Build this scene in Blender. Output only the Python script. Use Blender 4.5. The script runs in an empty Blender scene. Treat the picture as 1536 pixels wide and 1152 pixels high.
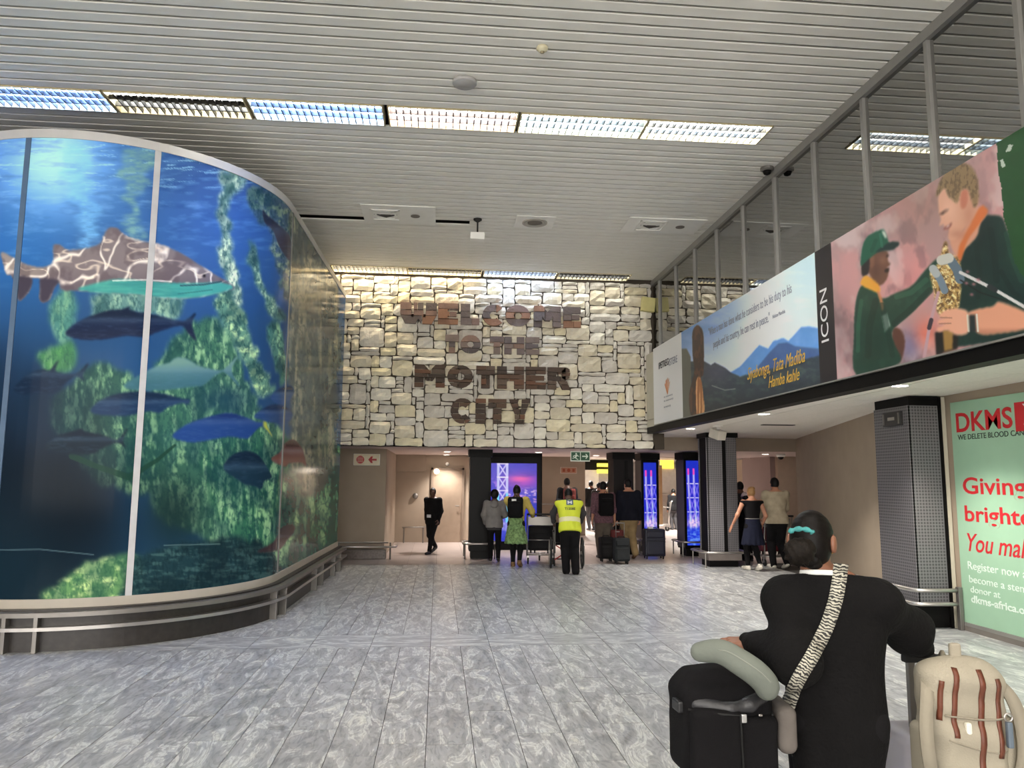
import bpy, bmesh, math, random
import numpy as np
from mathutils import Vector, Matrix
random.seed(7); RNG = np.random.default_rng(11)
SC = bpy.context.scene
COL = SC.collection
PI = math.pi

# ------------------------------------------------------------------ camera
FPX, YAW, PITCH, ROLL, CAMH = 1141.0, 0.0954, 0.12415, 0.0071, 1.75
def cam_rows():
    cy, sy = math.cos(YAW), math.sin(YAW); cp, sp = math.cos(PITCH), math.sin(PITCH)
    cr, sr = math.cos(ROLL), math.sin(ROLL)
    f = np.array([sy*cp, cy*cp, sp]); r = np.array([cy, -sy, 0.0]); u = np.cross(r, f)
    return np.array([cr*r+sr*u, -sr*r+cr*u, f])
CM = cam_rows()
cam_data = bpy.data.cameras.new('camera'); cam_data.sensor_width = 36.0; cam_data.lens = FPX/1536*36.0
cam_data.clip_start = 0.05; cam_data.clip_end = 200
cam = bpy.data.objects.new('camera', cam_data); COL.objects.link(cam)
cam.matrix_world = Matrix(((CM[0][0], CM[1][0], -CM[2][0], 0), (CM[0][1], CM[1][1], -CM[2][1], 0),
                           (CM[0][2], CM[1][2], -CM[2][2], CAMH), (0, 0, 0, 1)))
SC.camera = cam

# ------------------------------------------------------------------ world, exposure
W = bpy.data.worlds.new('world'); SC.world = W; W.use_nodes = True
W.node_tree.nodes['Background'].inputs[0].default_value = (0.5, 0.52, 0.55, 1)
W.node_tree.nodes['Background'].inputs[1].default_value = 0.02
SC.view_settings.view_transform = 'Standard'; SC.view_settings.look = 'None'
SC.view_settings.gamma = 1.0; SC.view_settings.use_curve_mapping = False
SC.view_settings.exposure = 2.2
try:
    SC.cycles.max_bounces = 8; SC.cycles.diffuse_bounces = 4; SC.cycles.glossy_bounces = 3
    SC.cycles.caustics_reflective = False; SC.cycles.caustics_refractive = False
    SC.cycles.use_denoising = True
    SC.cycles.sample_clamp_indirect = 4.0
except Exception:
    pass
TUBE = 14.0        # radiance of the fluorescent troffers
REAR = 3.5         # radiance of the unseen opal fill panels added behind the viewer
FILL_WIN = 2.0           # radiance of the unseen window added behind the viewer as fill light
DOWN = 2.4         # scale of the recessed downlights
CEIL, STONE_Y, POST_X, GLAZ_X, WALL_X = 6.03, 15.8, 4.38, 4.57, 6.30

# pixel of the photograph -> point in the hall
def ray(px, py): return CM.T @ np.array([(px-768)/FPX, -(py-576)/FPX, 1.0])
def on_axis(px, py, ax, v):
    d = ray(px, py); o = np.array([0, 0, CAMH]); t = (v-o[ax])/d[ax]
    return Vector(o+t*d)
def fl(px, py): return on_axis(px, py, 2, 0.0)
def at_y(px, py, Y): return on_axis(px, py, 1, Y)
def at_x(px, py, X): return on_axis(px, py, 0, X)
def at_z(px, py, Z): return on_axis(px, py, 2, Z)
def to_px(P):
    P = np.asarray(P, float); c = (P-np.array([0, 0, CAMH])) @ CM.T
    return 768+FPX*c[..., 0]/c[..., 2], 576-FPX*c[..., 1]/c[..., 2]
# ------------------------------------------------------------------ materials
def lin(c):
    c = np.asarray(c, float)/255.0
    return np.where(c <= 0.04045, c/12.92, ((c+0.055)/1.055)**2.4)
MATS = {}
def mat(name, rgb, rough=0.6, metal=0.0, var=0.08, scale=6.0, bump=0.0, bscale=60.0, spec=0.5, emit=None, estr=0.0, coat=0.0, coords='Object'):
    """a principled surface whose colour and relief come from noise"""
    if name in MATS: return MATS[name]
    m = bpy.data.materials.new(name); m.use_nodes = True; nt = m.node_tree; N = nt.nodes; L = nt.links
    b = N['Principled BSDF']; col = lin(rgb)
    b.inputs['Roughness'].default_value = rough; b.inputs['Metallic'].default_value = metal
    b.inputs['Specular IOR Level'].default_value = spec
    b.inputs['Coat Weight'].default_value = coat; b.inputs['Coat Roughness'].default_value = 0.05
    tc = N.new('ShaderNodeTexCoord'); nz = N.new('ShaderNodeTexNoise'); nz.inputs['Scale'].default_value = scale
    nz.inputs['Detail'].default_value = 3
    L.new(tc.outputs[coords], nz.inputs['Vector'])
    rp = N.new('ShaderNodeValToRGB'); rp.color_ramp.elements[0].position = 0.3; rp.color_ramp.elements[1].position = 0.7
    rp.color_ramp.elements[0].color = (*np.clip(col*(1-var), 0, 1), 1); rp.color_ramp.elements[1].color = (*np.clip(col*(1+var), 0, 1), 1)
    L.new(nz.outputs['Fac'], rp.inputs['Fac']); L.new(rp.outputs['Color'], b.inputs['Base Color'])
    if bump > 0:
        n2 = N.new('ShaderNodeTexNoise'); n2.inputs['Scale'].default_value = bscale; n2.inputs['Detail'].default_value = 4
        L.new(tc.outputs[coords], n2.inputs['Vector'])
        bp = N.new('ShaderNodeBump'); bp.inputs['Strength'].default_value = bump; bp.inputs['Distance'].default_value = 0.01
        L.new(n2.outputs['Fac'], bp.inputs['Height']); L.new(bp.outputs['Normal'], b.inputs['Normal'])
    if emit is not None:
        b.inputs['Emission Color'].default_value = (*lin(emit), 1); b.inputs['Emission Strength'].default_value = estr
    MATS[name] = m; return m
def mat_vcol(name, rough=0.4, coat=0.0, estr=0.0, spec=0.5):
    if name in MATS: return MATS[name]
    m = bpy.data.materials.new(name); m.use_nodes = True; nt = m.node_tree; b = nt.nodes['Principled BSDF']
    a = nt.nodes.new('ShaderNodeAttribute'); a.attribute_name = 'ink'
    nt.links.new(a.outputs['Color'], b.inputs['Base Color'])
    b.inputs['Roughness'].default_value = rough; b.inputs['Coat Weight'].default_value = coat
    b.inputs['Coat Roughness'].default_value = 0.1; b.inputs['Specular IOR Level'].default_value = spec
    if estr > 0:
        b.inputs['Base Color'].default_value = (0.01, 0.01, 0.01, 1)
        nt.links.remove(b.inputs['Base Color'].links[0])
        nt.links.new(a.outputs['Color'], b.inputs['Emission Color']); b.inputs['Emission Strength'].default_value = estr
    MATS[name] = m; return m

# ------------------------------------------------------------------ objects
def tag(o, label=None, cat=None, group=None, kind=None):
    if label: o['label'] = label
    if cat: o['category'] = cat
    if group: o['group'] = group
    if kind: o['kind'] = kind
    return o
def thing(name, label, cat, loc=(0, 0, 0), rotz=0.0, group=None):
    o = bpy.data.objects.new(name, None); COL.objects.link(o); o.empty_display_size = 0.1
    o.location = loc; o.rotation_euler = (0, 0, rotz)
    return tag(o, label, cat, group)
def link(name, me, m=None, parent=None, smooth=False, loc=None, rot=None):
    o = bpy.data.objects.new(name, me); COL.objects.link(o)
    if m is not None and not me.materials: me.materials.append(m)
    if parent is not None: o.parent = parent
    if loc is not None: o.location = loc
    if rot is not None: o.rotation_euler = rot
    if smooth and len(me.polygons): me.polygons.foreach_set('use_smooth', [True]*len(me.polygons))
    return o
def dup_tree(o, parent=None):
    c = o.copy(); COL.objects.link(c)
    if parent is not None: c.parent = parent
    for ch in list(o.children): dup_tree(ch, c)
    return c

class MB:
    """collects shapes into one mesh"""
    def __init__(s): s.v = []; s.f = []
    def add(s, vs, fs):
        n = len(s.v); s.v += [tuple(v) for v in vs]; s.f += [tuple(i+n for i in f) for f in fs]; return s
    def box(s, lo, hi, ch=0.0):
        x0, y0, z0 = lo; x1, y1, z1 = hi
        if ch <= 0:
            vs = [(x0, y0, z0), (x1, y0, z0), (x1, y1, z0), (x0, y1, z0), (x0, y0, z1), (x1, y0, z1), (x1, y1, z1), (x0, y1, z1)]
            return s.add(vs, [(3, 2, 1, 0), (4, 5, 6, 7), (0, 1, 5, 4), (1, 2, 6, 5), (2, 3, 7, 6), (3, 0, 4, 7)])
        c = min(ch, (x1-x0)/2.01, (y1-y0)/2.01, (z1-z0)/2.01)
        bm = bmesh.new(); bmesh.ops.create_cube(bm, size=1.0)
        for v in bm.verts: v.co = Vector(((x0+x1)/2+v.co.x*(x1-x0), (y0+y1)/2+v.co.y*(y1-y0), (z0+z1)/2+v.co.z*(z1-z0)))
        bmesh.ops.bevel(bm, geom=bm.edges[:], offset=c, segments=2, profile=0.6, affect='EDGES')
        bm.verts.index_update()
        s.add([v.co for v in bm.verts], [[v.index for v in f.verts] for f in bm.faces]); bm.free(); return s
    def tube(s, pts, r, n=8, closed=False, cap=True):
        pts = [Vector(p) for p in pts]; k = len(pts); rings = []
        rs = r if hasattr(r, '__len__') else [r]*k
        up = None; vs = []
        for i, p in enumerate(pts):
            a = pts[(i-1) % k] if (closed or i > 0) else p; b = pts[(i+1) % k] if (closed or i < k-1) else p
            t = (b-a).normalized()
            if up is None:
                up = Vector((0, 0, 1)) if abs(t.z) < 0.9 else Vector((1, 0, 0))
            u = t.cross(up)
            if u.length < 1e-5: u = t.orthogonal()
            u.normalize(); w = u.cross(t).normalized(); up = w
            for j in range(n):
                an = 2*PI*j/n; vs.append(p+(u*math.cos(an)+w*math.sin(an))*rs[i])
        fs = []
        for i in range(k if closed else k-1):
            i2 = (i+1) % k
            for j in range(n):
                j2 = (j+1) % n; fs.append((i*n+j, i2*n+j, i2*n+j2, i*n+j2))
        if cap and not closed:
            fs.append(tuple(range(n))[::1]); fs.append(tuple((k-1)*n+j for j in range(n))[::-1])
        return s.add(vs, fs)
    def lathe(s, prof, center=(0, 0, 0), n=24, axis='z'):
        vs = []; fs = []; k = len(prof); c = Vector(center)
        for r, h in prof:
            for j in range(n):
                a = 2*PI*j/n
                if axis == 'z': q = (r*math.cos(a), r*math.sin(a), h)
                elif axis == 'y': q = (r*math.cos(a), h, r*math.sin(a))
                else: q = (h, r*math.cos(a), r*math.sin(a))
                vs.append(c+Vector(q))
        for i in range(k-1):
            for j in range(n):
                j2 = (j+1) % n; fs.append((i*n+j, i*n+j2, (i+1)*n+j2, (i+1)*n+j))
        if prof[0][0] > 1e-4: fs.append(tuple(range(n))[::-1])
        if prof[-1][0] > 1e-4: fs.append(tuple((k-1)*n+j for j in range(n)))
        return s.add(vs, fs)
    def prism(s, poly, fa, fb):
        """poly of 2D points, fa and fb map a 2D point to its front and its rear 3D place"""
        n = len(poly); vs = [fa(p) for p in poly]+[fb(p) for p in poly]
        fs = [tuple(range(n)), tuple(range(2*n-1, n-1, -1))]+[(i, n+i, n+(i+1) % n, (i+1) % n) for i in range(n)]
        return s.add(vs, fs)
    def mesh(s, name):
        me = bpy.data.meshes.new(name); me.from_pydata([tuple(v) for v in s.v], [], s.f); me.validate()
        bm = bmesh.new(); bm.from_mesh(me); bmesh.ops.recalc_face_normals(bm, faces=bm.faces[:]); bm.to_mesh(me); bm.free()
        return me
    def obj(s, name, m, parent=None, smooth=False, loc=None, rot=None):
        return link(name, s.mesh(name), m, parent, smooth, loc, rot)

def text_mesh(body, size, depth=0.002, shear=0.0, bold=0.0, spacing=1.0):
    cu = bpy.data.curves.new('lettering', 'FONT'); cu.body = body; cu.size = size; cu.extrude = depth
    cu.shear = shear; cu.offset = bold; cu.space_character = spacing; cu.resolution_u = 4
    o = bpy.data.objects.new('lettering', cu); COL.objects.link(o)
    dg = bpy.context.evaluated_depsgraph_get(); dg.update()
    me = bpy.data.meshes.new_from_object(o.evaluated_get(dg)); bpy.data.objects.remove(o); bpy.data.curves.remove(cu)
    me.materials.clear()
    return me
def text_fit(body, m, parent, origin, xdir, ydir, cap_h, width=None, name='lettering', **kw):
    """flat lettering with its baseline at origin; cap_h is the height of a capital, width stretches the line"""
    me = text_mesh(body, 1.0, **kw)
    co = np.empty(len(me.vertices)*3); me.vertices.foreach_get('co', co); co = co.reshape(-1, 3)
    if len(co) == 0: return None
    x0, x1 = co[:, 0].min(), co[:, 0].max(); sy = cap_h/0.73; sx = sy if width is None else width/(x1-x0)
    X = Vector(xdir).normalized(); Y = Vector(ydir).normalized(); Z = X.cross(Y)
    out = [(X*float((c[0]-x0)*sx)+Y*float(c[1]*sy)+Z*float(c[2])) for c in co]
    me.vertices.foreach_set('co', np.array([tuple(v) for v in out]).ravel()); me.update()
    o = link(name, me, m, parent)
    o.location = Vector(origin)-(parent.location if parent is not None else Vector((0, 0, 0)))
    return o

# ------------------------------------------------------------------ painted prints: colours evaluated at the vertices of a fine grid
def smooth_poly(pts, n=6):
    pts = np.asarray(pts, float); k = len(pts); out = []
    for i in range(k):
        p0, p1, p2, p3 = pts[(i-1) % k], pts[i], pts[(i+1) % k], pts[(i+2) % k]
        for t in np.linspace(0, 1, n, endpoint=False):
            out.append(0.5*((2*p1)+(-p0+p2)*t+(2*p0-5*p1+4*p2-p3)*t*t+(-p0+3*p1-3*p2+p3)*t**3))
    return np.array(out)
def in_poly(x, y, poly):
    poly = np.asarray(poly, float); r = np.zeros(x.shape, bool)
    bb = (x >= poly[:, 0].min()) & (x <= poly[:, 0].max()) & (y >= poly[:, 1].min()) & (y <= poly[:, 1].max())
    xs, ys = x[bb], y[bb]; s = np.zeros(xs.shape, bool); n = len(poly)
    for i in range(n):
        x1, y1 = poly[i]; x2, y2 = poly[(i+1) % n]
        if y1 == y2: continue
        c = ((y1 > ys) != (y2 > ys)) & (xs < (x2-x1)*(ys-y1)/(y2-y1)+x1)
        s ^= c
    r[bb] = s; return r
_NT = RNG.random((256, 256))
def vnoise(x, y, seed=0):
    x = x+seed*37.3; y = y+seed*11.9
    xi = np.floor(x).astype(int); yi = np.floor(y).astype(int); fx = x-xi; fy = y-yi
    fx = fx*fx*(3-2*fx); fy = fy*fy*(3-2*fy)
    g = lambda a, b: _NT[a % 256, b % 256]
    return (g(xi, yi)*(1-fx)+g(xi+1, yi)*fx)*(1-fy)+(g(xi, yi+1)*(1-fx)+g(xi+1, yi+1)*fx)*fy
def fbm(x, y, seed=0, o=4):
    s = 0; a = 0.5; t = 0
    for i in range(o):
        s = s+a*vnoise(x*2**i, y*2**i, seed+i); t += a; a *= 0.5
    return s/t
def sstep(a, b, x):
    t = np.clip((x-a)/(b-a), 0, 1); return t*t*(3-2*t)
def blob(x, y, cx, cy, rx, ry): return np.exp(-(((x-cx)/rx)**2+((y-cy)/ry)**2))
class Ink:
    """paints sRGB colours over photograph-like coordinates x, y (2D arrays)"""
    def __init__(s, x, y, base): s.x, s.y = x, y; s.c = np.ones(x.shape+(3,))*np.array(base, float)
    def mix(s, a, rgb):
        a = np.clip(a, 0, 1)[..., None]; s.c = s.c*(1-a)+np.asarray(rgb, float)*a
    def poly(s, pts, rgb, a=1.0, sm=6, soft=0.0):
        p = smooth_poly(pts, sm) if sm else np.asarray(pts, float)
        m = in_poly(s.x, s.y, p).astype(float)
        if soft > 0: m = blur(m, soft)
        s.mix(m*a, rgb); return m
    def line(s, pts, w, rgb, a=1.0):
        m = np.zeros(s.x.shape); ws = w if hasattr(w, '__len__') else [w]*len(pts)
        for (p, q, w0, w1) in zip(pts[:-1], pts[1:], ws[:-1], ws[1:]):
            dx, dy = q[0]-p[0], q[1]-p[1]; L2 = dx*dx+dy*dy+1e-9
            t = np.clip(((s.x-p[0])*dx+(s.y-p[1])*dy)/L2, 0, 1)
            d = np.hypot(s.x-p[0]-t*dx, s.y-p[1]-t*dy); ww = w0+(w1-w0)*t
            m = np.maximum(m, np.clip((ww-d)+0.5, 0, 1))
        s.mix(m*a, rgb); return m
def blur(m, r):
    r = max(1, int(round(r)))
    for ax in (0, 1):
        for _ in range(2):
            p = np.pad(m, [(r, r) if a == ax else (0, 0) for a in range(2)], mode='edge')
            c = np.cumsum(p, axis=ax); c = np.concatenate([np.zeros_like(np.take(c, [0], ax)), c], ax)
            n = m.shape[ax]
            m = (np.take(c, range(2*r+1, 2*r+1+n), ax)-np.take(c, range(0, n), ax))/(2*r+1)
    return m
def grid_obj(name, V, colors, m, parent, mask=None, smooth=True, gain=1.0):
    """V (r,c,3) grid points, colours sRGB 0..255; mask (r-1,c-1) picks the faces that belong to this mesh"""
    r, c = V.shape[:2]
    ids = np.arange(r*c).reshape(r, c)
    q = np.stack([ids[:-1, :-1], ids[:-1, 1:], ids[1:, 1:], ids[1:, :-1]], -1)
    q = q.reshape(-1, 4) if mask is None else q[mask]
    if len(q) == 0: return None
    used, inv = np.unique(q.ravel(), return_inverse=True); q = inv.reshape(-1, 4)
    co = V.reshape(-1, 3)[used]; cl = np.clip(lin(np.clip(colors.reshape(-1, 3)[used], 0, 255))*gain, 0, 0.9)
    me = bpy.data.meshes.new(name); me.vertices.add(len(co)); me.vertices.foreach_set('co', co.ravel())
    me.loops.add(q.size); me.loops.foreach_set('vertex_index', q.ravel().astype(np.int32))
    me.polygons.add(len(q)); me.polygons.foreach_set('loop_start', np.arange(0, q.size, 4, dtype=np.int32))
    me.polygons.foreach_set('loop_total', np.full(len(q), 4, np.int32))
    me.update(calc_edges=True)
    at = me.color_attributes.new('ink', 'FLOAT_COLOR', 'POINT')
    at.data.foreach_set('color', np.concatenate([cl, np.ones((len(cl), 1))], 1).ravel())
    return link(name, me, m, parent, smooth)
# ------------------------------------------------------------------ floor
def marble_material():
    m = bpy.data.materials.new('grey_marble'); m.use_nodes = True; nt = m.node_tree; N = nt.nodes; L = nt.links
    b = N['Principled BSDF']
    tc = N.new('ShaderNodeTexCoord'); oi = N.new('ShaderNodeObjectInfo')
    mp = N.new('ShaderNodeMapping'); mp.inputs['Rotation'].default_value = (0, 0, 0.42); mp.inputs['Scale'].default_value = (3.6, 1.0, 1)
    mul = N.new('ShaderNodeVectorMath'); mul.operation = 'SCALE'; mul.inputs['Scale'].default_value = 1.0
    cmb = N.new('ShaderNodeCombineXYZ'); mm = N.new('ShaderNodeMath'); mm.operation = 'MULTIPLY'; mm.inputs[1].default_value = 40
    L.new(oi.outputs['Random'], mm.inputs[0]); L.new(mm.outputs[0], cmb.inputs[0]); L.new(mm.outputs[0], cmb.inputs[2])
    add = N.new('ShaderNodeVectorMath'); add.operation = 'ADD'
    L.new(tc.outputs['Object'], mp.inputs['Vector']); L.new(mp.outputs[0], add.inputs[0]); L.new(cmb.outputs[0], add.inputs[1])
    n1 = N.new('ShaderNodeTexNoise'); n1.inputs['Scale'].default_value = 1.15; n1.inputs['Detail'].default_value = 5; n1.inputs['Roughness'].default_value = 0.55; n1.inputs['Distortion'].default_value = 2.6
    L.new(add.outputs[0], n1.inputs['Vector'])
    r1 = N.new('ShaderNodeValToRGB'); e = r1.color_ramp.elements
    e[0].position = 0.30; e[0].color = (*lin((136, 137, 140)), 1); e[1].position = 0.72; e[1].color = (*lin((226, 226, 217)), 1)
    for p, c in ((0.44, (164, 165, 167)), (0.53, (173, 174, 176)), (0.57, (212, 213, 209)), (0.62, (179, 180, 182))):
        k = e.new(p); k.color = (*lin(c), 1)
    L.new(n1.outputs['Fac'], r1.inputs['Fac'])
    n2 = N.new('ShaderNodeTexNoise'); n2.inputs['Scale'].default_value = 4; n2.inputs['Detail'].default_value = 4; n2.inputs['Distortion'].default_value = 2.5
    L.new(add.outputs[0], n2.inputs['Vector'])
    r2 = N.new('ShaderNodeValToRGB'); r2.color_ramp.elements[0].position = 0.42; r2.color_ramp.elements[0].color = (0.72, 0.72, 0.73, 1)
    r2.color_ramp.elements[1].position = 0.5; r2.color_ramp.elements[1].color = (1, 1, 1, 1)
    L.new(n2.outputs['Fac'], r2.inputs['Fac'])
    mx = N.new('ShaderNodeMixRGB'); mx.blend_type = 'MULTIPLY'; mx.inputs['Fac'].default_value = 0.8
    L.new(r1.outputs[0], mx.inputs[1]); L.new(r2.outputs[0], mx.inputs[2])
    tint = N.new('ShaderNodeMath'); tint.operation = 'MULTIPLY_ADD'; tint.inputs[1].default_value = 0.06; tint.inputs[2].default_value = 0.95
    L.new(oi.outputs['Random'], tint.inputs[0])
    mx2 = N.new('ShaderNodeVectorMath'); mx2.operation = 'SCALE'; L.new(mx.outputs[0], mx2.inputs[0]); L.new(tint.outputs[0], mx2.inputs['Scale'])
    L.new(mx2.outputs[0], b.inputs['Base Color'])
    b.inputs['Roughness'].default_value = 0.30
    b.inputs['Specular IOR Level'].default_value = 0.34
    return m
M_MARBLE = marble_material()
M_JOINT = mat('dark_floor_joint', (62, 60, 58), 0.8)
M_PINK = mat('pinkish_floor', (172, 160, 155), 0.28, var=0.05, scale=3)
floor = MB().box((-14, -9, -0.2), (10.5, 40, -0.006)).obj('floor', M_JOINT); tag(floor, kind='structure')
TW = 0.313; X0 = -0.046; BAND = (8.30, 8.93)
tiles = []
for k in range(-20, 22):
    x0 = X0+k*TW; off = (0.35+0.43*k) % 1.0*1.27
    # near field, the tiles run away from the camera and stop at the cross band
    y = 8.30-off-1.27*6
    y = 6.627-1.27*5 if k == -1 else y
    cuts = [y+1.27*i for i in range(12)]
    for c0 in cuts:
        a, b2 = max(c0, -8.9), min(c0+1.27, BAND[0])
        if b2-a > 0.05: tiles.append((x0, x0+TW, a, b2))
    for i in range(8):
        a, b2 = max(BAND[1], BAND[1]-off+1.27*i), min(BAND[1]-off+1.27*(i+1), 16.0)
        if b2-a > 0.05: tiles.append((x0, x0+TW, a, b2))
for k in range(-11, 11):
    tiles.append((X0+2*k*TW, X0+2*(k+1)*TW, BAND[0], BAND[1]))
def tile_share(t):
    q = np.array([[(t[0]+t[1])/2, (t[2]+t[3])/2, 0.0]])
    if q[0][1] < 3.2: return -1
    px, py = to_px(q); px, py = px[0], py[0]
    if px < -60 or px > 1600 or py > 1260: return -1
    if q[0][0] < -2.3 and q[0][1] > 9.6: return -1
    if q[0][0] > 6.3: return -1
    return 1.0/q[0][1]
tiles.sort(key=tile_share, reverse=True)
tile_cache = {}
rest = MB()
for i, t in enumerate(tiles):
    sx, sy = t[1]-t[0]-0.005, t[3]-t[2]-0.005
    if i < 298 and tile_share(t) > 0:
        key = (round(sx, 3), round(sy, 3))
        if key not in tile_cache:
            tile_cache[key] = MB().box((-sx/2, -sy/2, -0.02), (sx/2, sy/2, 0), 0.0).mesh('tile')
        band_ = abs(t[2]-BAND[0]) < 1e-6 and sx > 0.5
        if band_:
            if 'band' not in tile_cache: tile_cache['band'] = MB().box((-sy/2, -sx/2, -0.02), (sy/2, sx/2, 0), 0.0).mesh('tile')
        link('tile', tile_cache['band' if band_ else key], M_MARBLE, floor, loc=((t[0]+t[1])/2, (t[2]+t[3])/2, 0), rot=(0, 0, PI/2) if band_ else None)
    else:
        rest.box((t[0]+0.0015, t[2]+0.0015, -0.02), (t[1]-0.0015, t[3]-0.0015, 0))
tag(rest.obj('tiling', M_MARBLE, floor), kind='stuff')
inner = MB()
for i in range(-5, 17):
    for j in range(40):
        inner.box((i*0.6+0.002, 16.0+j*0.6+0.002, -0.02), (i*0.6+0.598, 16.0+j*0.6+0.598, 0))
inner_o = inner.obj('inner_tiling', M_PINK, floor); tag(inner_o, kind='stuff')

# ------------------------------------------------------------------ ceiling of metal slats
M_SLAT = mat('slat_enamel', (234, 232, 224), 0.45, var=0.03, scale=2)
M_PLENUM = mat('dark_plenum', (22, 21, 20), 0.9)
M_WHITE = mat('white_enamel', (242, 240, 234), 0.5, var=0.03)
M_TAN = mat('bronze_trim', (196, 182, 146), 0.45, var=0.05)
ceiling = MB().box((-14, -9, CEIL+0.13), (GLAZ_X+0.1, 16.1, CEIL+0.3)).obj('ceiling', M_PLENUM); tag(ceiling, kind='structure')
PITCH_S = 0.1687
def slat_mesh(x0, x1):
    w = PITCH_S-0.031; h = 0.022
    mb = MB(); prof = [(-w/2, h), (-w/2, 0.006), (-w/2+0.008, 0), (w/2-0.008, 0), (w/2, 0.006), (w/2, h)]
    mb.prism(prof, lambda p: (x0, p[0], p[1]), lambda p: (x1, p[0], p[1])); return mb.mesh('slat')
SL_FULL = slat_mesh(-14, GLAZ_X-0.02); SL_STUB = slat_mesh(4.0, GLAZ_X-0.02)
y = 15.72; yc = []
y0 = 8.283-PITCH_S/2+0.0025
k0 = int((4.2-y0)/PITCH_S)
for k in range(k0, 60):
    c = y0+k*PITCH_S
    if c > STONE_Y-0.06: break
    yc.append(c)
for c in yc:
    row = (8.44 < c < 8.96) or (15.29 < c < 15.75)
    o = link('slat', SL_STUB if row else SL_FULL, M_SLAT, ceiling, loc=(0, c, CEIL+random.uniform(-0.001, 0.001)))
    o.rotation_euler = (random.uniform(-0.02, 0.02), 0, random.uniform(-0.0004, 0.0004))
# one slat has come loose and hangs at an angle above the stone wall, leaving a dark slot
near = [o for o in ceiling.children if abs(o.location.y-12.42) < 0.09]
for o in near:
    o.data = slat_mesh(0.45, GLAZ_X-0.02); o.data.materials.append(M_SLAT)
back_slats = MB()
for k in range(-80, k0):
    c = y0+k*PITCH_S
    if c < -8.9 or (1.7 < c < 2.2) or (-4.9 < c < -4.4): continue
    back_slats.box((-14, c-0.073, CEIL), (GLAZ_X-0.02, c+0.073, CEIL+0.02))
tag(back_slats.obj('slatting', M_SLAT, ceiling), kind='stuff')

# ------------------------------------------------------------------ troffers
M_REFL = mat('louvre_reflector', (46, 48, 52), 0.35, metal=0.0, var=0.03)
M_REFLD = mat('louvre_reflector_unlit', (24, 24, 24), 0.4, var=0.05)  # same reflector darkened: the missing tube light is put into its colour
def tube_mat(name, rgb, s):
    return mat(name, (20, 20, 20), 0.6, emit=rgb, estr=s)
TUBES = {'blue': tube_mat('tube_cool_blue', (150, 188, 255), TUBE*1.0), 'white': tube_mat('tube_white', (250, 250, 242), TUBE), 'warm': tube_mat('tube_warm', (255, 240, 214), TUBE),
         'pink': tube_mat('tube_pinkish', (255, 232, 226), TUBE*0.85), 'cyan': tube_mat('tube_cool_white', (225, 246, 255), TUBE), 'warm_dim': tube_mat('tube_warm_dim', (255, 236, 200), TUBE*0.74), 'blue_dim': tube_mat('tube_blue_dim', (205, 225, 255), TUBE*0.74), 'white_dim': tube_mat('tube_white_dim', (250, 250, 242), TUBE*0.74),
         'off': mat('tube_unlit', (20, 20, 20), 0.5)}  # the unlit tube is kept dark by its colour
TL, TD = 1.54, 0.505
FRAME_ME = MB().box((-TL/2, -TD/2, -0.012), (TL/2, -TD/2+0.014, 0.118)).box((-TL/2, TD/2-0.014, -0.012), (TL/2, TD/2, 0.118)).box((-TL/2, -TD/2, -0.012), (-TL/2+0.016, TD/2, 0.118)).box((TL/2-0.016, -TD/2, -0.012), (TL/2, TD/2, 0.118)).mesh('frame')
BACK_ME = {}
def back_me(dark):
    if dark not in BACK_ME:
        BACK_ME[dark] = MB().box((-TL/2+0.016, -TD/2+0.014, 0.110), (TL/2-0.016, TD/2-0.014, 0.118)).mesh('reflector')
    return BACK_ME[dark]
LV = MB()
for i in range(1, 18): 
    xx = -TL/2+0.016+(TL-0.032)*i/18; LV.box((xx-0.006, -TD/2+0.014, -0.006), (xx+0.006, TD/2-0.014, 0.045))
for j in (1, 2):
    yy = -TD/2+0.014+(TD-0.028)*j/3; LV.box((-TL/2+0.016, yy-0.008, -0.007), (TL/2-0.016, yy+0.008, 0.047))
LOUVRE = {'lit': LV.mesh('louvre'), 'dark': LV.mesh('louvre')}
TUBE_ME = {}
def tube_me(c):
    if c not in TUBE_ME: TUBE_ME[c] = MB().box((-TL/2+0.03, -0.064, 0.085), (TL/2-0.03, 0.064, 0.105), 0.01).mesh('tube')
    return TUBE_ME[c]
OPAL_ME = MB().box((-TL/2+0.016, -TD/2+0.014, -0.008), (TL/2-0.016, TD/2-0.014, 0.02)).mesh('diffuser'); M_OPAL = mat('opal_fill_panel', (220, 218, 210), 0.5, emit=(255, 247, 234), estr=REAR)
def troffer(x, y, cols, label, group):
    t = thing('ceiling_light', label, 'ceiling light', (x, y, CEIL), 0, group)
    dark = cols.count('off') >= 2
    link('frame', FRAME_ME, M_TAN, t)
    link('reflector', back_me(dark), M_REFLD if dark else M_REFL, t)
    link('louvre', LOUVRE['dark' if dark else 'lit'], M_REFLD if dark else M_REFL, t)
    for j, c in enumerate(cols):
        yy = -TD/2+0.014+(TD-0.028)*(j+0.5)/3
        link('tube', tube_me(c), TUBES[c], t, loc=(0, yy, 0))
R1 = [(-6.16, ['blue']*3, 'cool blue ceiling light at the left end of the near row'),
      (-4.615, ['blue']*3, 'bright cool blue ceiling light beside the one with a single lit tube'),
      (-3.06, ['off', 'white', 'off'], 'dark ceiling light with a single lit tube in the near row'),
      (-1.49, ['blue']*3, 'cool blue ceiling light between the half dark one and the pinkish one'),
      (0.10, ['pink']*3, 'pinkish white ceiling light in the middle of the near row'),
      (1.665, ['cyan']*3, 'cool white ceiling light, second from the glazing end of the near row'),
      (3.21, ['white', 'cyan', 'white'], 'white ceiling light at the glazing end of the near row')]
for x, c, lb in R1: troffer(x, 8.70, c, lb, 'near row of ceiling lights')
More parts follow.
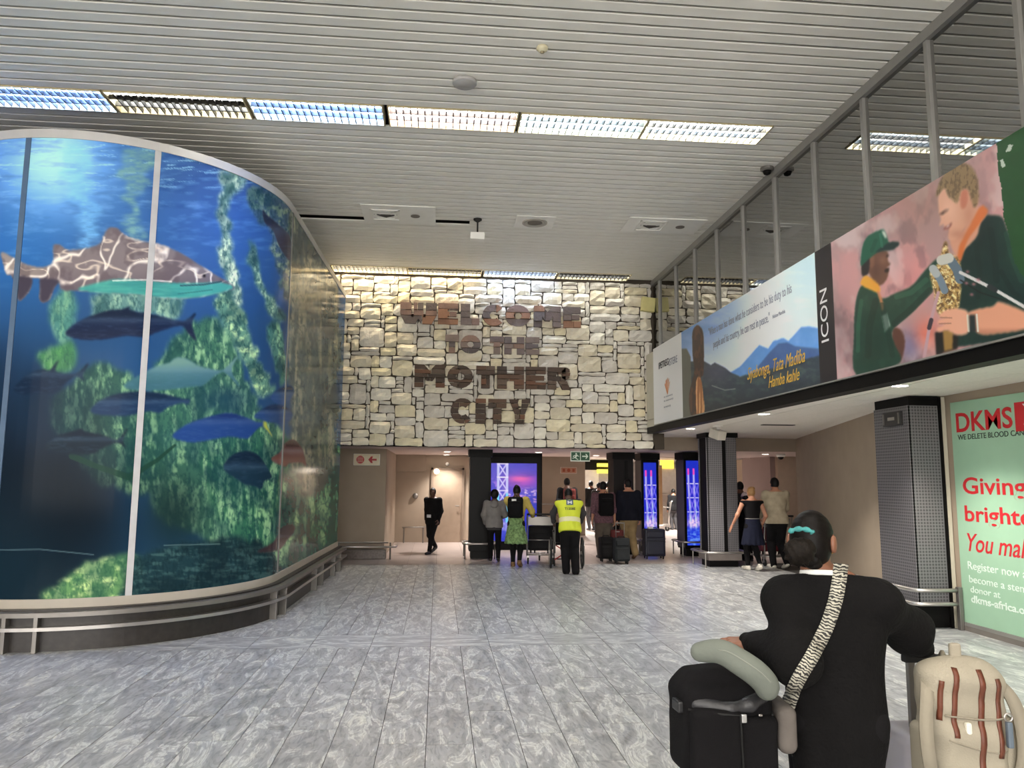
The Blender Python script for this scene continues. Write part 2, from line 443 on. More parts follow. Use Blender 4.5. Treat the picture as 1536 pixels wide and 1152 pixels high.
R2 = [(-1.48, ['warm']*3, 'warm white ceiling light above the stone wall beside the aquarium display'),
      (0.06, ['off', 'warm', 'warm'], 'ceiling light with an unlit tube above the word welcome'),
      (1.64, ['blue']*3, 'cool blue ceiling light close against the stone wall'),
      (3.21, ['off', 'white', 'off'], 'mostly dark ceiling light close to the glazing and the stone wall')]
for x, c, lb in R2: troffer(x, 15.52, [q if q == 'off' else q+'_dim' for q in c], lb, 'ceiling lights along the stone wall')
for yy in (1.95, -1.35, -4.65):  # unseen rows added to fill the hall with light
    for i in range(6):
        t = thing('ceiling_light', 'opal white fill light added in an unseen row behind the viewer', 'ceiling light', (-4.615+1.565*i, yy, CEIL), 0, 'added fill lights behind the viewer')
        link('frame', FRAME_ME, M_TAN, t); link('diffuser', OPAL_ME, M_OPAL, t)

# ceiling fittings
def ceiling_panel(x0, x1, y0, y1, label, square, circ, group='access panels in the slat ceiling'):
    t = thing('access_panel', label, 'ceiling panel', ((x0+x1)/2, (y0+y1)/2, CEIL), 0, group)
    w, d = x1-x0, y1-y0
    MB().box((-w/2, -d/2, -0.02), (w/2, d/2, -0.004), 0.004).obj('panel', M_WHITE, t)
    if square:
        f = MB(); cx, s = square; 
        for k, (r, z) in enumerate(((s, -0.03), (s*0.72, -0.026), (s*0.45, -0.023))):
            f.box((cx-r, -r, z), (cx+r, -r+0.03, -0.018)).box((cx-r, r-0.03, z), (cx+r, r, -0.018)).box((cx-r, -r, z), (cx-r+0.03, r, -0.018)).box((cx+r-0.03, -r, z), (cx+r, r, -0.018))
        d2 = f.obj('diffuser', M_WHITE, t)
        MB().prism([(cx-s*0.8, 0), (cx, s*0.8), (cx+s*0.8, 0)], lambda p: (p[0], p[1]*0.8-0.02, -0.0235), lambda p: (p[0], p[1]*0.8-0.02, -0.019)).obj('opening', mat('vent_dark', (70, 66, 62), 0.8), d2)
    if circ:
        cx, r, ring = circ
        MB().lathe([(r, -0.02), (r, -0.03), (r*0.92, -0.032), (0.0, -0.032)], (cx, 0, 0), 24).obj('speaker_grille', mat('speaker_grille_grey', (120, 112, 104), 0.7, bump=0.6, bscale=400), t)
        if ring:
            for rr in (1.75, 1.4): MB().lathe([(r*rr, -0.02), (r*rr, -0.034), (r*rr-0.025, -0.036), (r*rr-0.04, -0.02)], (cx, 0, 0), 28).obj('ring', mat('vent_ring', (176, 170, 160), 0.5), t)
    return t
ceiling_panel(-1.30, -0.12, 11.69, 12.54, 'white ceiling panel with square vent and round speaker, near the aquarium display', (-0.22, 0.24), (0.26, 0.075, False))
ceiling_panel(1.2, 1.86, 11.92, 12.50, 'square white ceiling panel with ringed round vent', None, (0.0, 0.12, True))
ceiling_panel(3.05, 4.36, 11.78, 12.50, 'white ceiling panel with square vent and round speaker, near the glazing', (-0.2, 0.24), (0.3, 0.075, False))
t = thing('ceiling_disc', 'flat round pale grey disc on the slat ceiling', 'ceiling disc', (0.207, 7.80, CEIL))
MB().lathe([(0.132, 0.0), (0.132, -0.03), (0.12, -0.042), (0.0, -0.046)], (0, 0, 0), 32).obj('cover', mat('disc_grey', (168, 166, 164), 0.5), t, True)
t = thing('smoke_detector', 'small cream smoke detector on the slat ceiling', 'smoke detector', (0.955, 7.06, CEIL))
MB().lathe([(0.055, 0.0), (0.06, -0.02), (0.05, -0.035), (0.03, -0.05), (0.0, -0.055)], (0, 0, 0), 24).obj('housing', mat('cream_plastic', (208, 200, 170), 0.4), t, True)
MB().lathe([(0.022, -0.05), (0.02, -0.062), (0.0, -0.066)], (0, 0, 0), 16).obj('sensor', mat('sensor_brown', (150, 138, 110), 0.4), t, True)
t = thing('camera_bracket', 'dark ceiling bracket holding a small pale square sensor', 'sensor', (0.575, 12.2, CEIL))
MB().lathe([(0.07, 0), (0.07, -0.02), (0.03, -0.05), (0.014, -0.06), (0.014, -0.26), (0.0, -0.26)], (0, 0, 0), 16).obj('stem', mat('bracket_black', (30, 28, 26), 0.5), t, True)
MB().box((-0.12, -0.06, -0.36), (0.12, 0.06, -0.24), 0.01).obj('sensor_box', M_WHITE, t)

# ------------------------------------------------------------------ stone wall
M_CORE = mat('dark_mortar', (74, 66, 56), 0.95, bump=0.4)  # brown mortar behind the stones, seen in the joints
def stone_mat(name, rgb):
    return mat(name, rgb, 0.85, var=0.12, scale=5, bump=0.8, bscale=18)
STONES = [stone_mat('sandstone_%s' % n, c) for n, c in (('cream', (226, 217, 196)), ('buff', (214, 204, 181)), ('pale_grey', (214, 208, 197)), ('straw', (226, 215, 184)), ('ash', (204, 197, 186)), ('ivory', (232, 226, 211)))]
wall_back = MB().box((-14, STONE_Y, 2.40), (GLAZ_X+0.2, STONE_Y+0.22, CEIL+0.3)).obj('wall_back', M_CORE); tag(wall_back, kind='structure')
def stone_mesh(w, h, d, rnd):
    nx, nz = max(2, int(w/0.09)), max(2, int(h/0.08)); vs = []; fs = []
    nx, nz = min(nx, 6), min(nz, 5)
    for j in range(nz+1):
        for i in range(nx+1):
            u, v = i/nx, j/nz; ed = (i in (0, nx)) or (j in (0, nz))
            x = (u-0.5)*w; z = (v-0.5)*h
            x += rnd.uniform(-1, 1)*0.012; z += rnd.uniform(-1, 1)*0.010
            if (i in (0, nx)) and (j in (0, nz)): x *= 0.94; z *= 0.9
            dep = d*(0.45 if ed else 1.0)+rnd.uniform(-1, 1)*0.022*(0.5 if ed else 1.0)
            vs.append((x, -max(0.006, dep), z))
    f = lambda i, j: j*(nx+1)+i
    for j in range(nz):
        for i in range(nx): fs.append((f(i, j), f(i+1, j), f(i+1, j+1), f(i, j+1)))
    rim = [f(i, 0) for i in range(nx)]+[f(nx, j) for j in range(nz)]+[f(i, nz) for i in range(nx, 0, -1)]+[f(0, j) for j in range(nz, 0, -1)]
    n0 = len(vs); vs += [(vs[k][0], 0.0, vs[k][2]) for k in rim]; n = len(rim)
    for k in range(n): fs.append((rim[(k+1) % n], rim[k], n0+k, n0+(k+1) % n))
    return MB().add(vs, fs).mesh('stone')
cell = 0.085
NX, NZ = int((GLAZ_X+2.95)/cell), int((CEIL-2.40)/cell)
occ = np.zeros((NX, NZ), bool); rnd = random.Random(5); rects = []
for j in range(NZ):
    for i in range(NX):
        if occ[i, j]: continue
        big = rnd.random()
        if big < 0.10: w, h = rnd.choice([(5, 4), (6, 4), (4, 4), (6, 5), (4, 5)])
        elif big < 0.68: w, h = rnd.choice([(5, 2), (6, 2), (4, 2), (7, 2), (6, 3), (5, 3), (8, 2), (4, 3)])
        else: w, h = rnd.choice([(3, 2), (4, 1), (3, 1), (6, 1), (5, 1), (3, 3), (2, 3), (7, 1)])
        ww = 0
        while ww < w and i+ww < NX and not occ[i+ww, j]: ww += 1
        hh = min(h, NZ-j)
        while hh > 1 and occ[i:i+ww, j:j+hh].any(): hh -= 1
        occ[i:i+ww, j:j+hh] = True; rects.append((i, j, ww, hh))
rects.sort(key=lambda r: -(r[2]*r[3]) if (r[0]+r[2])*cell-2.95 > -2.6 else 0)
small = MB(); nst = 0
for (i, j, ww, hh) in rects:
    x = -2.95+(i+ww/2)*cell; z = 2.40+(j+hh/2)*cell
    me = stone_mesh(ww*cell-0.014, hh*cell-0.012, rnd.uniform(0.03, 0.085), rnd)
    if nst < 296:
        o = link('stone', me, rnd.choice(STONES), wall_back, loc=(x, STONE_Y, z)); o.rotation_euler = (0, rnd.uniform(-0.02, 0.02), 0); nst += 1
    else:
        small.add([(v.co.x+x, v.co.y+STONE_Y, v.co.z+z) for v in me.vertices], [list(p.vertices) for p in me.polygons]); bpy.data.meshes.remove(me)
if small.v: tag(small.obj('small_stones', STONES[2], wall_back), kind='stuff')

# letters of darker stone set into the wall
def clip(poly, n, d):
    out = []
    for i in range(len(poly)):
        p, q = poly[i], poly[(i+1) % len(poly)]
        a = p[0]*n[0]+p[1]*n[1]-d; b = q[0]*n[0]+q[1]*n[1]-d
        if a <= 0: out.append(p)
        if a*b < 0:
            t = a/(a-b); out.append((p[0]+(q[0]-p[0])*t, p[1]+(q[1]-p[1])*t))
    return out
def ring(cx, cy, ri, a0, a1, n):
    o = []
    for k in range(n):
        t0, t1 = a0+(a1-a0)*k/n, a0+(a1-a0)*(k+1)/n
        P = lambda r, t: (cx+0.5*r*math.cos(t), cy+0.5*r*math.sin(t))
        o.append([P(1, t0), P(1, t1), P(ri, t1), P(ri, t0)])
    return o
def R_(x0, y0, x1, y1): return [(x0, y0), (x1, y0), (x1, y1), (x0, y1)]
GLYPH = {
 'W': [R_(0, .45, .30, 1), R_(.37, .45, .63, 1), R_(.70, .45, 1, 1), [(0, .45), (.5, .45), (.5, .25), (.42, 0), (.14, 0)], [(.5, .45), (1, .45), (.86, 0), (.58, 0), (.5, .25)], R_(.30, .3, .37, .47), R_(.63, .3, .70, .47)],
 'E': [R_(0, 0, .48, 1), R_(.48, .68, 1, 1), R_(.48, .38, .92, .60), R_(.48, 0, 1, .30)],
 'L': [R_(0, 0, .5, 1), R_(.5, 0, 1, .32)],
 'C': ring(.52, .5, .36, 0.75, 2*PI-0.75, 14), 'O': ring(.5, .5, .33, 0, 2*PI, 18),
 'M': [R_(0, 0, .30, 1), R_(.70, 0, 1, 1), [(.30, 1), (.5, .72), (.5, .30), (.40, .30), (.30, .5)], [(.70, 1), (.70, .5), (.60, .30), (.5, .30), (.5, .72)]],
 'T': [R_(0, .62, 1, 1), R_(.27, 0, .73, .62)], 'H': [R_(0, 0, .36, 1), R_(.64, 0, 1, 1), R_(.36, .36, .64, .66)],
 'R': [R_(0, 0, .38, 1), R_(.38, .70, .80, 1), [(.80, 1), (.97, .92), (1, .72), (.95, .52), (.80, .42), (.62, .52), (.62, .84)], R_(.38, .38, .80, .60), [(.45, .38), (.84, .40), (1, 0), (.66, 0)]],
 'I': [R_(0, 0, 1, 1)], 'Y': [[(0, 1), (.40, 1), (.42, .64), (.5, .58), (.5, .30), (.26, .42)], [(1, 1), (.60, 1), (.58, .64), (.5, .58), (.5, .30), (.74, .42)], [(.26, .42), (.5, .30), (.74, .42), (.70, 0), (.30, 0)]]}
LET = [(0.4555*0+'', 0)] if False else []
def lx(cx): return -0.859+(cx-51)*0.002753
WORDS = [('WELCOME', [(55, 330), (340, 492), (512, 655), (675, 848), (855, 1045), (1075, 1285), (1305, 1440)], 5.405, 4.945, 0),
         ('TO', [(398, 502), (513, 668)], 4.735, 4.345, 1), ('THE', [(738, 845), (850, 1000), (1013, 1117)], 4.725, 4.345, 1),
         ('MOTHER', [(173, 400), (418, 612), (637, 778), (795, 1000), (1015, 1167), (1183, 1356)], 4.095, 3.615, 2),
         ('CITY', [(443, 622), (635, 712), (730, 868), (888, 1052)], 3.405, 2.875, 2)]
PAL = [[(128, 104, 95), (108, 94, 90), (146, 108, 86), (100, 90, 88), (116, 102, 97)],
       [(128, 112, 104), (112, 98, 94), (138, 112, 98), (104, 94, 92)], [(98, 76, 62), (84, 68, 58), (112, 80, 62), (74, 62, 54), (104, 88, 76)]]
PM = [[stone_mat('letter_stone_%d%d' % (i, k), c) for k, c in enumerate(p)] for i, p in enumerate(PAL)]
for word, spans, zt, zb, pal in WORDS:
    for ch, (a, b) in zip(word, spans):
        xa, xb = lx(a), lx(b); H_ = zt-zb
        root = bpy.data.objects.new('letter', None); COL.objects.link(root); root.parent = wall_back; root.location = ((xa+xb)/2, STONE_Y-0.085, zb)
        root['label'] = 'letter %s of dark brown stone' % ch
        cuts = [0] + sorted([0.33+rnd.uniform(-.07, .07), 0.66+rnd.uniform(-.07, .07)]) + [1]
        if pal == 2: cuts = [0]+sorted([k/5+rnd.uniform(-.04, .04) for k in range(1, 5)])+[1]
        for c0, c1 in zip(cuts[:-1], cuts[1:]):
            vsplit = rnd.choice([None, 0.5+rnd.uniform(-.12, .12)]) if (xb-xa) > 0.3 else None
            for half in ((None,) if vsplit is None else (0, 1)):
                mb = MB(); dpt = rnd.uniform(0.012, 0.04)
                for conv in GLYPH[ch]:
                    q = clip(clip(conv, (0, -1), -(c0+0.012)), (0, 1), c1-0.012)
                    if half == 0: q = clip(q, (1, 0), vsplit-0.01)
                    if half == 1: q = clip(q, (-1, 0), -(vsplit+0.01))
                    if len(q) < 3: continue
                    fa = lambda p: ((p[0]-0.5)*(xb-xa), -dpt, p[1]*H_)
                    fb = lambda p: ((p[0]-0.5)*(xb-xa), 0.084, p[1]*H_)
                    mb.prism(q, fa, fb)
                if mb.v: mb.obj('letter_stone', rnd.choice(PM[pal]), root)
t = thing('wall_speaker', 'small yellowish square speaker at the glazing end of the stone wall', 'speaker', tuple(at_y(971, 457, STONE_Y-0.06)))
MB().box((-0.15, -0.12, -0.17), (0.15, -0.0, 0.14), 0.02).obj('cabinet', mat('yellowed_plastic', (214, 204, 140), 0.5), t, rot=(0, 0.1, 0))
MB().box((-0.02, -0.0, -0.03), (0.02, 0.06, 0.03)).obj('bracket', M_WHITE, t)

# ------------------------------------------------------------------ glazing above the banner
M_ALU = mat('grey_aluminium', (150, 148, 144), 0.4, metal=0.35, var=0.04)
def glass_material():
    m = bpy.data.materials.new('tinted_glass'); m.use_nodes = True; nt = m.node_tree; N = nt.nodes; L = nt.links
    N.remove(N['Principled BSDF']); out = N['Material Output']
    g = N.new('ShaderNodeBsdfGlossy'); g.inputs['Color'].default_value = (0.74, 0.74, 0.73, 1); g.inputs['Roughness'].default_value = 0.02
    tr = N.new('ShaderNodeBsdfTransparent'); tr.inputs['Color'].default_value = (0.35, 0.35, 0.34, 1)
    fr = N.new('ShaderNodeFresnel'); fr.inputs['IOR'].default_value = 3.6
    nz = N.new('ShaderNodeTexNoise'); nz.inputs['Scale'].default_value = 0.7; bp = N.new('ShaderNodeBump'); bp.inputs['Strength'].default_value = 0.01; bp.inputs['Distance'].default_value = 0.02
    tc = N.new('ShaderNodeTexCoord'); L.new(tc.outputs['Object'], nz.inputs['Vector']); L.new(nz.outputs['Fac'], bp.inputs['Height']); L.new(bp.outputs[0], g.inputs['Normal'])
    mx = N.new('ShaderNodeMixShader'); fa = N.new('ShaderNodeMath'); fa.operation = 'MAXIMUM'; fa.inputs[1].default_value = 0.55; L.new(fr.outputs[0], fa.inputs[0]); L.new(fa.outputs[0], mx.inputs[0]); L.new(tr.outputs[0], mx.inputs[1]); L.new(g.outputs[0], mx.inputs[2])
    L.new(mx.outputs[0], out.inputs['Surface']); return m
M_GLASS = glass_material()
MULL = [6.39+1.112*k for k in range(-3, 9)]
win = bpy.data.objects.new('window_1', None); COL.objects.link(win); win.location = (GLAZ_X, 10, 4.4); tag(win, kind='structure')
wl = Vector((GLAZ_X, 10, 4.4))
mull_me = MB().box((-0.03, -0.028, 0), (0.05, 0.028, CEIL-4.2), 0.004).mesh('mullion')
for yy in MULL: link('mullion', mull_me, M_ALU, win, loc=Vector((GLAZ_X, yy, 4.2))-wl)
MB().box((-0.045, 2.0-10, CEIL-4.4-0.11), (0.05, STONE_Y-10, CEIL-4.4+0.0)).obj('head_rail', M_ALU, win)
MB().box((-0.045, 2.0-10, -0.2), (0.05, STONE_Y-10, -0.12)).obj('sill_rail', M_ALU, win)
for a, b in zip(MULL[:-1], MULL[1:]):
    MB().box((-0.004, -(b-a)/2+0.028, 0), (0.004, (b-a)/2-0.028, CEIL-0.11-4.28)).obj('pane', M_GLASS, win, loc=Vector((GLAZ_X+0.01, (a+b)/2, 4.28))-wl)
a = MULL[-1]
MB().box((-0.004, -(STONE_Y-0.02-a)/2+0.028, 0), (0.004, (STONE_Y-0.02-a)/2, CEIL-0.11-4.28)).obj('pane', M_GLASS, win, loc=Vector((GLAZ_X+0.01, (a+STONE_Y)/2, 4.28))-wl)
# perforated film on the pane nearest the viewer
def perforated(name, rgb, s, hole=0.35):
    m = bpy.data.materials.new(name); m.use_nodes = True; nt = m.node_tree; N = nt.nodes; L = nt.links; b = N['Principled BSDF']
    tc = N.new('ShaderNodeTexCoord'); sp = N.new('ShaderNodeSeparateXYZ'); L.new(tc.outputs['Object'], sp.inputs[0])
    ad = N.new('ShaderNodeMath'); ad.operation = 'ADD'; L.new(sp.outputs[0], ad.inputs[0]); L.new(sp.outputs[1], ad.inputs[1])
    v = []
    for o in (ad.outputs[0], sp.outputs[2]):
        mu = N.new('ShaderNodeMath'); mu.operation = 'MULTIPLY'; mu.inputs[1].default_value = s; L.new(o, mu.inputs[0])
        fr = N.new('ShaderNodeMath'); fr.operation = 'FRACT'; L.new(mu.outputs[0], fr.inputs[0])
        su = N.new('ShaderNodeMath'); su.operation = 'SUBTRACT'; su.inputs[1].default_value = 0.5; L.new(fr.outputs[0], su.inputs[0])
        pw = N.new('ShaderNodeMath'); pw.operation = 'POWER'; pw.inputs[1].default_value = 2; L.new(su.outputs[0], pw.inputs[0]); v.append(pw)
    sm = N.new('ShaderNodeMath'); sm.operation = 'ADD'; L.new(v[0].outputs[0], sm.inputs[0]); L.new(v[1].outputs[0], sm.inputs[1])
    lt = N.new('ShaderNodeMath'); lt.operation = 'LESS_THAN'; lt.inputs[1].default_value = hole*hole; L.new(sm.outputs[0], lt.inputs[0])
    mx = N.new('ShaderNodeMixRGB'); mx.inputs[1].default_value = (*lin(rgb), 1); mx.inputs[2].default_value = (*(lin(rgb)*0.42), 1)
    L.new(lt.outputs[0], mx.inputs[0]); L.new(mx.outputs[0], b.inputs['Base Color']); b.inputs['Roughness'].default_value = 0.45; b.inputs['Metallic'].default_value = 0.3
    return m
M_PERF = perforated('perforated_sheet', (122, 120, 124), 26)
# room behind the glazing and the upper floor it stands on
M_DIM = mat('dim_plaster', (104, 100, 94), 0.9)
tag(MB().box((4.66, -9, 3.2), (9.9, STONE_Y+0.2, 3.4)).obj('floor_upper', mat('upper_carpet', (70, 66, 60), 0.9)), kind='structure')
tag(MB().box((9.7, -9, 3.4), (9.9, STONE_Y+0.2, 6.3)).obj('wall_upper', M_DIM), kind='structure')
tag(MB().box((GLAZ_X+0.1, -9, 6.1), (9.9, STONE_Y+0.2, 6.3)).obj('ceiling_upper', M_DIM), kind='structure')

# outer shell behind and beside the viewer
M_SHELL = mat('white_plaster', (226, 222, 214), 0.85, var=0.04)
tag(MB().box((-14.2, -9.2, 0), (-14, 16.0, 6.3)).obj('wall_left', M_SHELL), kind='structure')
tag(MB().box((-14.2, -9.2, 0), (10.5, -9.0, 0.8)).box((-14.2, -9.2, 5.6), (10.5, -9.0, 6.3)).obj('wall_rear', M_SHELL), kind='structure')
win_fill = bpy.data.objects.new('window_fill', None); COL.objects.link(win_fill); win_fill.location = (-4.8, -9.1, 0.8); tag(win_fill, kind='structure')  # unseen window added as fill light for the hall
M_FILLWIN = mat('fill_light_pane', (230, 232, 236), 0.3, emit=(255, 250, 243), estr=FILL_WIN)
for k in range(8):
    x0 = -9.2+k*2.3
    MB().box((x0+0.04, -0.02, 0.04), (x0+2.26, 0.02, 4.76)).obj('pane', M_FILLWIN, win_fill)
for k in range(9): MB().box((-9.2+k*2.3-0.05, -0.06, 0), (-9.2+k*2.3+0.05, 0.06, 4.8)).obj('mullion', M_ALU, win_fill)

# ------------------------------------------------------------------ mezzanine: parapet, soffit
def sof(Y): return 2.735+(15.4-Y)*0.0130
M_BEIGEP = mat('beige_panel', (196, 190, 172), 0.6, var=0.03)
M_FASCIA = mat('black_fascia', (13, 12, 12), 0.5, spec=0.15)
parapet = bpy.data.objects.new('wall_parapet', None); COL.objects.link(parapet); tag(parapet, kind='structure'); parapet.location = (POST_X, 10, 2.7)
pl = Vector((POST_X, 10, 2.7))
MB().box((0.03, -19, 0.16), (0.19, STONE_Y-10-0.0, 1.70)).obj('parapet_core', M_BEIGEP, parapet)
for z0, z1 in ((0.0, 0.26), (0.28, 1.69)):
    MB().box((0.002, 15.15-10, z0+0.02), (0.03, STONE_Y-10-0.07, z1), 0.004).obj('panel', M_BEIGEP, parapet)
MB().box((0.0, -19, 0.015), (0.19, STONE_Y-10-0.07, 0.145), 0.004).obj('fascia', M_FASCIA, parapet)
soffit = bpy.data.objects.new('ceiling_soffit', None); COL.objects.link(soffit); tag(soffit, kind='structure')
M_SOF = mat('soffit_board', (238, 232, 222), 0.75, var=0.03)
M_SOFT = mat('soffit_tile', (232, 226, 216), 0.8, var=0.05, scale=30)
def slab(mb, x0, x1, y0, y1, dz=0.0, th=0.06):
    vs = []
    for z in (0, th):
        for x, y in ((x0, y0), (x1, y0), (x1, y1), (x0, y1)): vs.append((x, y, sof(y)+dz+z))
    return mb.add(vs, [(3, 2, 1, 0), (4, 5, 6, 7), (0, 1, 5, 4), (1, 2, 6, 5), (2, 3, 7, 6), (3, 0, 4, 7)])
slab(MB(), POST_X+0.02, 5.22, -9, 17.3).obj('border_board', M_SOF, soffit)
slab(MB(), 5.2, 10.5, -9, 17.3, 0.03, 0.3).obj('backing', mat('tile_grid_grey', (120, 114, 106), 0.8), soffit)  # grey backing that shows in the gaps between the tiles
for i in range(6):
    for j in range(21):
        x, yy = 5.23+0.6*i, 4.7+0.6*j
        if x > 6.3 and yy < 9.8: continue
        if x > 6.3+max(0, (yy-9.8))*0.29: continue
        slab(MB(), x+0.004, x+0.596, yy+0.004, yy+0.596, 0.0, 0.03).obj('ceiling_tile', M_SOFT, soffit)
M_LED = mat('downlight_lens', (240, 240, 235), 0.4, emit=(255, 246, 232), estr=4*DOWN)
def downlight(P, label, group, watts, size=0.09, warm=(1.0, 0.93, 0.84), spread=1.9):
    t = thing('downlight', label, 'downlight', P, 0, group)
    MB().lathe([(size*1.3, 0.0), (size*1.3, -0.008), (size, -0.012), (size, 0.0)], (0, 0, 0), 20).obj('trim_ring', M_WHITE, t)
    MB().lathe([(size, -0.006), (0.0, -0.0062)], (0, 0, 0), 20).obj('lens', M_LED, t)
    ld = bpy.data.lights.new('downlight_lamp', 'SPOT'); ld.energy = watts*DOWN; ld.color = warm; ld.spot_size = spread; ld.spot_blend = 0.7; ld.shadow_soft_size = 0.05
    lo = bpy.data.objects.new('lamp', ld); COL.objects.link(lo); lo.parent = t; lo.location = (0, 0, -0.03)
for (px, py), lb in (((1350, 577), 'round downlight in the white soffit below the photo banner'), ((1146, 620), 'round downlight in the white soffit below the landscape banner'), ((1036, 643), 'round downlight in the white soffit near the stone wall')):
    P = at_z(px, py, 2.78); P = at_z(px, py, sof(P.y)); P.z = sof(P.y); downlight(tuple(P), lb, 'soffit downlights', 30, 0.085)
for yy, q in ((4.0, 'just outside'), (0.4, 'well behind')): downlight((4.95, yy, sof(yy)), 'round downlight in the soffit beside the viewer, '+q+' the picture', 'soffit downlights', 30, 0.085)
t = thing('ceiling_vent', 'thin dark slot vent in the tiled soffit', 'vent', tuple(Vector((6.14, 13.3, sof(13.3)))))
MB().box((-0.3, -0.06, -0.012), (0.3, 0.06, 0.0)).obj('slot', mat('vent_dark', (70, 66, 62), 0.8), t)

# ------------------------------------------------------------------ lower walls
M_TAUPE = mat('taupe_wall', (160, 145, 128), 0.75, var=0.04, scale=3)
M_TAUPE2 = mat('mauve_wall_shaded', (150, 130, 126), 0.75, var=0.04, scale=3)
M_CREAMW = mat('cream_wall_lit', (190, 170, 150), 0.8, var=0.04)
def wallbox(name, lo, hi, m): return tag(MB().box(lo, hi).obj(name, m), kind='structure')
def wallseg(name, p, q, z0, z1, m, th=0.15):
    p, q = Vector((p[0], p[1], 0)), Vector((q[0], q[1], 0)); d = (q-p).normalized(); n = Vector((d.y, -d.x, 0))*th
    mb = MB(); mb.prism([(p.x, p.y), (q.x, q.y), (q.x+n.x, q.y+n.y), (p.x+n.x, p.y+n.y)], lambda a: (a[0], a[1], z1), lambda a: (a[0], a[1], z0))
    return tag(mb.obj(name, m), kind='structure')
wallbox('wall_right', (WALL_X, -9, 0), (WALL_X+0.15, 9.95, 2.86), M_TAUPE)
wallseg('wall_right_angled', (WALL_X, 9.95), (8.25, 17.0), 0, 2.8, M_TAUPE)
wallbox('wall_beam', (POST_X+0.0, 16.9, 2.42), (10.5, 17.15, 2.95), M_TAUPE)
LOW = 2.40
wallbox('ceiling_lower', (-4, STONE_Y+0.0, LOW), (4.56, 22, LOW+0.1), mat('lower_soffit', (208, 192, 186), 0.7, var=0.02))
wallbox('ceiling_lower_right', (4.4, 17.15, LOW+0.02), (10.5, 22, LOW+0.14), mat('lower_soffit', (208, 192, 186), 0.7))
wallbox('wall_left_pier', (-4.0, 17.35, 0), (-1.16, 21.6, LOW), M_TAUPE)
wallbox('wall_far_left', (-1.4, 21.5, 0), (1.15, 21.7, LOW), M_TAUPE)
wallbox('wall_far_panel', (-1.16, 21.3, 1.93), (-0.35, 21.52, LOW), M_TAUPE)
door = bpy.data.objects.new('door_1', None); COL.objects.link(door); tag(door, kind='structure'); door.location = (0.27, 21.48, 0)
MB().box((-0.40, -0.02, 0.0), (0.40, 0.0, 1.99), 0.004).obj('door_leaf', mat('taupe_door', (150, 132, 114), 0.6), door)
for a in ((-0.46, -0.40), (0.40, 0.46)): MB().box((a[0], -0.035, 0), (a[1], 0.0, 2.05)).obj('jamb', mat('taupe_frame', (128, 112, 97), 0.6), door)
MB().box((-0.46, -0.035, 1.99), (0.46, 0.0, 2.05)).obj('head', MATS['taupe_frame'], door)
h = MB().tube([(0.32, -0.03, 1.0), (0.32, -0.08, 1.0), (0.22, -0.08, 1.0)], 0.012).obj('handle', M_ALU, door)
wallbox('wall_screen', (1.15, 19.2, 0), (2.62, 19.5, LOW), mat('black_portal', (8, 7, 8), 0.4, spec=0.12))
wallbox('wall_exit', (2.0, 24.0, 0), (4.65, 24.2, 2.7), M_TAUPE)
wallbox('ceiling_far', (-4, 22, 2.62), (14, 40, 2.75), mat('far_ceiling', (206, 200, 196), 0.7))
wallbox('wall_far_step', (-4, 21.9, 2.40), (14, 22.0, 2.75), mat('lower_soffit', (208, 192, 186), 0.7))
wallbox('wall_far', (-4, 38, 0), (14, 38.2, 2.75), mat('far_white_wall', (206, 204, 200), 0.7))
wallbox('wall_lower_left_side', (-4.2, 16, 0), (-4.0, 40, 2.75), M_TAUPE)
# recess behind the perforated column; lit and shaded faces painted as two wall colours
pA, pB, pC = at_y(1122, 760, 22.5), at_y(1165, 760, 20.6), at_y(1330, 760, 20.6)
wallseg('wall_recess_shaded', (pA.x, pA.y), (pB.x, pB.y), 0, LOW+0.02, M_TAUPE2)
wallseg('wall_recess_lit', (pB.x, pB.y), (pC.x, pC.y), 0, LOW+0.02, M_CREAMW)
wallbox('wall_recess_end', (pC.x, 16.9, 0), (pC.x+0.2, 40, 2.8), M_CREAMW)
# skirting of dark granite on the left pier, and the steel rails that keep trolleys off the walls
M_GRAN = mat('dark_granite', (96, 84, 78), 0.35, var=0.3, scale=25)
M_STEEL = mat('brushed_steel', (176, 172, 168), 0.28, metal=0.85, var=0.06)
M_STEELD = mat('dull_steel', (132, 128, 124), 0.4, metal=0.7, var=0.06)
tag(MB().box((-4.0, 17.05, 0), (-1.10, 17.35, 0.20), 0.01).obj('baseboard_pier', M_GRAN), kind='structure')
# ------------------------------------------------------------------ curved aquarium display: a glossy print on a tall rounded drum
MZ0, MZ1 = 0.50, 5.42
def plan_path(off=0.0):
    """rounded front from the left flank, round the drum, along the right flank to the stone wall"""
    pts = []
    for i in range(6): pts.append((-6.25-off, 15.0-4.5*i/5))
    for i in range(1, 60):
        a = PI-PI*i/60*1.0
        pts.append((-4.17+(2.08+off)*math.cos(-a), 10.5-(2.12+off)*math.sin(a)))
    q0 = (-2.09+off, 10.5); 
    for i in range(0, 16): pts.append((-2.09+off+0.13*(i/15), 10.5+(15.55-10.5)*i/15))
    return np.array(pts)
def resample(p, n):
    d = np.r_[0, np.cumsum(np.hypot(*np.diff(p, axis=0).T))]; t = np.linspace(0, d[-1], n)
    return np.stack([np.interp(t, d, p[:, 0]), np.interp(t, d, p[:, 1])], 1)
disp = thing('aquarium_display', 'tall curved aquarium display with a printed shark and fish, in front of the stone wall', 'display wall', (-4.17, 10.5, 0))
dloc = np.array([-4.17, 10.5, 0.0])
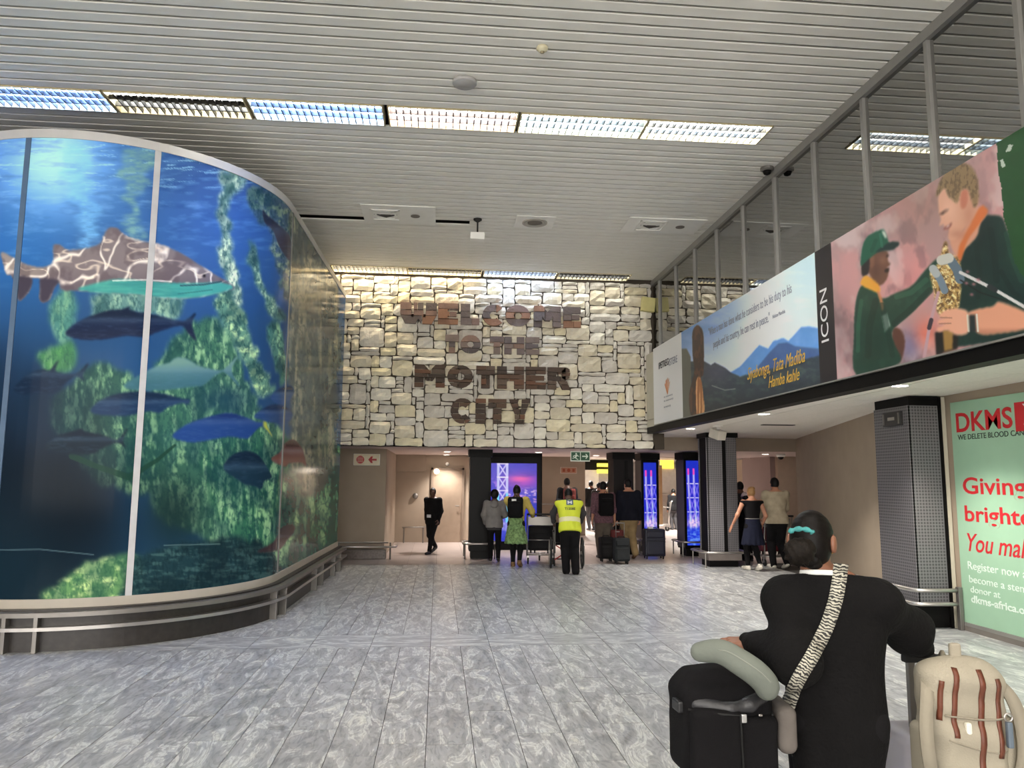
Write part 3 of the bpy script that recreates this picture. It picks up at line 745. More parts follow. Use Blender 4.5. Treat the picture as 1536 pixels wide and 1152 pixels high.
def build_display():
    path = plan_path()
    # finest where the photograph shows it
    d = np.r_[0, np.cumsum(np.hypot(*np.diff(path, axis=0).T))]
    fine = resample(path, 700); px, py = to_px(np.c_[fine, np.full(len(fine), 2.5)])
    keep = fine[:, 1] < 15.5
    # columns lie closest where the drum faces the hall
    kf = np.argmax(path[:, 0] > -5.25); kr = len(path)-16
    p = np.concatenate([resample(path[:kf+1], 40)[:-1], resample(path[kf:kr+1], 540)[:-1], resample(path[kr:], 150)])
    nC, nR = len(p), 520; zz = np.linspace(MZ1, MZ0, nR)
    V = np.empty((nR, nC, 3)); V[..., 0] = p[None, :, 0]; V[..., 1] = p[None, :, 1]; V[..., 2] = zz[:, None]
    X, Y = to_px(V); 
    # the flank turned away from the viewer carries on the same sea, mirrored
    back = (p[:, 0] < -4.9); u = np.linspace(0, 1, nC)
    k = np.argmax(p[:, 0] > -4.9)
    for c in range(k): X[:, c] = -(k-c)*3.0+X[:, k]; Y[:, c] = Y[:, k]
    I = Ink(X, Y, (34, 66, 104)); x, y = X, Y
    nz = lambda sx, sy, s, o=4: fbm(x/sx, y/sy, s, o)
    # sea: a light's reflection painted in top left, dark at the lower left
    I.mix(sstep(520, 230, y)*0.7, (58, 104, 172))
    I.mix(blob(x, y, 330, 255, 110, 70)*0.75, (44, 62, 100))
    I.mix(blob(x, y, 300, 360, 70, 110)*0.5, (58, 92, 150))
    I.mix(blob(x, y, 80, 245, 95, 85)*0.95, (120, 176, 240))
    I.mix(blob(x, y, 75, 235, 50, 55)*0.8, (160, 208, 255))
    I.mix(blob(x, y, 20, 380, 90, 80)*0.5, (40, 100, 170))
    I.mix(sstep(60, -10, x)*sstep(470, 560, y)*0.7, (22, 34, 52))
    I.mix(sstep(520, 720, y)*sstep(235, 80, x)*0.97, (14, 22, 32))
    I.mix(sstep(640, 860, y)*0.55, (20, 40, 50))
    I.mix((nz(26, 7, 3)-0.5)*0.8*sstep(470, 300, y), (140, 190, 236)); I.mix((0.5-nz(40, 9, 4))*0.9*sstep(430, 230, y), (20, 48, 96))
    I.mix(sstep(.62, .74, nz(30, 3, 5))*sstep(330, 235, y)*0.55, (150, 200, 220))
    # rocks behind, in green
    def rock(pts, rgb, seed, streak=(7, 26), a=0.95, hi=(150, 190, 140), lo=(20, 50, 58), soft=3, amt=0.8):
        p_ = smooth_poly(pts, 6); m = in_poly(x+(nz(14, 14, seed)-0.5)*22, y+(nz(14, 14, seed+5)-0.5)*22, p_).astype(float); m = blur(m, soft)
        n1 = nz(streak[0], streak[1], seed+1); n2 = nz(30, 40, seed+2)
        I.mix(m*a, rgb); n3 = nz(3.2, 6.5, seed+3, 3); I.mix(m*sstep(.43, .70, n1*0.75+n3*0.25)*amt, hi); I.mix(m*sstep(.58, .34, n2)*amt*0.75, lo); I.mix(m*sstep(.48, .30, n3)*amt*0.45, lo); I.mix(m*sstep(.035, .0, np.abs(nz(16, 22, seed+7)-.5))*amt*0.5, lo)
    rock([(232, 560), (250, 520), (285, 485), (320, 478), (352, 505), (372, 580), (420, 640), (452, 720), (440, 830), (380, 850), (300, 800), (240, 770), (215, 690)], (54, 94, 76), 21, amt=0.7)
    rock([(88, 590), (150, 545), (215, 580), (240, 640), (250, 720), (200, 740), (150, 720), (112, 670), (80, 640)], (40, 76, 66), 31, amt=0.65)
    rock([(300, 640), (360, 620), (420, 660), (500, 650), (500, 830), (400, 850), (330, 790)], (46, 92, 72), 35, (6, 34))
    I.mix(blob(x, y, 262, 770, 50, 60)*0.85, (18, 34, 36)); I.mix(blob(x, y, 118, 765, 80, 90)*0.85, (12, 20, 28)); I.mix(blob(x, y, 142, 640, 22, 60)*0.55, (24, 44, 48)); I.mix(blob(x, y, 345, 600, 50, 26)*0.6, (30, 58, 78)); I.mix(blob(x, y, 300, 655, 60, 18)*0.5, (30, 62, 74)); I.mix(blob(x, y, 60, 600, 50, 70)*0.8, (18, 32, 48))
    rock([(62, 528), (82, 515), (112, 518), (108, 556), (66, 558)], (70, 124, 76), 41, amt=0.4)
    rock([(80, 450), (98, 436), (112, 448), (100, 515), (84, 500)], (70, 118, 110), 45, amt=0.4)
    rock([(140, 445), (200, 437), (272, 447), (262, 475), (205, 470), (150, 492)], (92, 130, 118), 47, (9, 20), 0.8, (176, 206, 170), amt=0.6)
    rock([(338, 262), (368, 268), (342, 310), (352, 400), (366, 450), (346, 452), (330, 360), (328, 300)], (120, 150, 126), 51, (8, 9), 0.85, (214, 224, 190))
    rock([(322, 440), (348, 440), (372, 500), (400, 565), (412, 590), (384, 590), (352, 520)], (96, 138, 112), 55, (9, 8), 0.9, (196, 222, 160))
    rock([(372, 360), (384, 380), (402, 440), (424, 470), (416, 478), (394, 450), (378, 405)], (92, 128, 108), 59, (8, 9), 0.85, (186, 210, 170))
    rock([(402, 486), (414, 484), (430, 530), (428, 575), (418, 570), (404, 510)], (70, 116, 104), 63)
    rock([(372, 285), (440, 300), (440, 440), (424, 430), (400, 350)], (86, 96, 92), 67, (9, 8), 0.55, (140, 160, 130))
    rock([(440, 320), (505, 420), (500, 700), (440, 700)], (88, 96, 86), 69, (5, 60), 0.75, (150, 150, 130), (40, 52, 56))
    # pale mirrored columns under the water surface
    wob = (vnoise(x*0.0+3, y/5.0, 71)-0.5)*26
    for pts, rgb in (([(92, 222), (128, 222), (134, 290), (146, 320), (142, 350), (133, 404), (120, 350), (112, 310), (98, 280)], (116, 180, 226)),
                     ([(182, 228), (236, 228), (222, 262), (204, 300), (194, 318), (184, 280)], (118, 158, 136)), ([(196, 312), (214, 350), (208, 392), (186, 352)], (130, 172, 150))):
        m = blur(in_poly(x+wob, y, smooth_poly(pts, 5)).astype(float), 2); I.mix(m*(0.1+0.7*nz(9, 3, 73)), rgb)
    # floor of the tank: a caustic lit rock, a dark mound, branches
    rock([(70, 898), (100, 868), (135, 842), (188, 832), (212, 850), (196, 900)], (92, 132, 84), 75, (16, 9), 0.95, (206, 220, 150), (30, 66, 56))
    rock([(188, 902), (204, 836), (260, 822), (340, 806), (396, 818), (420, 862), (330, 885)], (26, 48, 54), 79, (18, 4), 0.95, (62, 92, 90), (14, 26, 32), amt=0.6)
    I.line([(108, 684), (146, 700), (194, 716), (236, 690), (262, 668)], [5, 4, 5, 3, 2], (26, 52, 44), 0.85)
    I.line([(0, 825), (60, 824), (140, 832)], 0.8, (80, 104, 112), 0.7); I.line([(246, 818), (330, 816)], 0.8, (90, 116, 116), 0.6)  # thin pale lines: a reflection on the gloss, painted into the print
    parts = {}
    def body(name, pts, rgb, seed, back=(14, 24, 40), belly=None, sm=5):
        p_ = smooth_poly(pts, sm); m = in_poly(x, y, p_); parts[name] = m
        f = blur(m.astype(float), 1); ymin, ymax = p_[:, 1].min(), p_[:, 1].max(); v = (y-ymin)/(ymax-ymin)
        I.mix(f, rgb); I.mix(f*sstep(.55, .15, v)*0.55, back)
        if belly is not None: I.mix(f*sstep(.5, .85, v)*0.5, belly)
        I.mix(f*(nz(12, 3, seed)-0.5)*0.35, (90, 120, 146)); I.mix(f*np.exp(-((v-0.40)/0.10)**2)*0.16, (110, 140, 165)); return f
    c1 = lambda L: [(a*0.33854, 180+b*0.33854) for a, b in L]
    c2 = lambda L: [(a*0.34713, 560+b*0.34713) for a, b in L]
    c3 = lambda L: [(240+a*0.2257, 400+b*0.2257) for a, b in L]
    c4 = lambda L: [(a*0.2257, 400+b*0.2257) for a, b in L]
    body('tuna', c1([(290, 945), (330, 905), (400, 870), (480, 846), (540, 840), (574, 828), (580, 845), (700, 868), (800, 892), (838, 878), (868, 855), (850, 905), (868, 975), (835, 945), (800, 912), (700, 938), (640, 960), (560, 955), (450, 972), (340, 968)]), (24, 34, 58), 101, belly=(34, 38, 56))
    body('yellowtail', c3([(-240, 790), (-150, 730), (-20, 660), (60, 640), (110, 605), (180, 615), (260, 660), (400, 690), (450, 660), (515, 598), (475, 690), (530, 795), (450, 720), (400, 705), (280, 790), (230, 795), (0, 820), (-180, 815)]), (62, 98, 108), 105, back=(120, 150, 132), belly=(40, 78, 92))
    body('tuna.001', c2([(390, 160), (430, 120), (500, 92), (590, 80), (700, 88), (780, 108), (818, 112), (815, 132), (780, 130), (720, 150), (690, 172), (640, 165), (540, 185), (430, 180)]), (26, 46, 74), 109)
    f = body('tuna.002', c2([(745, 270), (800, 225), (880, 195), (985, 172), (1060, 190), (1130, 212), (1158, 150), (1152, 215), (1178, 275), (1130, 230), (1075, 280), (1040, 280), (980, 275), (850, 297), (780, 290)]), (32, 58, 110), 113, back=(24, 34, 74))
    I.mix(f*sstep(392, 398, x), (150, 160, 70))
    body('tuna.003', c2([(195, 312), (260, 268), (330, 248), (350, 240), (370, 252), (450, 270), (508, 287), (548, 240), (532, 290), (542, 322), (505, 300), (430, 330), (400, 348), (300, 350), (220, 335)]), (18, 30, 42), 117)
    body('tuna.004', c4([(90, 810), (180, 722), (280, 688), (330, 690), (390, 620), (370, 695), (500, 715), (585, 645), (550, 720), (560, 765), (505, 728), (430, 780), (375, 835), (250, 840), (150, 850)]), (18, 32, 52), 121)
    body('ray', c2([(968, 395), (1010, 350), (1060, 338), (1110, 350), (1150, 400), (1175, 450), (1140, 468), (1132, 500), (1100, 488), (1060, 480), (1020, 455), (975, 425)]), (24, 44, 60), 125)
    body('brown_fish', c2([(1172, 372), (1210, 340), (1236, 300), (1270, 288), (1300, 318), (1312, 345), (1322, 400), (1305, 385), (1250, 388), (1232, 402)]), (86, 56, 54), 129, back=(50, 30, 34), belly=(120, 86, 76))
    body('blue_fish', c2([(1098, 185), (1150, 145), (1200, 134), (1240, 148), (1265, 180), (1240, 212), (1180, 215), (1130, 202)]), (36, 62, 104), 133)
    body('blue_fish.001', c3([(735, 870), (790, 815), (860, 790), (890, 830), (850, 900), (790, 915)]), (40, 70, 112), 135)
    body('dark_fish', c2([(1110, 772), (1180, 730), (1215, 672), (1250, 655), (1272, 665), (1265, 690), (1240, 722), (1200, 765)]), (52, 42, 46), 137)
    body('hanging_fish', c1([(1165, 400), (1182, 420), (1240, 470), (1286, 520), (1290, 625), (1240, 565), (1210, 490), (1172, 452)]), (58, 56, 68), 141)
    # the shark, grey brown with a net of caustic light, teal belly
    sp = smooth_poly(c1([(6, 585), (60, 612), (120, 642), (190, 652), (236, 630), (236, 560), (265, 553), (300, 575), (370, 570), (440, 550), (465, 500), (490, 477), (518, 480), (560, 515), (640, 540), (720, 555), (800, 590), (880, 640), (960, 690), (1038, 740), (1000, 757), (900, 780), (800, 789), (700, 786), (600, 772), (500, 767), (400, 757), (330, 755), (272, 750), (262, 715), (240, 742), (215, 797), (180, 800), (178, 745), (182, 705), (140, 700), (132, 750), (98, 792), (80, 790), (70, 722), (50, 685), (30, 682), (14, 630)]), 5)
    sm = in_poly(x, y, sp); parts['shark'] = sm; f = blur(sm.astype(float), 1)
    I.mix(f, (108, 100, 104)); I.mix(f*sstep(395, 440, y)*0.5, (70, 62, 74)); I.mix(f*sstep(95, 40, x)*0.5, (150, 140, 130))
    w = np.abs(fbm((x+y*0.35+(nz(60, 60, 143)-.5)*40)/26.0, (y-x*0.1)/34.0, 145, 2)-0.5)
    I.mix(f*sstep(.11, .0, w)*0.9, (214, 206, 200)); I.mix(f*sstep(.05, .0, np.abs(nz(40, 16, 149, 2)-0.5))*0.6, (220, 206, 190))
    I.mix(f*sstep(.5, .7, nz(22, 26, 151))*0.5, (78, 68, 74))
    fin = in_poly(x, y, smooth_poly(c1([(178, 745), (182, 702), (262, 712), (240, 742), (215, 797), (180, 800)]), 4)) | in_poly(x, y, smooth_poly(c1([(60, 690), (140, 700), (132, 750), (98, 792), (80, 790), (68, 722)]), 4))
    I.mix(blur(fin.astype(float), 1), (58, 54, 66))
    bl = I.poly(c1([(345, 750), (430, 722), (520, 706), (640, 712), (760, 722), (900, 722), (980, 720), (1034, 742), (960, 770), (850, 788), (740, 788), (600, 773), (450, 765)]), (60, 140, 132), 0.95, 5, 1)
    I.mix(bl*sstep(0.5, 0.8, nz(60, 8, 153))*0.5, (38, 104, 110))
    I.line(c1([(980, 716), (900, 730), (800, 734)]), 1.2, (40, 66, 78), 0.8); I.line(c1([(500, 712), (640, 708), (760, 716)]), 1.0, (230, 224, 220), 0.6)
    I.line(c1([(790, 770), (880, 760), (940, 752)]), 1.0, (40, 90, 96), 0.6)
    I.mix(blob(x, y, c1([(905, 690)])[0][0], c1([(905, 690)])[0][1], 2.2, 2.2), (20, 18, 22))
    c = I.c
    M = mat_vcol('glossy_print', 0.12, coat=0.0, spec=0.04)
    W = V-dloc
    taken = np.zeros((nR-1, nC-1), bool); labels = {'shark': 'printed grey shark with a teal belly', 'tuna': 'printed dark tuna below the shark', 'yellowtail': 'printed greenish fish with a forked tail', 'ray': 'printed dark round ray', 'brown_fish': 'printed brown fish'}
    for n in ['shark', 'tuna', 'tuna.001', 'tuna.002', 'yellowtail', 'tuna.003', 'tuna.004', 'ray', 'brown_fish', 'blue_fish', 'blue_fish.001', 'dark_fish', 'hanging_fish']:
        q = parts[n][:-1, :-1] & ~taken; taken |= q
        o = grid_obj('printed_'+n.split('.')[0], W, c, M, disp, q, gain=1.62)
        if o is not None and n in labels: o['label'] = labels[n]
    grid_obj('sea_print', W, c, M, disp, ~taken, gain=1.62)
build_display()
def ribbon(off0, off1, z0, z1, name, m, parent, loc, n=150, rng=None):
    """a band of rectangular section that follows the drum"""
    a, b = resample(plan_path(off0), n), resample(plan_path(off1), n)
    mb = MB(); vs = []
    for i in range(n):
        for (p, z) in ((a[i], z0), (b[i], z0), (b[i], z1), (a[i], z1)): vs.append((p[0]-loc[0], p[1]-loc[1], z))
    fs = []
    for i in range(n-1):
        for j in range(4): fs.append((4*i+j, 4*i+(j+1) % 4, 4*i+4+(j+1) % 4, 4*i+4+j))
    return mb.add(vs, fs).obj(name, m, parent)
M_TRIM = mat('pale_metal_trim', (196, 194, 192), 0.4, metal=0.1, var=0.03)
M_TRIM2 = mat('warm_grey_trim', (178, 170, 158), 0.5, var=0.04)
ribbon(-0.05, 0.012, MZ1, MZ1+0.10, 'top_trim', M_TRIM, disp, dloc)
ribbon(-0.05, 0.02, MZ0-0.09, MZ0, 'bottom_trim', M_TRIM2, disp, dloc)
ribbon(-0.05, 0.10, 0.0, MZ0-0.09, 'plinth', mat('dark_plinth', (44, 40, 38), 0.4, var=0.25, scale=14), disp, dloc)
ribbon(0.10, 0.19, 0.345, 0.39, 'bumper_rail', M_STEELD, disp, dloc); ribbon(0.10, 0.20, 0.215, 0.25, 'bumper_rail', M_STEEL, disp, dloc)
# posts that carry the rails stand in pairs
pp = resample(plan_path(0.14), 400); dd = np.r_[0, np.cumsum(np.hypot(*np.diff(pp, axis=0).T))]
post_me = MB().box((-0.02, -0.045, 0), (0.02, 0.045, 0.385), 0.004).mesh('post')
for (px, py) in ((66, 957), (95, 957), (305, 925), (328, 921), (422, 886), (433, 878), (465, 864), (480, 857)):
    P = fl(px, py); k = int(np.argmin(np.hypot(pp[:, 0]-P.x, pp[:, 1]-P.y)))
    tdir = pp[min(k+1, 399)]-pp[k-1]
    link('post', post_me, M_STEELD, disp, loc=(pp[k][0]-dloc[0], pp[k][1]-dloc[1], 0), rot=(0, 0, math.atan2(tdir[1], tdir[0])))
# joints between the glossy sheets
sp_ = resample(plan_path(0.006), 800); sx_, _ = to_px(np.c_[sp_, np.full(800, 2.0)])
def seam(px, w, m, zs=2.0):
    vis = np.where(sp_[:, 0] > -5.0)[0]; x_, _ = to_px(np.c_[sp_, np.full(800, zs)]); k = vis[np.argmin(np.abs(x_[vis]-px))]
    t_ = sp_[k+1]-sp_[k-1]; MB().box((-w, -0.004, MZ0), (w, 0.006, MZ1)).obj('joint_strip', m, disp, loc=(sp_[k][0]-dloc[0], sp_[k][1]-dloc[1], 0), rot=(0, 0, math.atan2(t_[1], t_[0])))
seam(207, 0.032, mat('joint_strip_white', (190, 190, 192), 0.5)); seam(2, 0.03, mat('joint_strip_blue', (84, 108, 136), 0.3)); seam(424, 0.03, mat('joint_strip_clear', (120, 124, 122), 0.25))
# lid of the drum
lid = [tuple(q) for q in resample(plan_path(-0.02), 90)]
MB().prism(lid, lambda q: (q[0]-dloc[0], q[1]-dloc[1], MZ1+0.09), lambda q: (q[0]-dloc[0], q[1]-dloc[1], MZ1+0.04)).obj('lid', M_FASCIA, disp)
# ------------------------------------------------------------------ long printed banner on the parapet
ban = thing('banner', 'long printed banner along the parapet: landscape, black strip and a photo of two men', 'banner', (POST_X-0.02, 10, 2.85))
def build_banner():
    y1, y0, z0, z1 = 15.12, 3.6, 2.85, 4.42
    nC, nR = 1100, 210
    # finer columns near the viewer's end
    s = np.linspace(0, 1, nC); yy = y1+(y0-y1)*(1-(1-s)**1.35)
    zz = np.linspace(z1, z0, nR)
    V = np.empty((nR, nC, 3)); V[..., 0] = POST_X-0.02; V[..., 1] = yy[None]; V[..., 2] = zz[:, None]
    X, Y = to_px(V); x, y = X, Y; Yw = V[..., 1]; h = (V[..., 2]-z0)/(z1-z0)
    I = Ink(x, y, (226, 230, 240)); nz = lambda sx, sy, sd, o=4: fbm(x/sx, y/sy, sd, o)
    L, B, PH, G = 13.27, 8.31, 7.93, 5.36
    land = (Yw < L) & (Yw >= B); lf = land.astype(float); q = lambda X_, Y_: (1030+X_*0.19091, 420+Y_*0.19097)
    c5 = lambda Ls: [(1220+a*0.31256, 220+b*0.3125) for a, b in Ls]
    cq = lambda Ls: [q(a, b) for a, b in Ls]
    I.mix(lf, (196, 206, 232)); t = (x-1022)/210
    I.mix(lf*sstep(1130, 1040, x)*sstep(0.35, 1.0, h)*0.9, (92, 128, 176)); I.mix(lf*blob(x, y, 1080, 470, 50, 40)*0.5, (110, 150, 205))
    I.mix(lf*blob(x, y, 1215, 400, 40, 60)*0.6, (160, 190, 240)); I.mix(lf*blob(x, y, 1140, 490, 34, 70)*0.6, (226, 222, 234))
    I.mix(lf*(nz(30, 14, 3)-0.5)*0.7, (236, 230, 238))
    def P(L_, rgb, a=1.0, sm=0, soft=1, mask=None):
        p = smooth_poly(L_, sm) if sm else np.array(L_, float); m = blur(in_poly(x, y, p).astype(float), soft)
        m = m*(lf if mask is None else mask); I.mix(m*a, rgb); return m
    m = P(cq([(330, 735), (420, 680), (500, 590), (570, 510), (640, 540), (680, 480), (760, 455), (800, 480), (900, 370), (960, 365), (1040, 380), (1060, 760), (330, 760)]), (84, 132, 190)); I.mix(m*(nz(10, 14, 5)-.4)*0.5, (150, 180, 216))
    m = P(cq([(560, 680), (650, 570), (720, 500), (790, 490), (850, 520), (930, 530), (1040, 540), (1060, 800), (560, 800)]), (58, 84, 132)); I.mix(m*(nz(8, 12, 7)-.4)*0.6, (90, 120, 160))
    m = P(cq([(-60, 640), (140, 640), (190, 670), (220, 650), (300, 690), (350, 730), (420, 760), (560, 720), (700, 690), (850, 640), (1060, 590), (1070, 830), (120, 1070), (-60, 1100)]), (46, 56, 66)); I.mix(m*(nz(7, 5, 9)-.45)*1.2, (84, 104, 92)); I.mix(m*sstep(600, 640, y-(-0.245)*(x-1030))*0.6, (24, 28, 32))
    I.mix(m*blob(x, y, *q(230, 720), 26, 20)*0.6, (82, 82, 104)); I.line(cq([(200, 830), (300, 865), (380, 855)]), 0.8, (150, 160, 150), 0.6)
    P(cq([(-80, 540), (0, 540), (30, 600), (50, 1090), (-80, 1100)]), (92, 92, 84))
    # the standing figure seen from behind the rock
    m = P(cq([(45, 420), (70, 365), (100, 362), (130, 420), (136, 600), (130, 740), (110, 790), (140, 1050), (40, 1075), (20, 900), (60, 720), (48, 600)]), (62, 46, 40), sm=4); I.mix(m*sstep(.5, .7, nz(3, 9, 11))*0.7, (96, 62, 44))
    m = P(cq([(75, 800), (110, 770), (130, 900), (138, 1045), (80, 1060)]), (150, 96, 58), sm=3); I.mix(m*sstep(.45, .6, nz(2.2, 30, 13))*0.9, (220, 170, 120))
    blk = ((Yw < B) & (Yw >= PH)).astype(float); I.mix(blk, (34, 30, 34))
    # the photograph of two men with a golden cup
    edge = np.interp(h, [0, .2, .3, .36, .6, 1], [4.9, 5.1, 5.22, 5.26, 5.34, 5.36])+0.03*(fbm(V[..., 2]*9, V[..., 2]*0+2, 29)-0.5)
    ph = ((Yw < PH) & (Yw >= edge)).astype(float)
    I.mix(ph, (176, 142, 142)); I.mix(ph*sstep(.35, .65, nz(34, 46, 15))*0.8, (206, 150, 150)); I.mix(ph*sstep(.5, .7, nz(22, 40, 17))*0.65, (124, 100, 104)); I.mix(ph*sstep(.55, .7, nz(40, 60, 18))*0.7, (216, 196, 196))
    I.mix(ph*blob(x, y, *c5([(520, 250)])[0], 60, 50)*0.7, (156, 124, 116)); I.mix(ph*blob(x, y, *c5([(480, 650)])[0], 30, 40)*0.6, (226, 140, 140)); I.mix(ph*blob(x, y, *c5([(820, 150)])[0], 30, 50)*0.7, (176, 140, 140)); I.mix(ph*blob(x, y, *c5([(130, 900)])[0], 18, 60)*0.5, (110, 84, 90)); I.mix(ph*blob(x, y, *c5([(470, 950)])[0], 16, 24)*0.8, (96, 104, 150)); I.mix(ph*blob(x, y, *c5([(540, 900)])[0], 20, 26)*0.7, (226, 110, 86))
    D = lambda L_, rgb, a=1.0, sm=4, soft=1: P(c5(L_), rgb, a, sm, soft, ph)
    D([(380, 880), (420, 880), (440, 940), (420, 1030), (390, 1010)], (90, 56, 46))
    g1, g2 = (26, 62, 50), (20, 46, 42)
    # right hand figure: jersey, neck, head
    m = D([(905, 340), (850, 330), (820, 345), (740, 470), (700, 560), (690, 700), (690, 800), (640, 960), (1090, 865), (1090, 640), (1010, 560), (985, 520), (930, 400)], g2); I.mix(m*(nz(14, 20, 19)-.45)*0.9, (34, 74, 58)); I.mix(m*sstep(905, 800, (x-1220)/0.31256)*sstep(700, 400, (y-220)/0.3125)*0.4, (14, 28, 30))
    D([(660, 440), (720, 400), (760, 330), (800, 290), (790, 420), (720, 500), (700, 545), (670, 500)], (206, 150, 126))
    D([(800, 290), (826, 292), (836, 318), (790, 380), (740, 450), (712, 540), (692, 550), (700, 480), (740, 400)], (206, 112, 60))
    fc = D([(600, 240), (630, 180), (700, 160), (770, 180), (790, 250), (770, 330), (720, 400), (690, 440), (656, 450), (648, 430), (650, 395), (636, 400), (622, 372), (604, 384), (612, 350), (606, 330), (600, 300)], (216, 166, 142))
    I.mix(fc*sstep(660, 760, (x-1220)/0.31256)*0.35, (176, 120, 98)); D([(606, 322), (640, 300), (650, 305), (620, 326)], (96, 62, 52)); D([(622, 394), (650, 376), (664, 364), (658, 384), (640, 396)], (122, 54, 50), sm=3); D([(634, 388), (654, 374), (652, 382), (640, 390)], (240, 230, 224), sm=2)
    D([(712, 214), (740, 212), (738, 270), (720, 300), (706, 280)], (192, 120, 98)); D([(618, 316), (626, 312), (628, 320), (620, 323)], (40, 28, 26), sm=2)
    hr = D([(590, 240), (606, 170), (650, 110), (720, 80), (770, 110), (792, 190), (790, 260), (770, 290), (745, 210), (715, 205), (700, 240), (690, 270), (650, 240), (630, 200)], (140, 116, 84)); I.mix(hr*sstep(.45, .65, nz(3, 7, 21))*0.7, (96, 78, 58))
    # left hand figure: cap, face, jersey, outstretched arm
    m = D([(240, 660), (300, 690), (330, 730), (400, 700), (470, 670), (540, 590), (596, 540), (600, 620), (570, 690), (470, 800), (380, 880), (390, 950), (412, 1040), (210, 1100), (196, 900), (205, 740)], g1); I.mix(m*(nz(12, 18, 23)-.45)*0.9, (52, 100, 78)); I.mix(m*blob(x, y, *c5([(280, 950)])[0], 30, 40)*0.5, (14, 40, 34))
    D([(330, 810), (352, 800), (370, 860), (345, 890)], (196, 206, 200), 0.8, 0)
    D([(236, 600), (240, 540), (290, 500), (340, 496), (358, 510), (356, 545), (370, 565), (352, 580), (362, 596), (350, 640), (318, 668), (290, 650), (268, 610)], (112, 76, 62)); D([(344, 588), (364, 582), (358, 602), (344, 600)], (30, 18, 18), sm=2); D([(350, 522), (362, 520), (360, 528), (350, 530)], (36, 24, 22), sm=2); D([(270, 530), (288, 520), (294, 560), (282, 585), (270, 570)], (134, 92, 74)); D([(232, 570), (262, 520), (270, 560), (262, 610), (236, 620)], (40, 34, 36))
    D([(228, 570), (236, 480), (262, 430), (310, 404), (340, 402), (362, 462), (360, 472), (300, 512), (260, 545)], (34, 92, 72)); D([(300, 505), (360, 462), (400, 456), (412, 470), (380, 494), (340, 500)], (26, 50, 48))
    D([(328, 404), (345, 412), (352, 440), (342, 436)], (220, 226, 216), sm=2)
    D([(228, 662), (240, 626), (262, 622), (312, 660), (318, 700), (280, 690)], (236, 164, 62)); D([(305, 690), (320, 705), (338, 760), (330, 790), (318, 740)], (206, 126, 80), 0.9)
    # folds and shade of the cloth, as the photograph on the banner shows them
    for L_, w_, c_, a_ in (([(300, 740), (270, 860), (262, 1000)], 5, (14, 38, 32), 0.5), ([(330, 760), (360, 900), (380, 1000)], 4, (16, 44, 36), 0.5), ([(400, 720), (470, 700), (540, 640)], 4, (52, 104, 82), 0.5), ([(390, 850), (470, 780), (560, 690)], 5, (14, 40, 34), 0.55), ([(230, 740), (215, 860), (214, 980)], 3, (56, 108, 86), 0.45), ([(850, 400), (870, 520), (880, 640)], 5, (12, 30, 30), 0.5), ([(930, 420), (960, 540), (1000, 640)], 5, (36, 78, 62), 0.5), ([(780, 470), (800, 600), (790, 720)], 4, (14, 34, 32), 0.5), ([(900, 600), (960, 700), (1010, 740)], 4, (12, 30, 30), 0.5), ([(300, 450), (280, 500)], 3, (24, 70, 54), 0.5), ([(320, 420), (330, 480)], 2, (60, 128, 104), 0.5)):
        I.line(c5(L_), w_, c_, a_)
    I.mix(ph*blob(x, y, *c5([(300, 600)])[0], 7, 14)*0.5, (84, 56, 46)); I.mix(ph*blob(x, y, *c5([(335, 545)])[0], 6, 6)*0.45, (160, 112, 92)); I.mix(ph*blob(x, y, *c5([(650, 300)])[0], 10, 14)*0.45, (236, 190, 166)); I.mix(ph*blob(x, y, *c5([(690, 420)])[0], 14, 8)*0.5, (172, 112, 92)); I.mix(ph*blob(x, y, *c5([(745, 330)])[0], 9, 18)*0.4, (184, 124, 102)); I.mix(ph*blob(x, y, *c5([(690, 840)])[0], 16, 8)*0.35, (240, 190, 166))
    # cup, hand, wristband, microphones
    D([(584, 890), (696, 880), (692, 970), (590, 1000)], (24, 20, 18), sm=0); D([(620, 880), (672, 876), (668, 975), (626, 985)], (150, 116, 62), sm=0)
    cp = D([(560, 600), (600, 560), (625, 470), (640, 460), (650, 510), (696, 540), (708, 620), (700, 760), (660, 820), (600, 800), (580, 700)], (182, 148, 88)); I.mix(cp*sstep(.5, .62, nz(3.2, 3.2, 25))*0.9, (240, 222, 170)); I.mix(cp*sstep(.5, .38, nz(3, 4, 27))*0.9, (92, 66, 36))
    D([(690, 560), (1016, 560), (1016, 800), (860, 770), (720, 720)], g2, 0.0)
    ar = D([(740, 800), (860, 765), (900, 745), (1060, 815), (1060, 866), (900, 895), (790, 895)], (214, 152, 124)); I.mix(ar*sstep(860, 900, (y-220)/0.3125)*0.5, (150, 96, 76))
    hd = D([(612, 800), (660, 778), (740, 790), (745, 890), (690, 905), (640, 880), (600, 890), (596, 870), (640, 850), (600, 850), (602, 835), (640, 820), (608, 820)], (222, 164, 138)); I.line(c5([(604, 850), (660, 848)]), 0.8, (150, 96, 80), 0.8); I.line(c5([(610, 820), (664, 822)]), 0.8, (150, 96, 80), 0.8)
    I.line(c5([(740, 810), (746, 885)]), 1.6, (214, 206, 190)); D([(748, 808), (778, 806), (782, 888), (752, 892)], (34, 42, 44), sm=0); I.line(c5([(784, 806), (790, 886)]), 1.4, (206, 206, 196))
    I.line(c5([(600, 700), (560, 850), (532, 1010)]), 2.4, (186, 150, 160)); I.line(c5([(566, 832), (556, 870)]), 3.2, (60, 50, 60))
    I.line(c5([(580, 590), (610, 640), (630, 690)]), 5.5, (112, 130, 146)); I.line(c5([(574, 586), (590, 610)]), 6, (172, 178, 180)); I.line(c5([(620, 545), (655, 540), (690, 590), (704, 636)]), 7, (92, 110, 126)); I.line(c5([(615, 545), (650, 535)]), 7.5, (196, 196, 188))
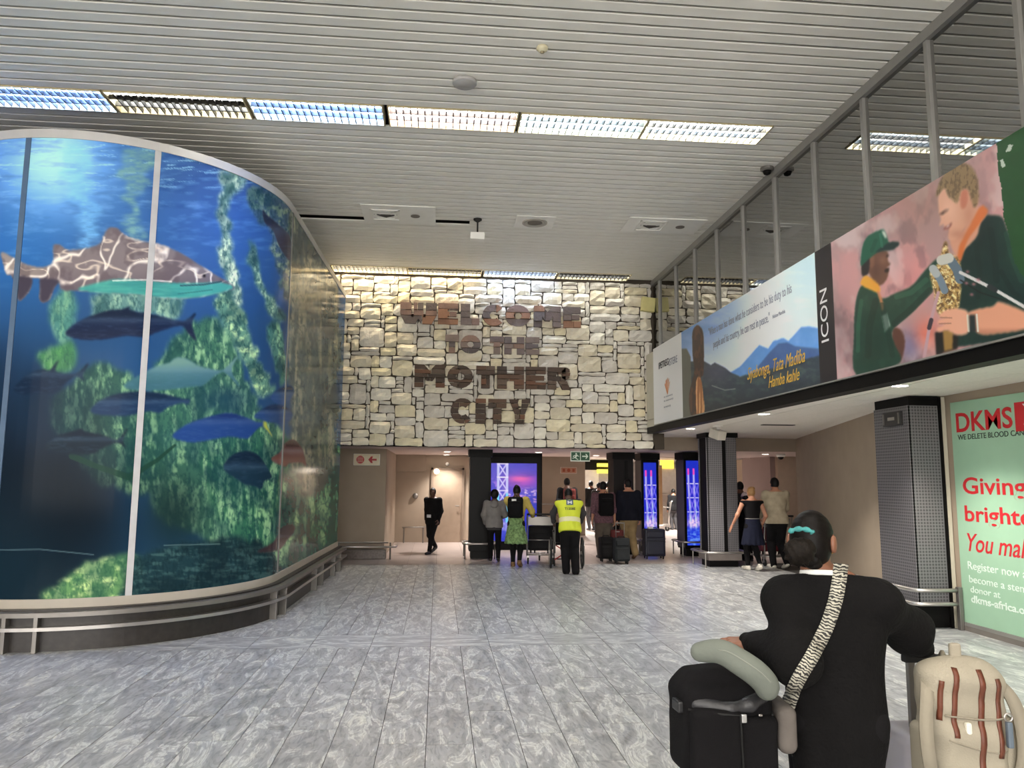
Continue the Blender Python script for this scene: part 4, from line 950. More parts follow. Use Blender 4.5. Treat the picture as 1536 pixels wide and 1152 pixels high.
    I.line(c5([(706, 604), (860, 680), (1080, 808)]), 2.4, (206, 204, 204)); I.line(c5([(706, 640), (800, 700), (930, 742)]), 1.0, (16, 20, 22)); I.line(c5([(846, 672), (872, 688)]), 4.0, (40, 44, 48))
    for (a, b) in ((740, 600), (792, 638), (735, 655), (770, 660), (760, 710)): I.mix(ph*blob(x, y, *c5([(a, b)])[0], 3, 2.5)*0.8, (176, 110, 120))
    # green end with a torn white edge
    gr = (Yw < edge).astype(float); I.mix(gr, (30, 72, 36)); I.mix(gr*(nz(18, 18, 31)-.4)*0.5, (44, 96, 48))
    for L_ in ([(938, -10), (958, -8), (946, 20), (922, 26)], [(896, 66), (910, 60), (922, 92), (906, 104)]): I.poly(c5(L_), (196, 206, 196), 0.9, 0)
    W = V-np.array([POST_X-0.02, 10, 2.85]); M = mat_vcol('banner_print', 0.5, coat=0.1)
    wm = (Yw >= L)[:-1, :-1]; lm = land[:-1, :-1]; bm_ = (blk > .5)[:-1, :-1]; pm = (ph > .5)[:-1, :-1] & ~(gr > .5)[:-1, :-1]; gm = (Yw < edge)[:-1, :-1]
    for n, m_, lb in (('white_panel', wm & ~lm, 'white end panel of the banner'), ('landscape_print', lm, 'mountain landscape with handwriting'), ('black_strip', bm_, 'black strip with white lettering'), ('photo_print', pm, 'photo of two men in green jerseys with a cup'), ('green_print', gm & ~pm & ~bm_, 'green end of the banner')):
        o = grid_obj(n, W, I.c, M, ban, m_, gain={'white_panel': 1.9, 'landscape_print': 1.5}.get(n, 1.2)); o['label'] = lb
build_banner()
MB().box((0.002, 3.6-10, 0.0), (0.018, 15.12-10, 1.57)).obj('backing_board', M_FASCIA, ban)
MB().box((-0.008, 3.6-10, -0.004), (0.018, 15.12-10, 0.012)).obj('bottom_edge', M_ALU, ban)
M_INKW = mat('ink_white', (232, 230, 230), 0.5); M_INKG = mat('ink_grey', (150, 152, 166), 0.6); M_INKD = mat('ink_dark', (60, 62, 72), 0.6); M_GOLD = mat('ink_gold', (226, 180, 70), 0.5, var=0.2); M_INKO = mat('ink_orange', (226, 150, 96), 0.6)
XL, YU = (0, -1, 0), (0, 0, 1)
PXB = POST_X-0.024
def ban_text(body, px, py, cap_px_top, px_end, m, name='lettering', **kw):
    """baseline from (px, py); the top of a capital is at cap_px_top; the line ends at the depth of column px_end"""
    o = at_x(px, py, PXB); tp = at_x(px, cap_px_top, PXB); e = at_x(px_end, py, PXB)
    # keep the baseline level along the wall
    return text_fit(body, m, ban, o, XL, YU, tp.z-o.z, abs(e.y-o.y), name, depth=0.001, **kw)
ban_text('"When a man has done what he considers to be his duty to his', 1063, 504, 492, 1190, M_INKG, 'quote')
ban_text('people and his country, he can rest in peace."', 1070, 522, 510, 1156, M_INKG, 'quote')
ban_text('Nelson Mandela', 1159, 478, 472, 1178, M_INKG, 'attribution')
ban_text('Siyabonga, Tata Madiba', 1121, 570, 551, 1209, M_GOLD, 'handwriting', shear=0.4)
ban_text('Hamba kahle', 1153, 582, 564, 1200, M_GOLD, 'handwriting', shear=0.4)
ban_text('IPETREG', 988, 554, 544, 1003, M_INKD, 'heading', bold=0.015)
ban_text('ISTERE', 1003.5, 549, 538, 1016, M_INKG, 'heading')
for yy, w in ((597, 1009), (603, 1010), (612, 1006)): ban_text('in memory', 996, yy, yy-3, w, M_INKG, 'small_print')
# orange emblem on the white panel
c = at_x(1001, 583, PXB)
e_ = MB()
for k in range(5): 
    a = PI/2+(k-2)*0.5; e_.prism([(0, -0.12), (0.18*math.cos(a)-0.02, 0.18*math.sin(a)), (0.18*math.cos(a)+0.03, 0.18*math.sin(a)+0.03)], lambda q: (c.x-ban.location.x, c.y-10-q[0], c.z-2.85+q[1]), lambda q: (c.x-ban.location.x+0.002, c.y-10-q[0], c.z-2.85+q[1]))
e_.obj('emblem', M_INKO, ban)
# ICON runs up the black strip: letters stand on their side
for ch, (yb, yt) in zip('ICON', ((513, 504), (502, 473), (470, 444), (461, 430))): pass
def icon_text():
    a = at_x(1237.5, 513, PXB); b = at_x(1240, 431, PXB)
    me_h = 0.20
    o = Vector((PXB, a.y-0.085, a.z)); return text_fit('ICON', M_INKW, ban, o, (0, 0, 1), (0, 1, 0), 0.17, b.z-a.z, 'lettering', depth=0.001)
icon_text()
# ------------------------------------------------------------------ pillars, screens, signs, rails in the lower hall
M_PILB = mat('black_laminate', (9, 8, 9), 0.4, spec=0.12); M_PILG = mat('grey_laminate', (76, 70, 72), 0.45, var=0.06)
def rail_ring(parent, loc, x0, x1, y0, y1, z, ext=0.14, posts=True, r=0.022):
    """steel bumper round a pillar, on short posts"""
    e = ext; P_ = [(x0-e, y0-e*0.4, z), (x0-e*0.4, y0-e, z), (x1+e*0.4, y0-e, z), (x1+e, y0-e*0.4, z), (x1+e, y1+e*0.4, z), (x1+e*0.4, y1+e, z), (x0-e*0.4, y1+e, z), (x0-e, y1+e*0.4, z)]
    MB().tube(P_, r, 8, closed=True).obj('bumper_rail', M_STEEL, parent, True)
    if posts:
        for (a, b) in ((x0-e*0.7, y0-e*0.7), (x1+e*0.7, y0-e*0.7), (x1+e*0.7, y1+e*0.7), (x0-e*0.7, y1+e*0.7)):
            MB().lathe([(0.016, 0), (0.016, z)], (a, b, -loc), 8).obj('post', M_STEELD, parent)
def screen_grid(name, parent, pts_px, Y, kind, res, estr):
    """a lit screen standing at depth Y, given by the photograph's columns and rows"""
    (xa, xb), (ya, yb) = pts_px
    a, b = at_y(xa, (ya+yb)/2, Y), at_y(xb, (ya+yb)/2, Y); zt, zb = at_y((xa+xb)/2, ya, Y).z, at_y((xa+xb)/2, yb, Y).z
    U, Vv = np.meshgrid(np.linspace(0, 1, res[0]), np.linspace(0, 1, res[1]))
    G = np.empty(U.shape+(3,)); G[..., 0] = a.x+(b.x-a.x)*U; G[..., 1] = Y; G[..., 2] = zt+(zb-zt)*Vv
    paint = {'bay': paint_bay, 'tower': paint_tower}[kind](U, Vv)
    G = G-np.array(parent.location)
    return grid_obj(name, G, paint, mat_vcol('lit_screen_%d' % int(estr*100), 0.3, estr=estr), parent)
def paint_bay(U, V):
    x, y = U*100, V*150
    I = Ink(x, y, (40, 40, 190)); nz = lambda sx, sy, s: fbm(x/sx, y/sy, s, 4)
    I.mix(sstep(60, 0, y)*0.5, (70, 50, 190)); I.mix(blob(x, y, 68, 34, 40, 16)*0.9, (190, 60, 190)); I.mix(blob(x, y, 64, 30, 22, 5)*0.9, (236, 90, 170)); I.mix((nz(26, 7, 3)-.5)*0.9*sstep(70, 40, y), (40, 30, 120))
    I.mix(sstep(62, 72, y), (20, 30, 170)); I.mix(sstep(.5, .7, nz(10, 2.5, 5))*blob(x, y, 60, 68, 80, 13), (246, 170, 220)); I.mix(sstep(.55, .7, nz(7, 2, 7))*blob(x, y, 60, 58, 60, 9), (255, 220, 240)); I.mix(sstep(78, 90, y)*0.9, (16, 32, 190)); I.mix(sstep(.6, .75, nz(9, 3, 9))*sstep(80, 150, y)*0.5, (50, 90, 230))
    I.mix(sstep(.5, .7, nz(5, 6, 11))*blob(x, y, 6, 60, 16, 26), (236, 160, 250)); I.mix(blob(x, y, 30, 118, 26, 14)*0.9*nz(5, 5, 13)*1.6, (236, 220, 255))
    for cx in (17, 36): I.line([(cx, 0), (cx, 112)], 2.6, (190, 190, 255)); I.line([(cx, 60), (cx, 112)], 2.4, (110, 210, 255))
    for k in range(3):
        y0 = k*26; I.line([(17, y0), (36, y0+26)], 1.4, (200, 190, 255)); I.line([(36, y0), (17, y0+26)], 1.4, (200, 190, 255)); I.line([(15, y0+1), (38, y0+1)], 1.2, (230, 220, 255))
    return I.c
def paint_tower(U, V):
    x, y = U*40, V*240
    I = Ink(x, y, (30, 40, 200)); nz = lambda sx, sy, s: fbm(x/sx, y/sy, s, 4)
    I.mix(sstep(60, 0, y)*0.6, (20, 50, 190)); sh = sstep(60, 160, y)*5
    for cx in (7, 24):
        I.mix(np.clip(3.4-np.abs(x-cx-sh*0.8), 0, 1)*sstep(22, 26, y), (176, 170, 255)); I.mix(np.clip(3.2-np.abs(x-cx), 0, 1)*(y > 22)*(y < 40), (240, 70, 190)); I.mix(np.clip(3.0-np.abs(x-cx-sh), 0, 1)*sstep(110, 150, y)*0.7, (140, 220, 255))
    for k, yy in enumerate((66, 106, 146)):
        I.line([(3, yy), (40, yy)], 1.3, (220, 214, 255)); I.line([(9, yy), (26, yy+40)], 2, (130, 110, 240), 0.8); I.line([(26, yy), (9, yy+40)], 2, (130, 110, 240), 0.8); I.line([(26, yy), (40, yy+36)], 2, (120, 110, 240), 0.8); I.line([(40, yy), (26, yy+36)], 2, (120, 110, 240), 0.8)
    I.mix(blob(x, y, 22, 176, 26, 18)*1.1*nz(6, 7, 3)*1.5, (255, 220, 250)); I.mix(sstep(184, 200, y)*0.9, (30, 60, 220)); I.mix(sstep(.5, .65, nz(9, 3, 5))*sstep(186, 210, y)*0.8, (110, 160, 255))
    return I.c
# big screen beyond the black pillar
bs = thing('video_screen', 'large lit video screen with a white bridge tower under a purple sky', 'screen', tuple(Vector((1.9, 19.12, 0))))
a_, b_ = at_y(733, 700, 19.12), at_y(806, 700, 19.12)
MB().box((a_.x-1.9-0.06, 0.0, 0.02), (b_.x-1.9+0.1, 0.06, 2.32), 0.01).obj('casing', M_PILB, bs)
screen_grid('display', bs, ((735, 805), (695, 812)), 19.11, 'bay', (80, 120), 0.21)
# pillars; each is a box of laminate with a black head
def pillar(name, label, x0, x1, y0, y1, zt, m, ring=0.33, rx=0.13, head=True, foot=True):
    t = thing(name, label, 'pillar', ((x0+x1)/2, (y0+y1)/2, 0)); w, d = (x1-x0)/2, (y1-y0)/2
    MB().box((-w, -d, 0.16), (w, d, zt-(0.16 if head else 0)), 0.006).obj('shaft', m, t)
    if head: MB().box((-w-0.03, -d-0.03, zt-0.16), (w+0.03, d+0.03, zt)).obj('head', M_FASCIA, t)
    if foot: MB().box((-w+0.04, -d+0.04, 0), (w-0.04, d-0.04, 0.16)).obj('foot', M_FASCIA, t)
    if ring: rail_ring(t, 0, -w, w, -d, d, ring, rx)
    return t
Yp = 17.1; a_, b_ = at_y(704, 780, Yp), at_y(736, 780, Yp)
pillar('pillar', 'black pillar beside the large video screen', a_.x, b_.x, Yp, Yp+0.5, LOW, M_PILB)
Yp = 17.9; a_, b_ = at_y(921, 780, Yp), at_y(951, 780, Yp)
t = pillar('pillar', 'plain dark grey pillar behind the man in the navy jumper', a_.x, b_.x, Yp, Yp+0.6, LOW, mat('charcoal_laminate', (30, 27, 28), 0.45, spec=0.15))
MB().box((0.02, -0.312, 0.3), (0.1, -0.3, LOW-0.2)).obj('strip', M_FASCIA, t)
for (c0, c1, s0, s1, Yp, yt, lb, ztop) in ((953, 989, 966, 985, 18.4, 694, 'black pillar with a lit tower screen behind the navy suitcase', LOW), (1013, 1056, 1030, 1049, 17.5, 691, 'grey pillar with a lit tower screen beside the perforated pillar', LOW)):
    a_, b_, c_ = at_y(s0-3, 780, Yp), at_y(c1, 780, Yp), at_y(c0, 780, Yp+0.0)
    # the flank seen to the left recedes
    dep = 0.55
    t = pillar('screen_pillar', lb, a_.x, b_.x, Yp, Yp+dep, ztop, M_PILB, 0.33, 0.12)
    w = (b_.x-a_.x)/2
    MB().box((-w-0.012, -dep/2+0.01, 0.2), (-w, dep/2, ztop-0.18)).obj('side_panel', M_PILG, t)
    tmp = screen_grid('display', t, ((s0, s1), (yt, 818)), Yp-0.012, 'tower', (40, 200), 0.21); tmp['label'] = 'lit screen with a blue and pink tower'
    MB().box((-w+0.02, -dep/2-0.010, 0.22), (w-0.02, -dep/2, ztop-0.2)).obj('bezel', M_PILB, t)
# perforated steel pillars
Yp = 15.35; a_, b_, c_ = at_y(1088, 780, Yp), at_y(1108, 780, Yp), at_y(1062, 780, Yp)
w = 0.52
t = thing('perforated_pillar', 'perforated steel pillar with a black corner slot, beside the woman in the navy skirt', 'pillar', (a_.x, Yp, 0))
zt = sof(Yp)
def perf_panel(parent, p, q, z0, z1, name='perforated_panel'):
    p, q = Vector((p[0], p[1], 0)), Vector((q[0], q[1], 0)); L_ = (q-p).length
    o = MB().box((0, 0.0, z0), (L_, 0.03, z1), 0.004).obj(name, M_PERF, parent, loc=p, rot=(0, 0, math.atan2((q-p).y, (q-p).x))); return o
lf = on_axis(1062, 780, 1, Yp+0.02)
perf_panel(t, (lf.x-a_.x, 0.04), (-0.03, 0.0), 0.30, zt-0.10)
perf_panel(t, (0.055, 0.0), (b_.x-a_.x, 0.02), 0.30, zt-0.10)
MB().box((lf.x-a_.x+0.02, 0.035, 0.0), (b_.x-a_.x-0.02, 0.5, zt-0.1)).obj('core', M_FASCIA, t)
MB().box((lf.x-a_.x, 0.5, 0.3), (b_.x-a_.x, 0.53, zt-0.1)).obj('perforated_panel', M_PERF, t)
MB().box((lf.x-a_.x-0.02, -0.03, zt-0.10), (b_.x-a_.x+0.02, 0.55, zt-0.002)).obj('head', M_FASCIA, t)
MB().box((lf.x-a_.x-0.03, -0.05, 0.13), (b_.x-a_.x+0.03, 0.56, 0.30), 0.01).obj('plinth', mat('plinth_grey', (110, 102, 98), 0.5), t)
rail_ring(t, 0, lf.x-a_.x-0.02, b_.x-a_.x+0.02, -0.03, 0.53, 0.30, 0.15)
sc = thing('security_camera', 'white security camera under the soffit above the perforated pillar', 'camera', tuple(at_z(1077, 640, sof(14.9))+Vector((0, 0, 0))))
sc.location.z = sof(sc.location.y)
MB().lathe([(0.10, 0), (0.10, -0.02), (0.03, -0.03), (0.03, -0.07), (0, -0.07)], (0, 0, 0), 16).obj('mount', M_WHITE, sc)
MB().box((-0.1, -0.16, -0.24), (0.1, 0.10, -0.07), 0.02).obj('housing', mat('camera_white', (206, 200, 188), 0.5), sc, rot=(0.3, 0, 0.35))
# near perforated pillar against the right wall
X0p, X1p, Y0p, Y1p = 5.80, 6.29, 8.92, 9.66
zt = sof(9.2)
t = thing('perforated_pillar', 'large perforated steel pillar beside the mint poster', 'pillar', (X0p, Y0p, 0))
perf_panel(t, (0.0, Y1p-Y0p), (0.0, 0.0), 0.26, zt-0.12); perf_panel(t, (0.006, 0.0), (X1p-X0p-0.09, 0.0), 0.26, zt-0.12)
MB().box((0.03, 0.035, 0.0), (X1p-X0p-0.002, Y1p-Y0p, zt-0.12)).obj('core', M_FASCIA, t)
MB().box((X1p-X0p-0.085, -0.01, 0.0), (X1p-X0p-0.05, 0.03, zt-0.01)).obj('dark_slot', M_FASCIA, t)
MB().box((X1p-X0p-0.05, -0.02, 0.0), (X1p-X0p-0.004, 0.03, zt-0.01)).obj('edge_strip', M_BEIGEP, t)
MB().box((0.02, -0.01, zt-0.12), (X1p-X0p-0.09, Y1p-Y0p, zt-0.004)).obj('head', M_FASCIA, t)
sg = MB().box((-0.04, -0.02, zt-0.36), (0.0, 0.36, zt-0.18), 0.004).obj('sign_plate', mat('dark_plate', (44, 42, 42), 0.4), t, loc=(0, 0.12, 0)); 
MB().box((-0.05, 0.32, zt-0.34), (-0.03, 0.34, zt-0.20)).obj('screw_plate', M_STEELD, sg); MB().box((-0.05, -0.0, zt-0.34), (-0.03, 0.02, zt-0.20)).obj('screw_plate', M_STEELD, sg)
MB().box((-0.046, 0.10, zt-0.29), (-0.04, 0.24, zt-0.25)).obj('plate_print', M_STEEL, sg)
for z in (0.30, 0.46):
    MB().tube([(-0.06, Y1p-Y0p+0.5, z), (-0.10, Y1p-Y0p+0.4, z), (-0.10, -0.02, z), (-0.05, -0.10, z), (0.30, -0.12, z), (X1p-X0p-0.02, -0.12, z)], 0.024, 8).obj('bumper_rail', M_STEEL, t, True)
MB().box((X1p-X0p-0.07, -0.15, 0), (X1p-X0p-0.02, -0.09, 0.5), 0.006).obj('post', M_STEELD, t); MB().lathe([(0.018, 0), (0.018, 0.47)], (-0.10, Y1p-Y0p+0.25, 0), 8).obj('post', M_STEELD, t)

# ------------------------------------------------------------------ mint poster on the right wall
XM = WALL_X-0.012
mp = thing('mint_poster', 'large mint green poster with red and white lettering on the right wall', 'poster', (XM, 7, 0))
zt = 2.72
MB().box((-0.004, 3.0-7, 0.10), (0.010, 8.80-7, zt)).obj('sheet', mat('mint_print', (160, 198, 170), 0.45, var=0.02), mp)
MB().box((-0.02, 3.0-7, 0.06), (0.010, 8.80-7, 0.10)).obj('bottom_edge', M_ALU, mp)
tag(MB().box((WALL_X-0.03, -9, 0), (WALL_X, 8.80, 0.06)).obj('baseboard_right', mat('baseboard_grey', (120, 114, 108), 0.5)), kind='structure')
M_RED = mat('ink_red', (202, 40, 48), 0.5, var=0.03); M_MINTW = mat('ink_pale', (226, 240, 230), 0.5); M_BLK = mat('ink_black', (46, 58, 52), 0.5)
XT = XM-0.006
def mint_text(body, px, py, px2, top, m, name='lettering', **kw):
    o = at_x(px, py, XT); tp = at_x(px, top, XT); e = at_x(px2, py, XT)
    return text_fit(body, m, mp, o, XL, YU, tp.z-o.z, None if px2 is None else abs(e.y-o.y), name, depth=0.001, **kw)
mint_text('DKMS', 1435, 648, 1520, 619, M_RED, bold=0.02)
o_ = at_x(1524, 646, XT); tp_ = at_x(1524, 607, XT); hgt = tp_.z-o_.z
lx_ = o_.y-7
bx = MB().prism([(0, 0), (0.42, 0), (0.42, hgt*1.12), (0, hgt*1.12)], lambda p: (-0.008, lx_-p[0], o_.z-0.01+p[1]), lambda p: (-0.004, lx_-p[0], o_.z-0.01+p[1])).obj('red_block', M_RED, mp)
for k in range(2):
    MB().prism([(0.12, 0.06), (0.16, 0.06), (0.36, hgt), (0.32, hgt)] if k else [(0.32, 0.06), (0.36, 0.06), (0.16, hgt), (0.12, hgt)], lambda p: (-0.010, lx_-p[0], o_.z+p[1]), lambda p: (-0.008, lx_-p[0], o_.z+p[1])).obj('cross_stroke', M_MINTW, bx)
mint_text('WE DELETE BLOOD CANCER', 1437, 660, 1556, 652, M_BLK, bold=0.006)
mint_text('Giving', 1445, 740, 1540, 715, M_RED, bold=0.015)
mint_text('brighter', 1448, 781, 1566, 757, M_RED, bold=0.015)
mint_text('You make', 1452, 826, 1560, 798, M_RED, shear=0.3, bold=0.006)
mint_text('Register now and', 1452, 853, 1556, 841, M_MINTW, bold=0.004)
mint_text('become a stem cell', 1454, 873, 1566, 862, M_MINTW, bold=0.004)
mint_text('donor at', 1456, 888, 1500, 878, M_MINTW, bold=0.004)
mint_text('dkms-africa.org', 1457, 903, 1550, 892, M_MINTW, bold=0.02)

# ------------------------------------------------------------------ hanging signs
def sign_box(name, label, px0, px1, py0, py1, Y, face, loc_z_top=None):
    a, b = at_y(px0, py1, Y), at_y(px1, py0, Y); w, h = abs(b.x-a.x), b.z-a.z
    t = thing(name, label, 'sign', ((a.x+b.x)/2, Y, a.z))
    MB().box((-w/2, -0.0, 0), (w/2, 0.035, h), 0.004).obj('casing', M_WHITE, t)
    MB().box((-w/2+0.008, -0.006, 0.008), (w/2-0.008, 0.0, h-0.008)).obj('face', face, t)
    return t, w, h
def flat(parent, poly, m, name, y=-0.009, d=0.003):
    return MB().prism(poly, lambda p: (p[0], y, p[1]), lambda p: (p[0], y+d, p[1])).obj(name, m, parent)
M_CREAMF = mat('sign_cream', (226, 214, 186), 0.5); M_SRED = mat('sign_red', (176, 34, 36), 0.5); M_SGRN = mat('sign_green', (26, 78, 50), 0.5); M_SWHT = mat('sign_white', (214, 226, 210), 0.5)
def circ(cx, cz, r, n=22): return [(cx+r*math.cos(2*PI*k/n), cz+r*math.sin(2*PI*k/n)) for k in range(n)]
def fire_marks(t, w, h):
    f = flat(t, circ(-w*0.24, h*0.5, h*0.34), M_SRED, 'red_disc')
    for k in range(5): flat(f, [(-w*0.24-h*0.26, h*(0.30+0.1*k)), (-w*0.24+h*0.26, h*(0.30+0.1*k)), (-w*0.24+h*0.26, h*(0.325+0.1*k)), (-w*0.24-h*0.26, h*(0.325+0.1*k))], M_CREAMF, 'line', -0.012)
def arrow(t, cx, cz, s, left, m, name='arrow'):
    k = -1 if left else 1
    pts = [(-1, .22), (0.1, .22), (-0.1, .8), (0.35, .8), (1, 0), (0.35, -.8), (-0.1, -.8), (0.1, -.22), (-1, -.22)]
    pts = [(cx+k*s*a, cz+s*b) for a, b in pts]
    return flat(t, pts if k > 0 else pts[::-1], m, name)
t, w, h = sign_box('fire_point_sign', 'cream sign with red disc and red arrow on the left pier', 530, 570, 681, 698, 17.30, M_CREAMF)
fire_marks(t, w, h); arrow(t, w*0.22, h*0.5, h*0.36, True, M_SRED)
t, w, h = sign_box('emergency_exit_sign', 'green emergency exit sign with running man and arrow', 856, 885, 677, 692, 16.05, M_SWHT)
hx = MB().box((-0.01, 0.01, h), (0.01, 0.02, LOW-t.location.z)).obj('hanger', M_STEELD, t)
pn = flat(t, [(-w*0.47, h*0.1), (-w*0.02, h*0.1), (-w*0.02, h*0.9), (-w*0.47, h*0.9)], M_SGRN, 'running_man_panel', -0.009); pa = flat(t, [(w*0.02, h*0.1), (w*0.47, h*0.1), (w*0.47, h*0.9), (w*0.02, h*0.9)], M_SGRN, 'arrow_panel', -0.009)
flat(pn, circ(-w*0.22, h*0.74, h*0.08), M_SWHT, 'running_man', -0.012)
rm = MB()
for poly in ([(-.28, .62), (-.16, .66), (-.14, .56), (-.22, .40), (-.28, .42)], [(-.28, .42), (-.22, .42), (-.20, .30), (-.10, .20), (-.14, .16), (-.25, .26)], [(-.30, .44), (-.24, .40), (-.34, .28), (-.42, .28), (-.42, .33), (-.36, .33)], [(-.17, .62), (-.06, .50), (-.08, .46), (-.18, .54)], [(-.28, .62), (-.38, .54), (-.38, .42), (-.34, .42), (-.33, .52), (-.27, .55)]):
    rm.prism([(a*w, b*h) for a, b in poly], lambda p: (p[0], -0.012, p[1]), lambda p: (p[0], -0.009, p[1]))
tag(rm.obj('running_man', M_SWHT, pn), kind='stuff')
pts = [(-1, .16), (0.45, .16), (0.05, .62), (0.4, .62), (1, 0), (0.4, -.62), (0.05, -.62), (0.45, -.16), (-1, -.16)]
flat(pa, [(w*0.245+h*0.3*a, h*0.5+h*0.38*b) for a, b in pts], M_SWHT, 'arrow', -0.012)
t, w, h = sign_box('wall_sign', 'small buff sign with three orange marks on the far wall', 841, 865, 701, 710, 23.97, mat('sign_buff', (176, 130, 106), 0.6))
for k, cx in enumerate((-0.3, 0.0, 0.3)): flat(t, circ(cx*w, h*0.5, h*0.28) if k == 1 else [(cx*w-h*.2, h*.25), (cx*w+h*.2, h*.25), (cx*w+h*.2, h*.75), (cx*w-h*.2, h*.75)], mat('sign_orange', (150, 70, 40), 0.6), 'mark')

# downlights of the low soffit
low_pts = [((548, 677.5), 'above the left pier'), ((671, 677), 'above the guard'), ((670, 682), 'above the taupe door'), ((747, 683), 'next to the large video screen'), ((792, 683), 'above the large video screen'), ((808, 678), 'nearer, above the large video screen'), ((778, 687), 'closest to the large video screen'), ((894, 683), 'behind the emergency exit sign'), ((924, 678.5), 'above the man in the navy jumper'), ((1148, 679), 'above the woman in the navy skirt')]
for (px, py), lb in low_pts:
    P = at_z(px, py, LOW); 
    P.y = min(P.y, 21.0) if px < 1000 else 18.5
    q = at_y(px, py, P.y); downlight((q.x, P.y, LOW if px < 1000 else LOW+0.02), 'round downlight in the low soffit, '+lb, 'low soffit downlights', 22, 0.075, (1.0, 0.92, 0.85))
t = thing('dome_camera', 'small white dome camera on the low soffit over the recess', 'camera', (at_y(1171, 680, 18.6).x, 18.6, LOW+0.02))
MB().lathe([(0.11, 0), (0.11, -0.05), (0.09, -0.07), (0.0, -0.07)], (0, 0, 0), 18).obj('base', M_WHITE, t, True); MB().lathe([(0.075, -0.07), (0.06, -0.11), (0.03, -0.135), (0, -0.14)], (0, 0, 0), 18).obj('dome', M_FASCIA, t, True)
# rails of the left pier and of the far left wall, thermostat, door plate
t = thing('pier_rail', 'steel bumper rail on posts in front of the left pier', 'rail', (-1.6, 16.95, 0))
MB().tube([(-2.4, 0, 0.27), (0.62, 0.0, 0.27), (0.72, 0.08, 0.27), (0.72, 0.9, 0.27)], 0.022, 8).obj('rail', M_STEEL, t, True)
MB().tube([(-2.4, 0.05, 0.36), (0.55, 0.05, 0.36)], 0.016, 8).obj('rail', M_STEEL, t, True)
for xx in (-1.9, -0.5, 0.6): MB().lathe([(0.018, 0), (0.018, 0.36)], (xx, 0.03, 0), 8).obj('post', M_STEELD, t)
t = thing('wall_rail', 'slim steel rail on posts along the far left wall', 'rail', (-0.9, 21.3, 0))
MB().tube([(-0.05, 0, 0.42), (0.58, 0, 0.42)], 0.022, 8).obj('rail', M_STEEL, t, True); 
for xx in (0.0, 0.52): MB().lathe([(0.018, 0), (0.018, 0.42)], (xx, 0.0, 0), 8).obj('post', M_STEELD, t)
t = thing('exit_wall_rail', 'steel rail along the far wall behind the man with the red rucksack', 'rail', (3.2, 23.8, 0))
MB().tube([(-1.0, 0, 0.98), (1.35, 0, 0.98)], 0.025, 8).obj('rail', M_STEEL, t, True)
for xx in (-0.9, 0.2, 1.25): MB().tube([(xx, 0, 0.98), (xx, 0.2, 0.98)], 0.014, 6).obj('bracket', M_STEELD, t)
P = at_y(623, 744, 21.46); t = thing('wall_control', 'small round metal control on the taupe wall left of the guard', 'wall control', tuple(P))
MB().lathe([(0.08, 0.03), (0.08, 0.0), (0.05, -0.03), (0.0, -0.035)], (0, 0, 0), 18, 'y').obj('dial', M_STEELD, t, True)
P = at_y(655, 707, 21.42); t = thing('bulkhead_light', 'small bright bulkhead light at the corner of the taupe door', 'light', tuple(P))
MB().lathe([(0.07, 0.05), (0.07, 0.0), (0.05, -0.03), (0.0, -0.035)], (0, 0, 0), 18, 'y').obj('lens', mat('bulkhead_lens', (250, 240, 225), 0.4, emit=(255, 236, 214), estr=3), t, True)
P = at_y(671, 696, 21.46); t = thing('wall_sensor', 'tiny pale sensor on the taupe wall above the door', 'sensor', tuple(P))
MB().lathe([(0.05, 0.03), (0.05, 0.0), (0.0, -0.03)], (0, 0, 0), 14, 'y').obj('housing', M_WHITE, t, True)
P = at_x(1160, 257, GLAZ_X-0.05); t = thing('dome_camera', 'dark small dome camera at the top of the glazing', 'camera', (GLAZ_X-0.14, P.y, CEIL-0.002))
MB().lathe([(0.09, 0), (0.09, -0.03), (0.05, -0.05), (0, -0.05)], (0, 0, 0), 16).obj('base', M_STEELD, t); MB().lathe([(0.06, -0.05), (0.045, -0.09), (0, -0.11)], (0, 0, 0), 16).obj('dome', M_FASCIA, t, True)

# ------------------------------------------------------------------ the arrivals area far beyond
M_FWH = mat('far_panel_white', (214, 212, 206), 0.6)
FY = 33.0
def far_thing(name, label, cat, px, Y): return thing(name, label, cat, (at_y(px, 760, Y).x, Y, 0))
def far_part(t, name, px0, px1, py0, py1, Y, m, th=0.15, foot=False, roof=False):
    a, b = at_y(px0, py1, Y), at_y(px1, py0, Y)
    return MB().box((a.x-t.location.x, Y-t.location.y, 0 if foot else a.z), (b.x-t.location.x, Y-t.location.y+th, 2.60 if roof else b.z), 0.008).obj(name, m, t)
t = far_thing('shop', 'far shop with a pale panel, black header and glowing yellow lamps', 'shop', 898, 33.0)
far_part(t, 'pale_panel', 878, 898, 705, 770, 33.0, M_FWH, foot=True); far_part(t, 'grey_panel', 898.2, 921, 705, 770, 33.0, mat('far_grey', (150, 146, 150), 0.5), foot=True)
far_part(t, 'header', 876, 921, 693, 704.5, 32.98, M_FASCIA, 0.3, roof=True)
for (y0, y1) in ((695, 700), (704, 710)):
    q = far_part(t, 'lamp', 897, 918, y0, y1, 32.7, mat('lamp_yellow', (240, 220, 90), 0.5, emit=(255, 240, 90), estr=0.26), 0.26); q['label'] = 'glowing yellow lamp'
t = far_thing('partition', 'tan partition beyond the two tower screens', 'partition', 988, 30.0); far_part(t, 'board', 984, 993, 700, 770, 30.0, mat('far_tan', (158, 126, 90), 0.6), foot=True); far_part(t, 'cap_rail', 984, 993, 698, 700, 29.98, M_STEELD, 0.2)
t = far_thing('partition', 'white partition with a glowing yellow board at its top', 'partition', 1008, 31.0); far_part(t, 'panel', 993.5, 1024, 703, 740, 31.0, M_FWH, foot=True)
